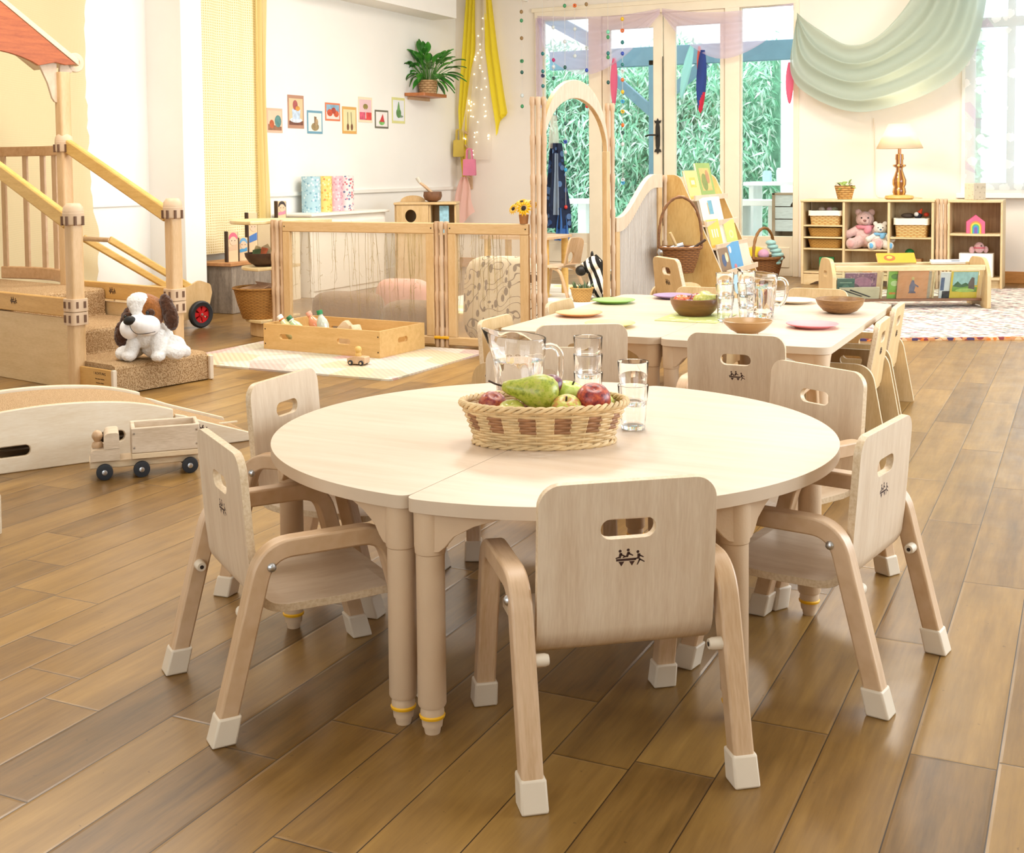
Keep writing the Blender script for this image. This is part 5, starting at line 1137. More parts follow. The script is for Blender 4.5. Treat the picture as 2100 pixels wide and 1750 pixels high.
for i in range(70):
    a = r.uniform(0, 2*PI); el = R(r.choice((75, 60, 45, 30, 15, 0, -20))+r.uniform(-10, 10)); L = r.uniform(.13, .2); h0 = r.uniform(.12, .2); d0 = Vector((math.cos(a)*math.cos(el), math.sin(a)*math.cos(el), math.sin(el)))
    st_ = Vector((math.cos(a)*.03, math.sin(a)*.03, .1)); p0 = st_+d0*r.uniform(.10, .24)*(1 if el > .3 else .75)+Vector((0, 0, h0*.5))
    if p0.x < -.075: p0.x = -.075
    sm.tube([st_, (st_+p0)/2+Vector((0, 0, .02)), p0], .003, 5)
    sd = d0.cross(Vector((0, 0, 1))).normalized() if abs(d0.z) < .95 else Vector((1, 0, 0)); sd = (sd+Vector((r.uniform(-.3, .3), r.uniform(-.3, .3), r.uniform(-.3, .3)))).normalized(); dn = Vector((0, 0, -1)); nn = sd.cross(d0).normalized()
    def fn(u, v, p0=p0, d0=d0, sd=sd, L=L, nn=nn):
        w = .034*math.sin(PI*min(1, v**.8))**.9*(1-.15*v); q = p0+d0*L*v+Vector((0, 0, -.055*v*v))+sd*w*(u*2-1)+nn*(.012*abs(u*2-1))
        q.x = max(q.x, -.098); return q
    mb.grid(fn, 4, 7)
tl = NT('glossy_leaf'); f_ = tl.noise(tl.coord(), 9, 3); tl.base(tl.ramp(f_, [(.3, lin('#1F5A1E')), (.55, lin('#3E8A2C')), (.75, lin('#6FB33E'))])).set(rough=.35)
mb.build('leaves', tl.m, pp, smooth=80); sm.build('stems', plain('leaf_stem', '#4E8A34', .5), pp)
# drapes and hooks in the far corner
m_tulle = cloth('yellow_tulle', '#F7E42E', .06, .4); m_sheer = cloth('white_sheer', '#F7EFE4', .35, .5); m_lav = cloth('lavender_sheer', '#E3D2EA', .42, .55); m_green = cloth('sage_voile', '#BDCBBE', .10, .45)
def drape(name, label, pl, prr, mat, y=BY-.03, folds=5, amp=.015, nv=30, cat='drape'):
    """cloth between a left and a right edge, each a list of (x, z)"""
    def at(P, v):
        k = v*(len(P)-1); i = min(int(k), len(P)-2); f = k-i; return (P[i][0]*(1-f)+P[i+1][0]*f, P[i][1]*(1-f)+P[i+1][1]*f)
    def fn(u, v):
        a, b = at(pl, v), at(prr, v); return (a[0]*(1-u)+b[0]*u, y-amp*(1+math.sin(2*PI*folds*u+2*v)), a[1]*(1-u)+b[1]*u)
    o = MB().grid(fn, 40, nv).build(name, mat, smooth=80); return tag(o, label, cat)
drape('tulle_drape', 'yellow tulle hanging to the left of the white sheer in the far corner', [(-5.73, 3.2), (-5.735, 2.7), (-5.79, 2.1), (-5.83, 1.6), (-5.815, 1.2), (-5.79, .9)], [(-5.61, 3.2), (-5.615, 2.7), (-5.63, 2.2), (-5.70, 1.6), (-5.735, 1.2), (-5.75, .9)], m_tulle, BY-.05, 3)
drape('tulle_drape', 'yellow tulle hanging to the right of the white sheer in the far corner', [(-5.52, 3.2), (-5.53, 2.7), (-5.52, 2.2), (-5.46, 1.75), (-5.41, 1.45), (-5.405, 1.33)], [(-5.44, 3.2), (-5.445, 2.7), (-5.38, 2.2), (-5.31, 1.75), (-5.275, 1.56), (-5.36, 1.55)], m_tulle, BY-.05, 2)
sh_ = thing('sheer_drape', 'white sheer with tiny fairy lights hanging between the yellow tulle lengths', 'drape', (0, 0, 0))
def fn(u, v):
    z = 3.2-2.1*v; w = .06+.10*max(0, min(1, (2.25-z)/.9))+.05*max(0, (1.6-z)); w *= 1-.25*math.exp(-((z-2.2)/.12)**2); c = -5.565-.07*max(0, 2.3-z); return (c+(u*2-1)*w, BY-.075-.012*math.sin(9*u+3*v), z)
MB().grid(fn, 24, 40).build('cloth', m_sheer, sh_, smooth=80)
te = NT('fairy_light'); te.b.inputs['Emission Color'].default_value = (1, .86, .5, 1); te.b.inputs['Emission Strength'].default_value = 6; r = random.Random(3)
for i in range(46):
    v = r.uniform(.32, .98); q = fn(r.uniform(.08, .92), v); MB().ell((q[0], q[1]-.012, q[2]), .006, 8, 5).build('fairy_light', te.m, sh_)
pr_ = thing('peg_rail', 'upright wooden peg strip on the corner wall holding the bags', 'peg rail', (-5.73, BY-.001, .8)); MB().box(-.02, -.02, 0, .02, 0, .62).build('strip', m_beech, pr_, bevel=.003)
for z in (.56, .42, .26, .12): MB().tube([(0, -.02, z), (0, -.11, z+.01), (0, -.12, z+.03)], .008, 8).build('peg', m_beech, pr_)
def bag(label, x, z, w, h, col, y=BY-.16):
    t = thing('small_bag', label, 'bag', (x, y, z), .25, 'little bags on the corner pegs'); m = plain('bag_'+col[1:], col, .75, .06)
    MB().prism(rpoly([(-w/2, -h), (w/2, -h), (w*.46, 0), (-w*.46, 0)], .012), -.028, .028, XZ(0)).build('body', m, t, bevel=.008)
    for yy in (-.02, .02): MB().strip(bend([(-w*.22, yy, 0), (-w*.18, yy, h*.62), (w*.18, yy, h*.62), (w*.22, yy, 0)], .03), (0, 1, 0), .004, .014).build('handle', m, t)
bag('small gold bag on the upper peg in the far corner', -5.80, 1.30, .11, .17, '#C9AE4A', BY-.13); bag('small pink bag on a peg in the far corner', -5.645, 1.105, .13, .165, '#DE7F9A', BY-.2)
def fn(u, v):
    z = .93-.48*v; w = .03+.105*v**.7; c = -5.72-.03*v; 
    return (c+(u*2-1)*w*(1+.1*math.sin(7*v)), BY-.17-.05*math.sin(PI*u)*v-.018*math.sin(14*u+2*v), z+.14*v*max(0, u-.55)*2*(1 if u > .5 else 0))
tag(MB().grid(fn, 30, 24).build('pink_cloth', cloth('pale_pink', '#F3C9BC', 0, .35), smooth=80), 'pale pink cloth hanging from the lowest corner peg', 'cloth')
# sunflowers on the fence rail
sf = thing('sunflower_pot', 'little pot of sunflowers standing on the fence rail', 'flowers', (-2.80, 6.038, FT+.0005))
MB().lathe([(0, 0), (.022, 0), (.028, .05), (.024, .05), (.02, .045), (0, .045)], 20).build('pot', plain('terracotta', '#A8703C', .7), sf)
m_pet = plain('sunflower_petal', '#F2BE12', .5, .1); m_ctr = plain('sunflower_centre', '#2A1A0C', .8)
for i, (x, y, z, rr, tx, ty) in enumerate(((.025, -.05, .085, .047, 70, 12), (-.045, -.03, .08, .036, 60, -35), (-.01, .0, .115, .04, 25, -5), (.045, .01, .105, .036, 30, 40), (-.05, .02, .1, .034, 30, -45))):
    mb = MB(); mb.at((x, y, z), (R(tx), R(ty), 0))
    for k in range(26):
        a = 2*PI*k/13+(.24 if k > 12 else 0); l = rr*(1 if k < 13 else .82); zz = .004 if k > 12 else 0
        mb.add([(rr*.25*math.cos(a), rr*.25*math.sin(a), zz), (l*.65*math.cos(a+.2), l*.65*math.sin(a+.2), zz+.006), (l*math.cos(a), l*math.sin(a), zz), (l*.65*math.cos(a-.2), l*.65*math.sin(a-.2), zz+.006)], [(0, 1, 2, 3)])
    mb.cur = 1; mb.ell((0, 0, .006), (rr*.3, rr*.3, .006), 14, 6); mb.build('flower_head', [m_pet, m_ctr], sf, smooth=0)
MB().tube([(0, 0, .04), (0, -.01, .08)], .012, 8).build('stems', plain('sf_stem', '#6E7A2E', .6), sf)
# curtains on the left wall
m_burlap = net('burlap', '#DCCAA0', '#CDB98C', 160, .12); m_netc = net('yellow_net', '#F1E6C2', '#E2CB8C', 52, .12)
def wallcloth(name, label, x, edge0, edge1, z0, z1, mat, amp, folds, rag=0, seed=1):
    r = random.Random(seed); nv = 60; jit = [r.uniform(-rag, rag) for _ in range(nv+1)]
    def fn(u, v):
        z = z1+(z0-z1)*v; y0, y1 = edge0(z), edge1(z)+jit[int(round(v*nv))]; return (x+amp*math.sin(2*PI*folds*u+1.5*math.sin(2*v)), y0*(1-u)+y1*u, z)
    return tag(MB().grid(fn, 60, nv).build(name, mat, smooth=80), label, 'curtain')
wallcloth('burlap_hanging', 'coarse beige burlap hanging on the left wall behind the play loft', LX+.028, lambda z: 4.45, lambda z: 6.0-.045*math.sin(1.2*(z-.2))+.05*math.exp(-((z-.55)/.2)**2),   .26, 3.2, m_burlap, .008, 4, .012)
wallcloth('net_curtain', 'pale yellow open-weave net curtain on the left wall beside the pier', LX+.09, lambda z: 6.80, lambda z: 7.74, .40, 3.2, m_netc, .008, 6)
wallcloth('net_curtain_edge', 'bunched yellow edge of the net curtain beside the pictures', LX+.115, lambda z: 7.62, lambda z: 7.76+.02*math.sin(3*z), .52, 3.2, cloth('yellow_net_fold', '#F3E2A4', .1, .4), .018, 2.5)
# ------------------------------------------------------------------ book display, hanging basket
bd = thing('book_display', 'sloping wooden book display with picture books by the garden doors', 'book display', (0, 0, 0))
m_disp = wood('display_side', '#D9B573', '#C69A55', stretch=(6, 6, 1.4))
side = rpoly([(-2.462, 0), (-1.99, 0), (-1.985, .10), (-2.37, .955), (-2.462, .955)], [.004, .02, .06, .07, .01])
for y in (7.46, 8.24):
    o = MB().prism(side, 0, .02, XZ(y), sidemat=1).build('side_panel', [m_disp, m_birch], bd, bevel=.004)
MB().prism([(-2.44, .93), (-2.42, .94), (-2.035, .09), (-2.055, .08)], 7.4805, 8.2395, lambda a, b, c: (a-.03, c, b)).build('back_board', m_birch, bd)
LEDGE = (.80, .635, .49, .33, .15)
for z in LEDGE:
    x = -2.375+(.955-z)*.45-.03; MB().box(x-.02, 7.481, z-.012, x+.055, 8.239, z).build('ledge', m_birch, bd); MB().box(x+.0555, 7.481, z-.012, x+.066, 8.239, z+.022).build('lip', m_birch, bd)
m_page = plain('pages', '#EFE8D8', .7, .03)
def book(label, w, h, col, loc, rot, group, art=(), th=.012, sc=1):
    """upright book, cover facing local -Y, bottom edge at the origin"""
    t = thing('picture_book', label, 'book', loc, 0, group); t.rotation_euler = rot
    MB().box(-w/2, -.0015, 0, w/2, 0, h).build('cover', col, t, smooth=0); MB().box(-w/2+.002, .0002, .002, w/2-.002, th-.0002, h-.002).build('pages', m_page, t, smooth=0); MB().box(-w/2, th, 0, w/2, th+.0015, h).build('back_cover', col, t, smooth=0)
    for i, (c, pts) in enumerate(art): MB().prism([(a*w/2, (b+1)*h/2) for a, b in pts], -.0004*i-.0022, -.0016, XZ(0)).build('cover_picture', plain('art_%d_%s' % (i, c[1:]), c, .6, .1, 30), t, smooth=0)
    return t
GBK = 'books on the sloping display'
def dbook(label, y, z, w, h, col, art=(), off=0):
    x = -2.375+(.955-z)*.45-.03+.034+off; book(label, w, h, plain('cover_'+col[1:]+str(len(label)), col, .5, .05), (x, y, z+.0005), (R(-13), 0, R(88)), GBK, art)
RC = lambda x0, y0, x1, y1: [(x0, y0), (x1, y0), (x1, y1), (x0, y1)]
dbook('pale yellow book at the top left of the display', 7.60, .80, .23, .185, '#EFD07C', [('#E3B95A', RC(-.5, -.2, .5, .5)), ('#F5E4B0', RC(-.3, -.0, .3, .3))])
dbook('green illustrated book at the top of the display, taller than its neighbour', 7.90, .80, .29, .235, '#8FA85A', [('#C9B06A', RC(-.7, -.6, .7, .7)), ('#7E8A4A', EL(-.2, -.1, .4, .5)), ('#B5855A', EL(.3, .2, .25, .4))])
dbook('wide open cream book with a blue inset on the second ledge', 7.76, .635, .42, .175, '#EFE0CC', [('#6FA3B4', RC(-.25, -.3, .15, .75)), ('#D9A24A', RC(-.32, -.3, -.27, .6))])
dbook('deep yellow book with white letters on the third ledge', 7.61, .49, .24, .18, '#F0BE52', [('#F6E6C8', RC(-.5, -.3, -.3, .3)), ('#F6E6C8', RC(-.1, -.3, .1, .3)), ('#F6E6C8', RC(.3, -.3, .5, .3))])
dbook('yellow-green book at the right of the third ledge', 7.98, .49, .24, .165, '#C6CE6E', [('#DDE39C', EL(.0, -.2, .4, .35)), ('#C6CE6E', EL(0, -.2, .22, .18))])
dbook('cream book behind the yellow-green book', 7.80, .49, .22, .15, '#EDE2CC', (), -.018)
dbook('blue book with a white bird near the bottom of the display', 7.83, .33, .28, .185, '#5C9CC6', [('#F2F0EA', EL(-.55, .5, .16, .25)), ('#C97A7A', EL(-.2, -.75, .2, .2)), ('#4A7EA8', RC(-.9, -.95, .9, -.85))])
dbook('orange-edged book behind the blue book', 7.72, .33, .2, .175, '#E0A24A', (), -.016)
dbook('brown picture book at the lower left of the display', 7.585, .33, .2, .16, '#8A6E52', [('#4A5A7A', EL(-.2, 0, .4, .5)), ('#D9C9A0', EL(.4, .2, .3, .4))])
dbook('pale pink book at the lower right of the display', 8.08, .33, .22, .16, '#E9CDB8')
dbook('light blue book on the lowest ledge of the display', 7.66, .15, .25, .17, '#A9CBD9', [('#E9E2D0', EL(0, 0, .5, .5))])
pegx, pegy = -2.335, 7.459
MB().tube([(pegx, pegy, .815), (pegx, pegy-.13, .822)], .007, 8).build('hook_peg', m_beech, bd)
def hoop_basket(name, label, loc, rz, r0, r1, h, sy, hh, mat, hm, lean=0, rr=.009):
    t = tub(name, label, loc, r0, r1, h, mat, rr*1.2, 40, sy, 'basket', rz)
    pts = [((r1+.005)*math.cos(PI*k/28)*(1+.12*math.sin(PI*k/28)), lean*math.sin(PI*k/28), h+hh*math.sin(PI*k/28)**.9) for k in range(29)]
    MB().tube(pts, [rr*(1+.18*math.sin(2.3*k)) for k in range(29)], 8).build('hoop_handle', hm, t, smooth=60); return t
m_twig = plain('twig_handle', '#8A5E38', .7, .2, 30)
hbx, hby, hbz = -2.322, 7.328, .345
hoop_basket('handled_basket', 'dark wicker basket of utensils hung by its hoop handle on the book display', (hbx, hby, hbz), CRX, .082, .128, .155, .85, .317, m_wdark, m_twig)
for i, (nm, lb, a, b, c, rot, col, L, rd) in enumerate((('wooden_spoon', 'wooden handle sticking up from the hanging basket', -.01, -.02, .13, (.2, -.45, 0), '#D9B884', .14, .010), ('dark_spatula', 'dark handled utensil leaning right out of the hanging basket', .055, -.03, .14, (.2, .95, 0), '#4A3426', .12, .009), ('whisk', 'silver whisk lying in the hanging basket', -.06, -.02, .15, (0, 1.25, 0), '#C9CCD0', .08, .02), ('tongs', 'silver tongs in the middle of the hanging basket', .02, -.04, .145, (0, 1.4, .4), '#D6D8DA', .09, .013))):
    t = thing(nm, lb, 'utensil', (hbx+a*math.cos(CRX)-b*math.sin(CRX), hby+a*math.sin(CRX)+b*math.cos(CRX), hbz+c), 0, 'utensils in the hanging basket'); t.rotation_euler = (rot[0], rot[1], rot[2]+CRX)
    m = plain('utensil_'+col[1:], col, .3 if i > 1 else .6, .05, metal=1 if i > 1 else 0)
    MB().tube([(0, 0, -.05), (0, 0, L*.6), (0, 0, L)], [rd*.7, rd, rd*.9], 10).build('shaft', m, t, smooth=60); MB().ell((0, 0, -.05), (rd*1.6, rd*.9, rd*2), 10, 8).build('head', m, t)
# ------------------------------------------------------------------ nook behind the arch
o = MB().prism(rrect(1.5, 2.2, .02, 3), 0, .006).build('pale_rug', pattern('pale_patches', '#EDEBE2', ['#F2E3B0', '#D9E6EA', '#F3F0E8'], 3.2, .5, .95), smooth=0); o.location = (-3.75, 8.55, 0); tag(o, 'pale cream and blue rug in the nook beyond the arch', 'rug')
nt = thing('nook_table', 'small round-legged table seen through the arch', 'table', (-4.06, 8.80, .006))
MB().prism(rrect(.62, .5, .06, 6), .448, .47).build('tabletop', m_beech, nt, bevel=.004)
for x in (-.25, .25):
    for y in (-.19, .19): MB().cyl((x, y, 0), (x, y, .4475), .028, n=16).build('leg', m_rail, nt)
nc = thing('bentwood_chair', 'small bentwood chair with a cut-out back seen through the arch', 'chair', (-3.745, 8.64, .006), R(78))
MB().prism(rrect(.26, .26, .05, 6), .24, .254).build('seat', m_birch, nc, bevel=.004)
mb = MB(); bo = rpoly([(-.105, .26), (.105, .26), (.10, .47), (-.10, .47)], [.01, .01, .06, .06], 8); mb.prism(bo, -.008, .008, lambda a, b, c: (a, -.125-(b-.26)*.25+c-.4*a*a*8, b), [EL(0, .315, .04, .045)]); mb.build('backrest', m_beech, nc, bevel=.003)
for sx in (-1, 1):
    MB().tube(bend([(sx*.10, -.05, .238), (sx*.11, -.125, .22), (sx*.125, -.215, .0)], .05), .0135, 10).build('leg', m_beech, nc); MB().tube(bend([(sx*.10, .05, .238), (sx*.11, .11, .22), (sx*.12, .16, .0)], .04), .0135, 10).build('leg', m_beech, nc)
zb = thing('plush_zebra', 'black and white plush zebra beside the far arch post', 'toy zebra', (-3.43, 8.64, .0065), CRX)
tz = NT('zebra_stripes'); wv_ = tz.new('ShaderNodeTexWave'); tz.link(tz.coord((1, .6, .7), (0, .5, .3)), wv_.inputs['Vector']); wv_.inputs['Scale'].default_value = 7; wv_.inputs['Distortion'].default_value = 2.5; tz.base(tz.ramp(wv_.outputs['Fac'], [(.46, lin('#15120F')), (.5, lin('#EFE8DA'))])).set(rough=.9)
mb = MB(); mb.ell((.08, .0, .10), (.13, .1, .10)).ell((.02, -.02, .17), (.06, .06, .09)).tube([(.03, -.03, .15), (-.04, -.1, .06), (-.06, -.13, .035)], [.05, .035, .03], 12).tube([(.12, -.05, .1), (.10, -.13, .05), (.08, -.17, .035)], [.05, .04, .03], 12).ell((-.0, -.03, .27), (.065, .055, .06)).tube([(0, -.03, .27), (-.075, -.06, .235)], [.055, .045], 14)
remesh(mb.build('body', tz.m, zb), .006); mb = MB(); mb.ell((-.095, -.07, .222), (.042, .04, .04)); mb.build('muzzle', m_black, zb, smooth=80)
mb = MB(); mb.ell((-.005, .01, .335), (.012, .018, .03)); mb.build('ear', m_black, zb); mb = MB(); mb.tube([(.02, 0, .33), (.06, .03, .28), (.085, .05, .2)], [.014, .02, .014], 8); mb.build('mane', m_black, zb); MB().ell((-.03, -.08, .285), .009, 8, 6).build('eye', m_black, zb)
tub('straw_basket', 'small straw basket with leafy bits in front of the plush zebra', (-3.44, 8.44, .0065), .06, .085, .10, m_wstraw, .007)
mb = MB(); r = random.Random(9)
for i in range(26):
    a = r.uniform(0, 2*PI); p = Vector((.04*math.cos(a), .04*math.sin(a), .06)); q = p+Vector((r.uniform(-.05, .05), r.uniform(-.05, .05), r.uniform(.05, .1))); s = Vector((r.uniform(-1, 1), r.uniform(-1, 1), 0)).normalized()*.012; mb.add([p, (p+q)/2+s, q, (p+q)/2-s], [(0, 1, 2, 3)])
o = mb.build('leaf_sprigs', plain('sprig', '#6E8A6A', .7, .2), smooth=0); o.location = (-3.44, 8.44, .0065); tag(o, 'green leaf sprigs in the small straw basket', 'leaves', None, 'stuff')
dr = thing('blue_costume', 'dark blue costume hanging by the left window light', 'costume', (-4.74, BY-.10, 0))
def costume(z0, z1, w0, w1, mat, nm, ox=0, seed=0):
    def fn(u, v):
        z = z1+(z0-z1)*v; w = w0+(w1-w0)*v; return (ox+(u*2-1)*w*(1+.06*math.sin(9*v+seed)), -.05*math.sin(PI*u)-.022*math.sin(5*PI*u+seed+2*v), z)
    MB().grid(fn, 30, 20).build(nm, mat, dr, smooth=80)
costume(.42, 1.25, .05, .16, pattern('navy_print', '#1E2A44', ['#2E4A7A', '#16203A', '#5A7AA8'], 14, .4, .9), 'skirt', 0, 1); costume(.55, 1.15, .03, .07, cloth('pale_blue_frill', '#B9CCE0', .1, .4), 'frill', .02, 2); costume(1.2, 1.52, .03, .07, m_sheer, 'white_top', -.02, 3); costume(.30, .62, .03, .09, plain('bright_blue', '#3E6FB5', .9, .1), 'blue_panel', .06, 4)
MB().tube([(0, 0, 1.5), (0, .03, 1.62), (0, .08, 1.63)], .005, 6).build('hanger', m_iron, dr)
# ------------------------------------------------------------------ swags, pennants, beads over the garden doors
def resample(P, n):
    P = [Vector(p) for p in P]; L = [0]
    for a, b in zip(P, P[1:]): L.append(L[-1]+(b-a).length)
    out = []
    for k in range(n+1):
        s = L[-1]*k/n; i = max(j for j in range(len(L)-1) if L[j] <= s+1e-9); t = (s-L[i])/max(1e-9, L[i+1]-L[i]); out.append(P[i].lerp(P[i+1], min(1, t)))
    return out
def crom(P, n=10):
    P = [Vector(p) for p in P]; Q = [P[0]*2-P[1]]+P+[P[-1]*2-P[-2]]; out = []
    for i in range(1, len(Q)-2):
        for k in range(n):
            t = k/n; a, b, c, d = Q[i-1], Q[i], Q[i+1], Q[i+2]; out.append(.5*((2*b)+(c-a)*t+(2*a-5*b+4*c-d)*t*t+(3*b-a-3*c+d)*t**3))
    out.append(P[-1]); return out
def swag(name, label, up, lo, mat, y0, belly, folds, famp, n=60, m=44):
    U, L = resample(crom([(a, 0, b) for a, b in up]), n), resample(crom([(a, 0, b) for a, b in lo]), n)
    def fn(u, v):
        i = u*n; k = min(int(i), n-1); f = i-k; a = U[k].lerp(U[k+1], f); b = L[k].lerp(L[k+1], f); p = a.lerp(b, v); e = math.sin(PI*min(1, max(0, u)))**.6
        return (p.x, y0-belly*e*(.3+.7*v)-famp*e*(1+math.sin(2*PI*folds*v+1.2*math.sin(4*u)))*(1-.35*v), p.z+.3*famp*math.sin(2*PI*folds*v))
    return tag(MB().grid(fn, n, m).build(name, mat, smooth=80), label, 'drape')
swag('lavender_swag', 'lavender sheer swag over the left half of the garden doors', [(-4.95, 2.50), (-4.5, 2.46), (-4.1, 2.45), (-3.69, 2.49)], [(-4.95, 2.44), (-4.80, 2.08), (-4.42, 1.90), (-4.02, 2.06), (-3.69, 2.44)], m_lav, BY-.06, .05, 4, .018)
swag('lavender_swag', 'lavender sheer swag over the right half of the garden doors', [(-3.67, 2.49), (-3.3, 2.43), (-2.9, 2.42), (-2.44, 2.46)], [(-3.67, 2.44), (-3.42, 2.16), (-3.08, 1.99), (-2.70, 2.12), (-2.44, 2.40)], m_lav, BY-.06, .05, 4, .018)
drape('lavender_tail', 'narrow lavender sheer tail down the left edge of the glazed wall', [(-4.97, 2.48), (-4.96, 1.6)], [(-4.88, 2.48), (-4.90, 1.6)], m_lav, BY-.05, 2, .012)
swag('sage_drape', 'pale sage green voile draped from the door corner up to the right above the lamp', [(-2.40, 2.36), (-2.19, 2.20), (-1.93, 2.05), (-1.68, 2.11), (-1.42, 2.40), (-1.28, 2.75), (-1.22, 3.1)], [(-2.40, 2.30), (-2.44, 1.86), (-2.26, 1.63), (-1.83, 1.475), (-1.30, 1.60), (-.95, 1.86), (-.82, 2.35), (-.78, 3.1)], m_green, BY-.10, .13, 3.6, .048, 80, 72)
def pennant(label, x, z0, z1, w, cols, y=BY-.10, lean=0):
    pts = [(-.3*w, 0), (.3*w, 0), (.5*w, -.45), (.35*w, -.8), (.02*w, -1), (-.3*w, -.75), (-.5*w, -.4)]; h = z0-z1
    mb = MB()
    def fn(u, v):
        ww = w*(.32+.5*math.sin(PI*min(1, v*1.05))**.8)*(1 if v < .97 else .2); return (x+lean*v+(u*2-1)*ww*.5, y-.01*math.sin(5*u+3*v), z0-h*v)
    mb.grid(fn, 8, 24)
    for q in range(len(mb.f)): mb.m[q] = 1 if (len(cols) > 1 and (q//8) > 15 and (q % 8)+((q//8)-15)*.8 > 5) else 0
    tag(mb.build('pennant', [cloth('pennant_%s' % c[1:], c, 0, .6) for c in (cols*2)[:2]], smooth=80), label, 'pennant', 'fabric pennants over the garden doors')
pennant('pink pennant hanging in the left door pane', -4.135, 2.05, 1.58, .085, ['#F2708E'])
pennant('pale turquoise pennant hanging in the right door pane', -3.37, 2.13, 1.64, .10, ['#A8E3E0'], BY-.10, -.10)
pennant('navy pennant with a red tip hanging in the right door pane', -3.26, 2.08, 1.50, .115, ['#3A4C8E', '#E0344E'], BY-.12, -.02)
pennant('small orange-red pennant behind the navy one', -3.30, 2.12, 1.80, .05, ['#E86A5A'], BY-.09)
pennant('pink pennant at the right edge of the glazed wall', -2.455, 1.93, 1.56, .085, ['#F2708E'], BY-.13)
BC = dict(g='#3E9A62', d='#1F5C54', t='#1E7A7A', b='#2348B8', n='#1A2A5A', o='#F0722A', y='#F4C41E', r='#D8362E', c='#DCE6E8', s='#2AA6DE', m='#C8307A', k='#9C7A4A', l='#7FE0B8')
bm_ = {k: plain('bead_'+k, v, .15, .03, coat=.5) for k, v in BC.items()}
for x, sx, beads in ((-5.085, 'at the far left, outside the glazed wall', [(24, 'k'), (42, 'g'), (78, 'k'), (125, 'g'), (148, 'd'), (196, 'c'), (218, 'g')]), (-4.86, 'at the left edge of the left window light', [(112, 't'), (148, 't'), (157, 'n'), (178, 't')]), (-4.745, 'with a magenta bead in the left window light', [(60, 'c'), (126, 'm'), (140, 'c'), (163, 'd')]),
        (-4.625, 'that reaches down through the arch', [(18, 'g'), (90, 'c'), (142, 'd'), (200, 'c'), (256, 'd'), (293, 'b'), (314, 'c'), (336, 'g'), (350, 's'), (426, 'r')]), (-4.52, 'topped by an orange bead', [(19, 'o'), (66, 'c'), (120, 'c')]), (-4.40, 'at the right edge of the left window light', [(18, 'k'), (105, 'c'), (150, 'b'), (215, 'y'), (222, 'r')]),
        (-4.18, 'with a mint bead at the left of the left door', [(76, 'l'), (86, 'g'), (118, 't'), (126, 'g'), (176, 'd')]), (-4.035, 'with many bright beads down the left door', [(52, 'y'), (75, 'o'), (98, 't'), (120, 'b'), (142, 't'), (155, 'c'), (172, 'o'), (196, 'y'), (215, 's'), (235, 'y'), (262, 'o'), (277, 'd'), (300, 'c'), (371, 'c'), (377, 's')])):
    t = thing('bead_string', 'string of glass beads ' + sx, 'bead string', (x, BY-.14, 0), 0, 'bead strings over the garden doors')
    zz = [2.56-(v-20)*.00476 for v, _ in beads]
    MB().tube([(0, 0, 2.66), (0, 0, zz[-1]-.02)], .0016, 5).build('thread', plain('thread', '#E6E2DA', .5), t); MB().box(-.01, -.01, 2.655, .01, .14, 2.665).build('hook', m_white, t)
    for z, (v, k) in zip(zz, beads):
        o = MB().lathe([(.006, -.008), (.016, -.012), (.021, 0), (.016, .012), (.006, .008)] if v % 2 else [(0, -.022), (.013, -.014), (.018, 0), (.013, .014), (0, .022)], 16).build('bead', bm_[k], t, smooth=60); o.location = (0, 0, z); o.rotation_euler = (PI/2 if v % 2 else 0, 0, 0)
# ------------------------------------------------------------------ shelf unit by the window, with lamp
cb = thing('cubby_shelf', 'low birch cubby shelf with baskets and bears under the table lamp', 'shelf', (-2.235, 10.42, 0))
CWd, CDp, CHt = 1.075, .36, .72
m_cub = wood('cubby_birch', '#E3CCA0', '#D2B27E', stretch=(12, 12, 1.6)); m_cubh = wood('cubby_birch_h', '#E3CCA0', '#D2B27E', stretch=(1.6, 12, 12))
MB().box(-.006, -.006, CHt-.02, CWd+.006, CDp, CHt).build('top', m_cubh, cb, bevel=.005)
for x in (0, .345, .71, CWd-.02): MB().box(x, 0, .0, x+.02, CDp-.02, CHt-.0205).build('upright', m_cub, cb, bevel=.003)
MB().box(.02, CDp-.0195, .09, CWd-.02, CDp-.004, CHt-.021).build('back', m_cub, cb)
for x0, x1, zs in ((.021, .344, (.095, .295, .392, .492)), (.366, .709, (.095, .292)), (.731, CWd-.021, (.095, .398))):
    for z in zs: MB().box(x0, .004, z, x1, CDp-.021, z+.013).build('shelf_board', m_cubh, cb, bevel=.002)
mb = MB(); mb.prism([(.0205, 0), (.05, 0)]+[(.07+(CWd-.14)*k/16, .05*math.sin(PI*k/16)**.35) for k in range(17)]+[(CWd-.05, 0), (CWd-.0205, 0), (CWd-.0205, .09), (.0205, .09)], .006, .022, XZ(0)); mb.build('plinth', m_cubh, cb)
hinge_post('hinge strip between the cubby shelf and the corner unit', Vector((-1.105, 10.45, 0)), .73, 3, 0, False)
cu_ = thing('corner_unit', 'birch corner shelf unit with rounded boards beside the window', 'shelf', (-1.055, 10.42, 0))
def qshape(w, d): return [(0, d), (0, 0)]+[(w*k/10, -.035*math.sin(PI*k/10)+.12*(k/10)**2*0) for k in range(1, 10)]+[(w, .0), (w, d)]
for z in (.08, .432, .70): MB().prism([(a+(.0 if z > .6 else .018), b) for a, b in qshape(.415 if z > .6 else .379, .36 if z > .6 else .33)], z, z+.018).build('shelf_board', m_cubh, cu_, bevel=.004)
MB().box(0, 0, 0, .017, .36, .6995).build('upright', m_cub, cu_, bevel=.003); MB().box(.398, 0, 0, .415, .36, .6995).build('upright', m_cub, cu_, bevel=.003); MB().box(.0175, .335, .06, .3975, .35, .6995).build('back', wood('boarded_back', '#CDA77A', '#A98054', stretch=(26, 12, .8)), cu_)
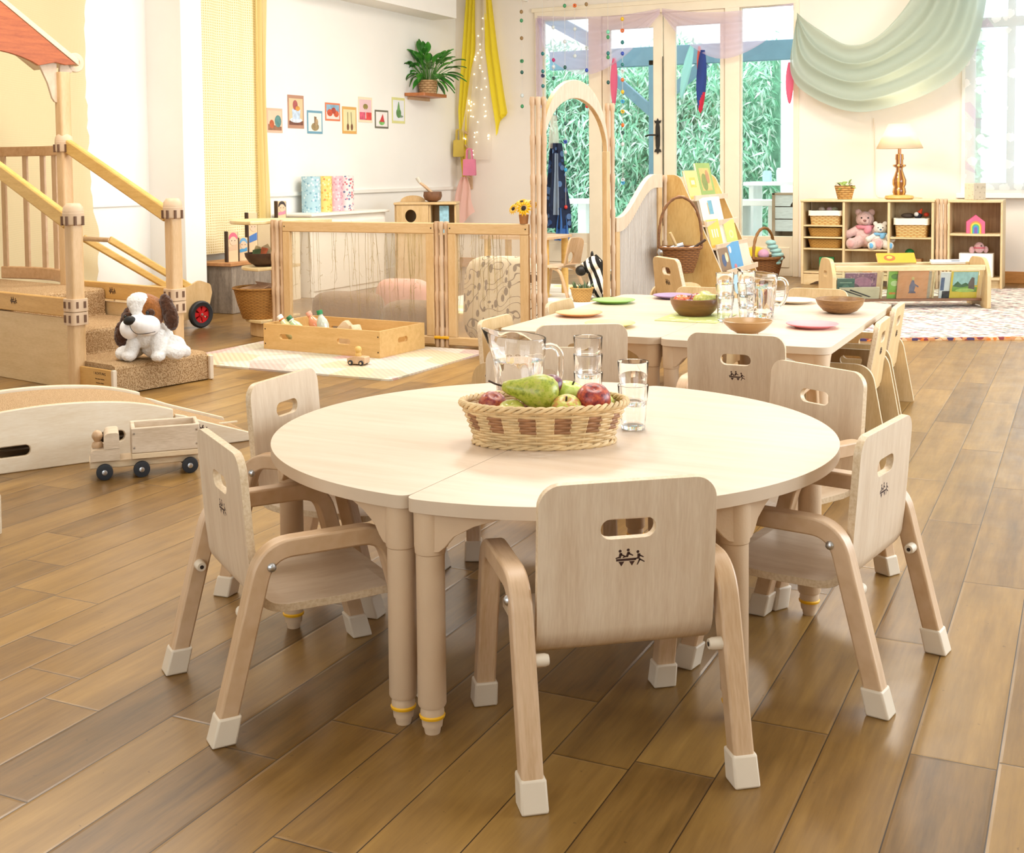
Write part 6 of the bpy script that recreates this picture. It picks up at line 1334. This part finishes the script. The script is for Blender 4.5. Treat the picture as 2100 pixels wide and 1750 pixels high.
MB().box(.018, .03, .0, .397, .045, .079).build('plinth', m_cubh, cu_)
ZC = CHt+.0005
lp = thing('table_lamp', 'lit table lamp with a cream shade and glossy striped turned base on the cubby shelf', 'lamp', (-1.455, 10.58, ZC))
ts = NT('striped_gloss'); sp = ts.new('ShaderNodeSeparateXYZ'); ts.link(ts.coord(), sp.inputs[0]); an = ts.math('ARCTAN2', sp.outputs[1], sp.outputs[0]); ts.base(ts.ramp(ts.math('SINE', ts.math('MULTIPLY', an, 7)), [(.35, lin('#7E4A1C')), (.6, lin('#D9A24A'))])).set(rough=.12, coat=.6)
MB().lathe([(0, 0), (.105, 0), (.118, .012), (.112, .03), (.06, .038), (0, .038)], 40).build('base', m_rail, lp, smooth=50)
MB().lathe([(0, .038), (.046, .038), (.056, .06), (.05, .095), (.044, .10), (.056, .125), (.057, .16), (.042, .20), (.028, .24), (.028, .262), (.054, .275), (.052, .288), (.03, .294), (.03, .33), (0, .33)], 36).build('turned_body', ts.m, lp, smooth=50)
MB().lathe([(0, .33), (.035, .33), (.032, .375), (.014, .38), (.014, .42), (0, .42)], 24).build('lamp_holder', ts.m, lp, smooth=50)
th_ = NT('lamp_shade'); th_.base(lin('#F7EEDC')).set(rough=.8); tl = th_.new('ShaderNodeBsdfTranslucent'); tl.inputs[0].default_value = lin('#FBF0DA'); mx = th_.new('ShaderNodeMixShader'); mx.inputs[0].default_value = .6; th_.link(th_.b.outputs[0], mx.inputs[1]); th_.link(tl.outputs[0], mx.inputs[2]); th_.link(mx.outputs[0], th_.out.inputs[0])
MB().lathe([(.188, .422), (.09, .626)], 48).build('shade', th_.m, lp, smooth=60, thick=.0015)
for k in range(3): MB().tube([(.0, 0, .60), (.091*math.cos(2.1*k), .091*math.sin(2.1*k), .605)], .0016, 5).build('shade_carrier', m_steel, lp)
eb = NT('lit_bulb'); eb.b.inputs['Emission Color'].default_value = (1, .78, .45, 1); eb.b.inputs['Emission Strength'].default_value = 8
MB().ell((0, 0, .47), (.026, .026, .036)).build('bulb', eb.m, lp)
l = bpy.data.lights.new('lamp_light', 'POINT'); l.energy = 20; l.color = (1, .80, .55); l.shadow_soft_size = .04; lo_ = bpy.data.objects.new('lamp_light', l); COL.objects.link(lo_); lo_.location = (-1.455, 10.58, ZC+.53)
MB().tube(bend([(.10, .05, .02), (.18, .2, .004), (-.2, .22, .004), (-.27, .49, .03), (-.29, .495, .7)], .06), .003, 6).build('cable', plain('cable', '#E9D3B4', .5), lp)
pt_ = thing('little_plant', 'little green plant in a rough straw pot on the left end of the cubby shelf', 'plant', (-1.90, 10.58, ZC))
MB().lathe([(0, 0), (.058, 0), (.083, .10), (.086, .115), (.075, .115), (.05, .01), (0, .012)], 28).build('straw_pot', woven('seagrass', '#C79A58', '#7A5426', 16, 55, bump=1), pt_, smooth=60)
mb = MB(); r = random.Random(12)
for i in range(22):
    a = r.uniform(0, 2*PI); e = r.uniform(.2, 1.2); d0 = Vector((math.cos(a)*math.cos(e), math.sin(a)*math.cos(e), math.sin(e))); sd = d0.cross(Vector((0, 0, 1))).normalized(); p0 = Vector((.02*math.cos(a), .02*math.sin(a), .10)); L = r.uniform(.07, .12)
    mb.grid(lambda u, v: p0+d0*L*(.25+v*.75)+Vector((0, 0, -.04*v*v))+sd*.022*math.sin(PI*min(1, v+.02))*(u*2-1), 4, 6)
mb.build('leaves', plain('little_leaf', '#7E9A4A', .5, .2, 20), pt_, smooth=80)
o = MB().box(-.058, -.058, 0, .058, .058, .135).build('patterned_box', pattern('lattice_print', '#C9BEAA', ['#A89C88', '#B8AC98'], 40, .3), bevel=.003); o.location = (-.862, 10.585, .7185); o.rotation_euler = (0, 0, R(42)); tag(o, 'small patterned square box on the corner unit by the window', 'box')
def lined_basket(label, cx, z, w, d, h, y=10.42):
    t = thing('lined_basket', label, 'basket', (cx, y+.03+d/2, z)); ww = woven('willow%d' % int(cx*-100), '#E0B46E', '#A4722F', 40, 90)
    tw = NT('pale_willow'); sp = tw.new('ShaderNodeSeparateXYZ'); tw.link(tw.coord(), sp.inputs[0]); rw = tw.math('FLOOR', tw.math('MULTIPLY', sp.outputs[2], 75)); q = tw.math('SINE', tw.math('ADD', tw.math('MULTIPLY', tw.math('ADD', sp.outputs[0], sp.outputs[1]), 130), tw.math('MULTIPLY', rw, PI))); zz = tw.math('ABSOLUTE', tw.math('SINE', tw.math('MULTIPLY', sp.outputs[2], 75*PI))); hgt = tw.math('MULTIPLY', tw.math('MULTIPLY_ADD', q, .3, .7), zz)
    tw.base(tw.ramp(hgt, [(.15, lin('#9A6C2E')), (.6, lin('#E3BC7C'))])).set(rough=.7).bump(hgt, .8, .004)
    mb = MB(); mb.prism(rrect(w*.92, d*.92, .02, 4), 0, .006)
    def fn(u, v):
        P = rrect(w*(.9+.1*v), d*(.9+.1*v), .03, 5); i = u*len(P); k = int(i) % len(P); return (P[k][0], P[k][1], .003+h*v)
    mb.grid(fn, 24, 6, True); mb.build('willow_side', tw.m, t, smooth=60)
    mb = MB(); P0 = rrect(w+.012, d+.012, .03, 5); P1 = rrect(w-.02, d-.02, .03, 5)
    def fn(u, v):
        k = int(round(u*24)) % 24; a = (P0[k], h*.68) if v < .2 else ((P0[k], h+.006) if v < .6 else ((P1[k], h+.004) if v < .8 else (P1[k], h*.6))); return (a[0][0], a[0][1], a[1]+.002*math.sin(k*2.2))
    mb.grid(fn, 24, 5, True); mb.build('cloth_lining', m_linen, t, smooth=60); return t
m_linen = plain('linen', '#F1E8D6', .9, .03)
lined_basket('cloth-lined willow basket at the top left of the cubby shelf', -2.042, .5055, .27, .24, .115)
lined_basket('cloth-lined willow basket with a toy penguin at the right of the cubby shelf', -1.345, .4115, .265, .24, .15)
def tray(label, z):
    t = thing('wicker_tray', label, 'basket', (-2.045, 10.585, z), 0, 'shallow wicker trays in the cubby shelf'); mb = MB()
    def fn(u, v):
        k = int(round(u*32)) % 32; P = rrect(.26+.035*v, .24+.03*v, .05, 7)[k % 32]; return (P[0], P[1], .003+.072*v+.002*math.sin(k*1.9)*v)
    mb.grid(fn, 32, 6, True); mb.prism(rrect(.25, .23, .05, 7), 0, .005); mb.build('woven_side', m_wbrown2, t, smooth=60); return t
m_wbrown2 = woven('tray_weave', '#B98A3E', '#7A551E', 60, 90)
tray('shallow brown wicker tray, upper of the two in the cubby shelf', .4055); tray('shallow brown wicker tray, lower of the two in the cubby shelf', .3085)
for i, (x, c) in enumerate(((-2.09, '#C9B6A0'), (-2.02, '#D9B9C0'), (-1.98, '#B8C0A0'))): tag(MB().ell((0, 0, 0), (.03, .03, .024), 12, 8).build('soft_ball', fur('ball%d' % i, c, 60)), ['beige soft ball in the top left basket', 'pink soft ball in the top left basket', 'greenish soft ball in the top left basket'][i], 'toy ball', 'soft balls in the top left basket').location = (x, 10.56, .5055+.125)
def bear(label, loc, sc, col, pad, nose, scarf, rz, lean=0):
    t = thing('plush_bear', label, 'toy bear', loc, rz, None, sc); m = fur('bear_'+col[1:], col, 70, .9, .06); mp = fur('pad_'+pad[1:], pad, 60, .3, .04)
    b = MB(); b.ell((0, 0, .085), (.07, .06, .085)).ell((0, -.01, .2), (.062, .056, .056))
    for s in (-1, 1): b.ell((s*.045, .0, .25), (.023, .014, .023)).tube([(s*.05, -.01, .13), (s*.105, -.04, .10)], [.03, .027], 10).ell((s*.112, -.045, .098), .03).tube([(s*.04, -.03, .045), (s*.085, -.11, .035)], [.042, .036], 12).ell((s*.088, -.115, .038), (.036, .03, .04))
    b.ell((0, -.055, .187), (.03, .028, .024)); fluff(remesh(b.build('body', m, t), .005), .005)
    MB().ell((0, -.083, .195), (.011, .008, .008), 10, 8).build('nose', plain('bn_'+nose[1:], nose, .5), t)
    for s in (-1, 1): MB().ell((s*.022, -.062, .213), .0058, 8, 6).build('eye', m_black, t); MB().ell((s*.092, -.14, .04), (.024, .008, .027), 12, 8, (0, 0, s*.5)).build('foot_pad', mp, t)
    MB().tube([(.052*math.cos(2*PI*k/24), -.005+.05*math.sin(2*PI*k/24), .148) for k in range(24)], .014, 8, True).build('scarf', plain('scarf_'+scarf[1:], scarf, .9, .1, 40), t); MB().ell((.02, -.06, .132), (.026, .012, .03), 10, 8, (0, .5, 0)).build('scarf_bow', plain('bow_'+scarf[1:], scarf, .9, .1, 40), t); return t
bear('large pink plush bear sitting in the middle of the cubby shelf', (-1.735, 10.60, .3055), 1.22, '#E0BBB2', '#D9A6A0', '#8A5A50', '#D98A94', .15)
bear('white plush bear with a blue scarf in front of the pink bear', (-1.60, 10.535, .3055), .85, '#EDE6D8', '#6FB2DC', '#3E6A8A', '#7FB8DC', .2)
pg = thing('toy_penguin', 'toy penguin with an orange beak lying in the right lined basket', 'toy penguin', (-1.30, 10.55, .56), .3); MB().ell((0, 0, .03), (.035, .03, .03)).build('body', plain('penguin', '#2A2E3A', .7), pg, smooth=80); MB().ell((-.015, -.015, .038), (.02, .02, .02)).build('white_face', m_white, pg, smooth=80); MB().tube([(.01, -.01, .05), (.03, -.015, .085)], [.022, .004], 10).build('orange_beak', plain('beak', '#E5502A', .6), pg); MB().ell((.065, -.005, .035), (.022, .02, .018)).build('orange_foot', plain('beak2', '#DD4A2C', .6), pg)
tag(MB().ell((0, 0, 0), (.055, .03, .022), 14, 8).build('dark_toy', plain('dark_toy', '#5A4C40', .8)), 'dark soft toy at the back of the right lined basket', 'toy').location = (-1.385, 10.58, .585)
nb = thing('nesting_box', 'nested green and yellow square toy at the bottom left of the cubby shelf', 'toy box', (-2.04, 10.54, .1085), .1)
for i, (c, s) in enumerate((('#2E9A5A', .12), ('#8CC84A', .095), ('#F0C83A', .07), ('#E0743A', .045))):
    mb = MB(); k = s/2; mb.prism([(-k, 0), (k, 0), (k, s), (-k, s)], -.03+.004*i, .03-.004*i, XZ(0), [[(-k+.011, .011), (k-.011, .011), (k-.011, s-.011), (-k+.011, s-.011)]]); o = mb.build('frame', plain('nest_'+c[1:], c, .5), nb, smooth=0); o.location = (0, 0, (.12-s)/2)
wt = MB(); wt.prism(rpoly([(-.05, 0), (.05, 0), (.05, .075), (.0, .06), (-.015, .075), (-.03, .05), (-.075, .06), (-.045, .03)], .008, 3), -.015, .015, XZ(0)); o = wt.build('wooden_shape', m_plank, bevel=.003); o.location = (-1.69, 10.50, .1085+.10*0); tag(o, 'brown wooden toy shape on the bottom shelf of the cubby', 'toy')
gb = tag(MB().ell((0, 0, .04), .04, 16, 10).build('green_ball', plain('green_ball', '#1E7A3E', .4)), 'dark green ball on the bottom right shelf of the cubby', 'toy ball'); gb.location = (-1.37, 10.6, .1085+.12)
tag(MB().box(-.1, -.06, 0, .1, .06, .119).build('game_box', plain('game_box', '#B98A5A', .6), bevel=.003), 'brown game box under the green ball', 'box').location = (-1.37, 10.6, .1085)
rh = thing('rainbow_house', 'pink nested rainbow house toy on the corner unit', 'toy house', (-.85, 10.50, .4505), .15)
for i, (c, w, h) in enumerate((('#E0658A', .14, .15), ('#E88A4A', .088, .10), ('#F0CC4A', .072, .088), ('#5AB06A', .056, .076), ('#4A90C8', .04, .064), ('#7A5AA8', .022, .05))):
    if i == 0: pts = [(-w/2, 0), (w/2, 0), (w/2, h*.62), (0, h), (-w/2, h*.62)]; y0, y1 = -.035, .035
    else: pts = [(-w/2, 0), (w/2, 0)]+[(w/2*math.cos(a), h-w/2+w/2*math.sin(a)) for a in [PI*k/12 for k in range(13)]]; y0, y1 = -.036-.0012*i, -.03
    MB().prism(pts, y0, y1, XZ(0)).build('outer_house' if i == 0 else 'rainbow_arch', plain('rain_'+c[1:], c, .5), rh, smooth=0)
bp = tag(MB().prism(rrect(.26, .16, .02, 4), 0, .19).build('white_box', m_white, bevel=.005), 'white box at the bottom of the corner unit', 'box'); bp.location = (-.84, 10.52, .0985)
pk = thing('plush_pig', 'pink and white soft toy on the white box in the corner unit', 'soft toy', (-.82, 10.5, .289), .2); MB().ell((0, 0, .045), (.04, .04, .045)).ell((-.055, 0, .025), (.022, .02, .03)).ell((.05, 0, .03), (.02, .02, .028)).build('body', fur('pig', '#E6B4B4', 60), pk, smooth=80); MB().tube([(.041*math.cos(2*PI*k/20), .041*math.sin(2*PI*k/20), .045) for k in range(20)], .006, 6, True).build('stripe', plain('pigstripe', '#C8606E', .9), pk); MB().ell((.012, -.038, .062), .005, 8, 6).build('eye', m_black, pk)
# ------------------------------------------------------------------ wicker basket by the wall
hoop_basket('hoop_basket', 'oval wicker basket with a hoop handle on the floor by the right window light', (-2.62, 10.70, 0), CRX+.9, .13, .19, .20, .85, .26, m_wdark, plain('cane', '#9A6A36', .6, .15), 0, .013)
tag(MB().ell((0, 0, 0), (.11, .09, .085)).build('yellow_cushion', fur('yellow_soft', '#EFD03A', 40, .5, .06), smooth=80), 'yellow soft shape in the hoop basket', 'soft toy').location = (-2.69, 10.67, .215)
tl_ = thing('teal_caterpillar', 'pale teal ribbed soft toy arching out of the hoop basket', 'soft toy', (-2.52, 10.66, .16), CRX); mb = MB()
for k in range(6): mb.ell((.03*math.sin(k*.9), 0, .035*k), (.062-.003*k, .055, .026), 18, 8)
mb.build('body', fur('teal_soft', '#A9D6D2', 40, .5, .05), tl_, smooth=80)
tag(MB().ell((0, 0, 0), (.05, .05, .045)).build('pink_ball', fur('pink_soft', '#DDA6C0', 40, .5, .06), smooth=80), 'pink soft ball between the yellow and teal toys in the hoop basket', 'soft toy').location = (-2.60, 10.60, .235)
# ------------------------------------------------------------------ book browser and braided rug
def braid():
    t = NT('braided_rag'); v = t.coord(); s2 = t.new('ShaderNodeSeparateXYZ'); t.link(v, s2.inputs[0]); x, y = s2.outputs[0], s2.outputs[1]
    row = t.math('FLOOR', t.math('MULTIPLY', y, 34)); fy = t.math('ABSOLUTE', t.math('SINE', t.math('MULTIPLY', y, 34*PI)))
    sk = t.math('ADD', t.math('MULTIPLY', x, 38), t.math('MULTIPLY', t.math('FRACT', t.math('MULTIPLY', y, 34)), 1.2)); sk2 = t.math('ADD', sk, t.math('MULTIPLY', row, .5)); seg = t.math('FLOOR', sk2)
    cb_ = t.new('ShaderNodeCombineXYZ'); t.link(seg, cb_.inputs[0]); t.link(row, cb_.inputs[1]); wn = t.new('ShaderNodeTexWhiteNoise', noise_dimensions='2D'); t.link(cb_.outputs[0], wn.inputs['Vector']); sc_ = t.new('ShaderNodeSeparateColor'); t.link(wn.outputs['Color'], sc_.inputs[0])
    cols = t.ramp(sc_.outputs[1], [(.1, lin('#3E4A5A')), (.3, lin('#C97A6A')), (.5, lin('#5A6E5A')), (.7, lin('#2E3038')), (.9, lin('#9A5A7A'))]); h = t.math('MULTIPLY', fy, t.math('ABSOLUTE', t.math('SINE', t.math('MULTIPLY', sk2, PI))))
    base = t.ramp(sc_.outputs[2], [(.2, lin('#D9CFC2')), (.8, lin('#E6DFD6'))]); f = t.math('MULTIPLY', t.math('GREATER_THAN', sc_.outputs[0], .62), t.math('GREATER_THAN', h, .25))
    t.base(t.mix(f, t.mix(t.math('LESS_THAN', h, .12), base, lin('#CFC2B4')), cols)).set(rough=.95, spec=.1).bump(h, .6, .006); return t.m
BA = R(25.5)
o = MB().prism(rrect(2.8, 2.76, .10, 6), 0, .012).build('braided_rug', braid(), smooth=0); o.location = (-.52, 9.0, 0); o.rotation_euler = (0, 0, BA); tag(o, 'large white braided rag rug with coloured flecks under the book browser', 'rug')
MB().prism(rrect(2.84, .03, .012, 3, 0, -1.395), 0, .014).build('coloured_edge', pattern('edge_flecks', '#C98A5A', ['#8A3E3E', '#E0762E', '#4A3A5A', '#D9B58A'], 26, .6, .95), o, smooth=0)
bb = thing('book_browser', 'low wooden book browser with clear sides and rounded ends on the braided rug', 'book browser', (-1.60, 8.53, .0125), BA)
BL = 1.042
for x in (-.022, BL): 
    pts = rpoly([(-.04, 0), (.06, 0), (.09, .012), (.21, .012), (.24, 0), (.34, 0), (.34, .24), (.27, .345), (.03, .345), (-.04, .24)], [.01, .01, .02, .02, .01, .01, .08, .1, .1, .08], 6)
    MB().prism(pts, 0, .026, YZ(x), [stadium(.10, .045, .15, .235)]).build('end_panel', m_birchdark, bb, bevel=.004)
for y in (-.012, .29): MB().box(.005, y, .262, BL-.001, y+.022, .30).build('rail', m_cubh, bb, bevel=.005)
m_shelfb = wood('brown_shelf2', '#8A6040', '#6E4A30', stretch=(1.6, 12, 12)); MB().box(.005, .06, .045, BL-.001, .24, .063).build('base_board', m_shelfb, bb, bevel=.003)
for y0, y1 in ((.0, .065), (.30, .235)): MB().strip([(BL/2, y0, .258), (BL/2, y1, .066)], (1, 0, 0), BL-.02, .004).build('clear_side', m_acryl, bb, smooth=0)
for x in (.34, .70): MB().prism([(.07, .066), (.23, .066), (.28, .255), (.02, .255)], 0, .01, YZ(x)).build('divider', m_cubh, bb)
GBB = 'books in the low browser'
def bbook(label, x, w, h, col, art=(), y=.0, z=.064, tilt=-16, rz=0, mat=None):
    c, s = math.cos(BA), math.sin(BA); yy = .075+y; book(label, w, h, mat or plain('bcov_'+col[1:], col, .5, .08), (-1.60+x*c-yy*s, 8.53+x*s+yy*c, .0125+z), (R(-tilt), 0, BA), GBB, art, .01)
bbook('purple speckled fabric book at the left of the browser', .20, .22, .19, '#8A5E70', [('#B07A8E', EL(.1, .2, .6, .5)), ('#6E4A5A', EL(-.4, -.2, .35, .4))], .02, mat=pattern('purple_fleck', '#8E6478', ['#A87A8E', '#6A4656', '#B58A8A'], 60, .4, .9))
bbook('green square book at the far left of the browser', .095, .12, .135, '#3E6658', [('#8AA890', RC(-.7, -.6, .7, -.5)), ('#8AA890', RC(-.7, .5, .7, .6)), ('#5A7E6E', EL(0, 0, .4, .4))], .005, .08)
bbook('cream book with black streaks lying low at the left of the browser', .19, .28, .085, '#D9C8A4', [('#2E2A28', [(-.95, .6), (-.9, .8), (.2, -.5), (.1, -.6)]), ('#2E2A28', [(-.5, .5), (-.45, .7), (.6, -.6), (.5, -.7)])], -.002)
bbook('bright green book behind the orange one in the browser', .50, .22, .205, '#8CBF4A', [('#C9DE9A', EL(-.6, .1, .25, .2)), ('#5A8A3A', EL(-.6, .6, .25, .2)), ('#D98A3A', RC(-.9, -.7, -.5, -.55))], .012)
bbook('orange book with a grey figure in the middle of the browser', .555, .21, .205, '#DE9A6A', [('#7A7486', [(-.2, -.5), (.12, -.5), (.18, -.1), (.05, .35), (-.08, .35), (-.22, -.1)]), ('#7A7486', [(.1, .1), (.4, -.1), (.38, -.2), (.08, 0)]), ('#D9BC7A', EL(-.02, .46, .1, .12)), ('#6A6474', [(-.25, -.6), (.25, -.6), (.2, -.48), (-.2, -.48)])], -.006)
bbook('grey-beige book right of the orange one in the browser', .655, .06, .20, '#B8A48C', (), .006)
bbook('white and black book beside the landscape book in the browser', .80, .10, .19, '#E4E2E0', [('#2A2C34', RC(-.6, -1, 1, -.45)), ('#5A6A8A', RC(-.9, -.4, -.4, .6))], .012)
mgb = book('yellow and green landscape picture book at the right of the browser', .19, .20, plain('landscape', '#E8C53A', .5, .06), (-1.60+.915*math.cos(BA)-.078*math.sin(BA), 8.53+.915*math.sin(BA)+.078*math.cos(BA), .0765), (R(16), 0, BA), GBB, [('#A9CFC9', RC(-.85, -.05, .95, .95)), ('#7FA84A', [(-.85, -.5), (.95, -.55), (.95, -.2), (.2, -.1), (-.85, -.15)]), ('#4A6E4A', [(-.85, -.12), (-.5, .25), (-.2, .0), (.1, .15), (.5, -.1), (-.3, -.2)]), ('#6A5A52', [(.35, -.5), (.8, -.5), (.7, .5), (.5, .55), (.3, .1)]), ('#B5D06A', EL(.1, -.42, .7, .14))])
bbook('orange book lying open along the top of the browser', .49, .27, .085, '#EFA62E', [('#E0662E', EL(-.35, .0, .3, .6)), ('#F3C04A', EL(-.35, .1, .15, .3))], .10, .305, 40)
bbook('white flat book across the top right of the browser', .86, .24, .05, '#EDEBE6', [('#6A6E72', RC(.2, -.4, .7, .2))], .12, .303, 70)
# sheer flowered curtain on the window
tc_ = NT('flowered_sheer'); v = tc_.coord((1, 1, 1)); vo = tc_.new('ShaderNodeTexVoronoi'); vo.inputs['Scale'].default_value = 8.5; tc_.link(v, vo.inputs['Vector']); nz = tc_.noise(v, 22, 2); dd = tc_.math('ADD', vo.outputs['Distance'], tc_.math('MULTIPLY_ADD', nz, .35, -.17)); blob = tc_.math('LESS_THAN', dd, .36)
sc2 = tc_.new('ShaderNodeSeparateColor'); tc_.link(vo.outputs['Color'], sc2.inputs[0]); col = tc_.mix(tc_.math('GREATER_THAN', sc2.outputs[0], .9), lin('#FBF8F6'), lin('#F3DCEA')); tc_.base(col).set(rough=.8)
tl = tc_.new('ShaderNodeBsdfTranslucent'); tc_.link(col, tl.inputs[0]); m1 = tc_.new('ShaderNodeMixShader'); m1.inputs[0].default_value = .75; tc_.link(tc_.b.outputs[0], m1.inputs[1]); tc_.link(tl.outputs[0], m1.inputs[2]); tr = tc_.new('ShaderNodeBsdfTransparent'); tr.inputs[0].default_value = (.62, .72, .80, 1); m2 = tc_.new('ShaderNodeMixShader'); tc_.link(tc_.math('MULTIPLY_ADD', blob, -.42, .50), m2.inputs[0]); tc_.link(m1.outputs[0], m2.inputs[1]); tc_.link(tr.outputs[0], m2.inputs[2]); tc_.link(m2.outputs[0], tc_.out.inputs[0])
drape('sheer_curtain', 'white flowered sheer curtain across the right-hand window', [(-.985, 3.1), (-.985, 1.6), (-.975, .79)], [(1.95, 3.1), (1.95, 1.6), (1.95, .79)], tc_.m, BY-.075, 16, .010, 30, 'curtain')
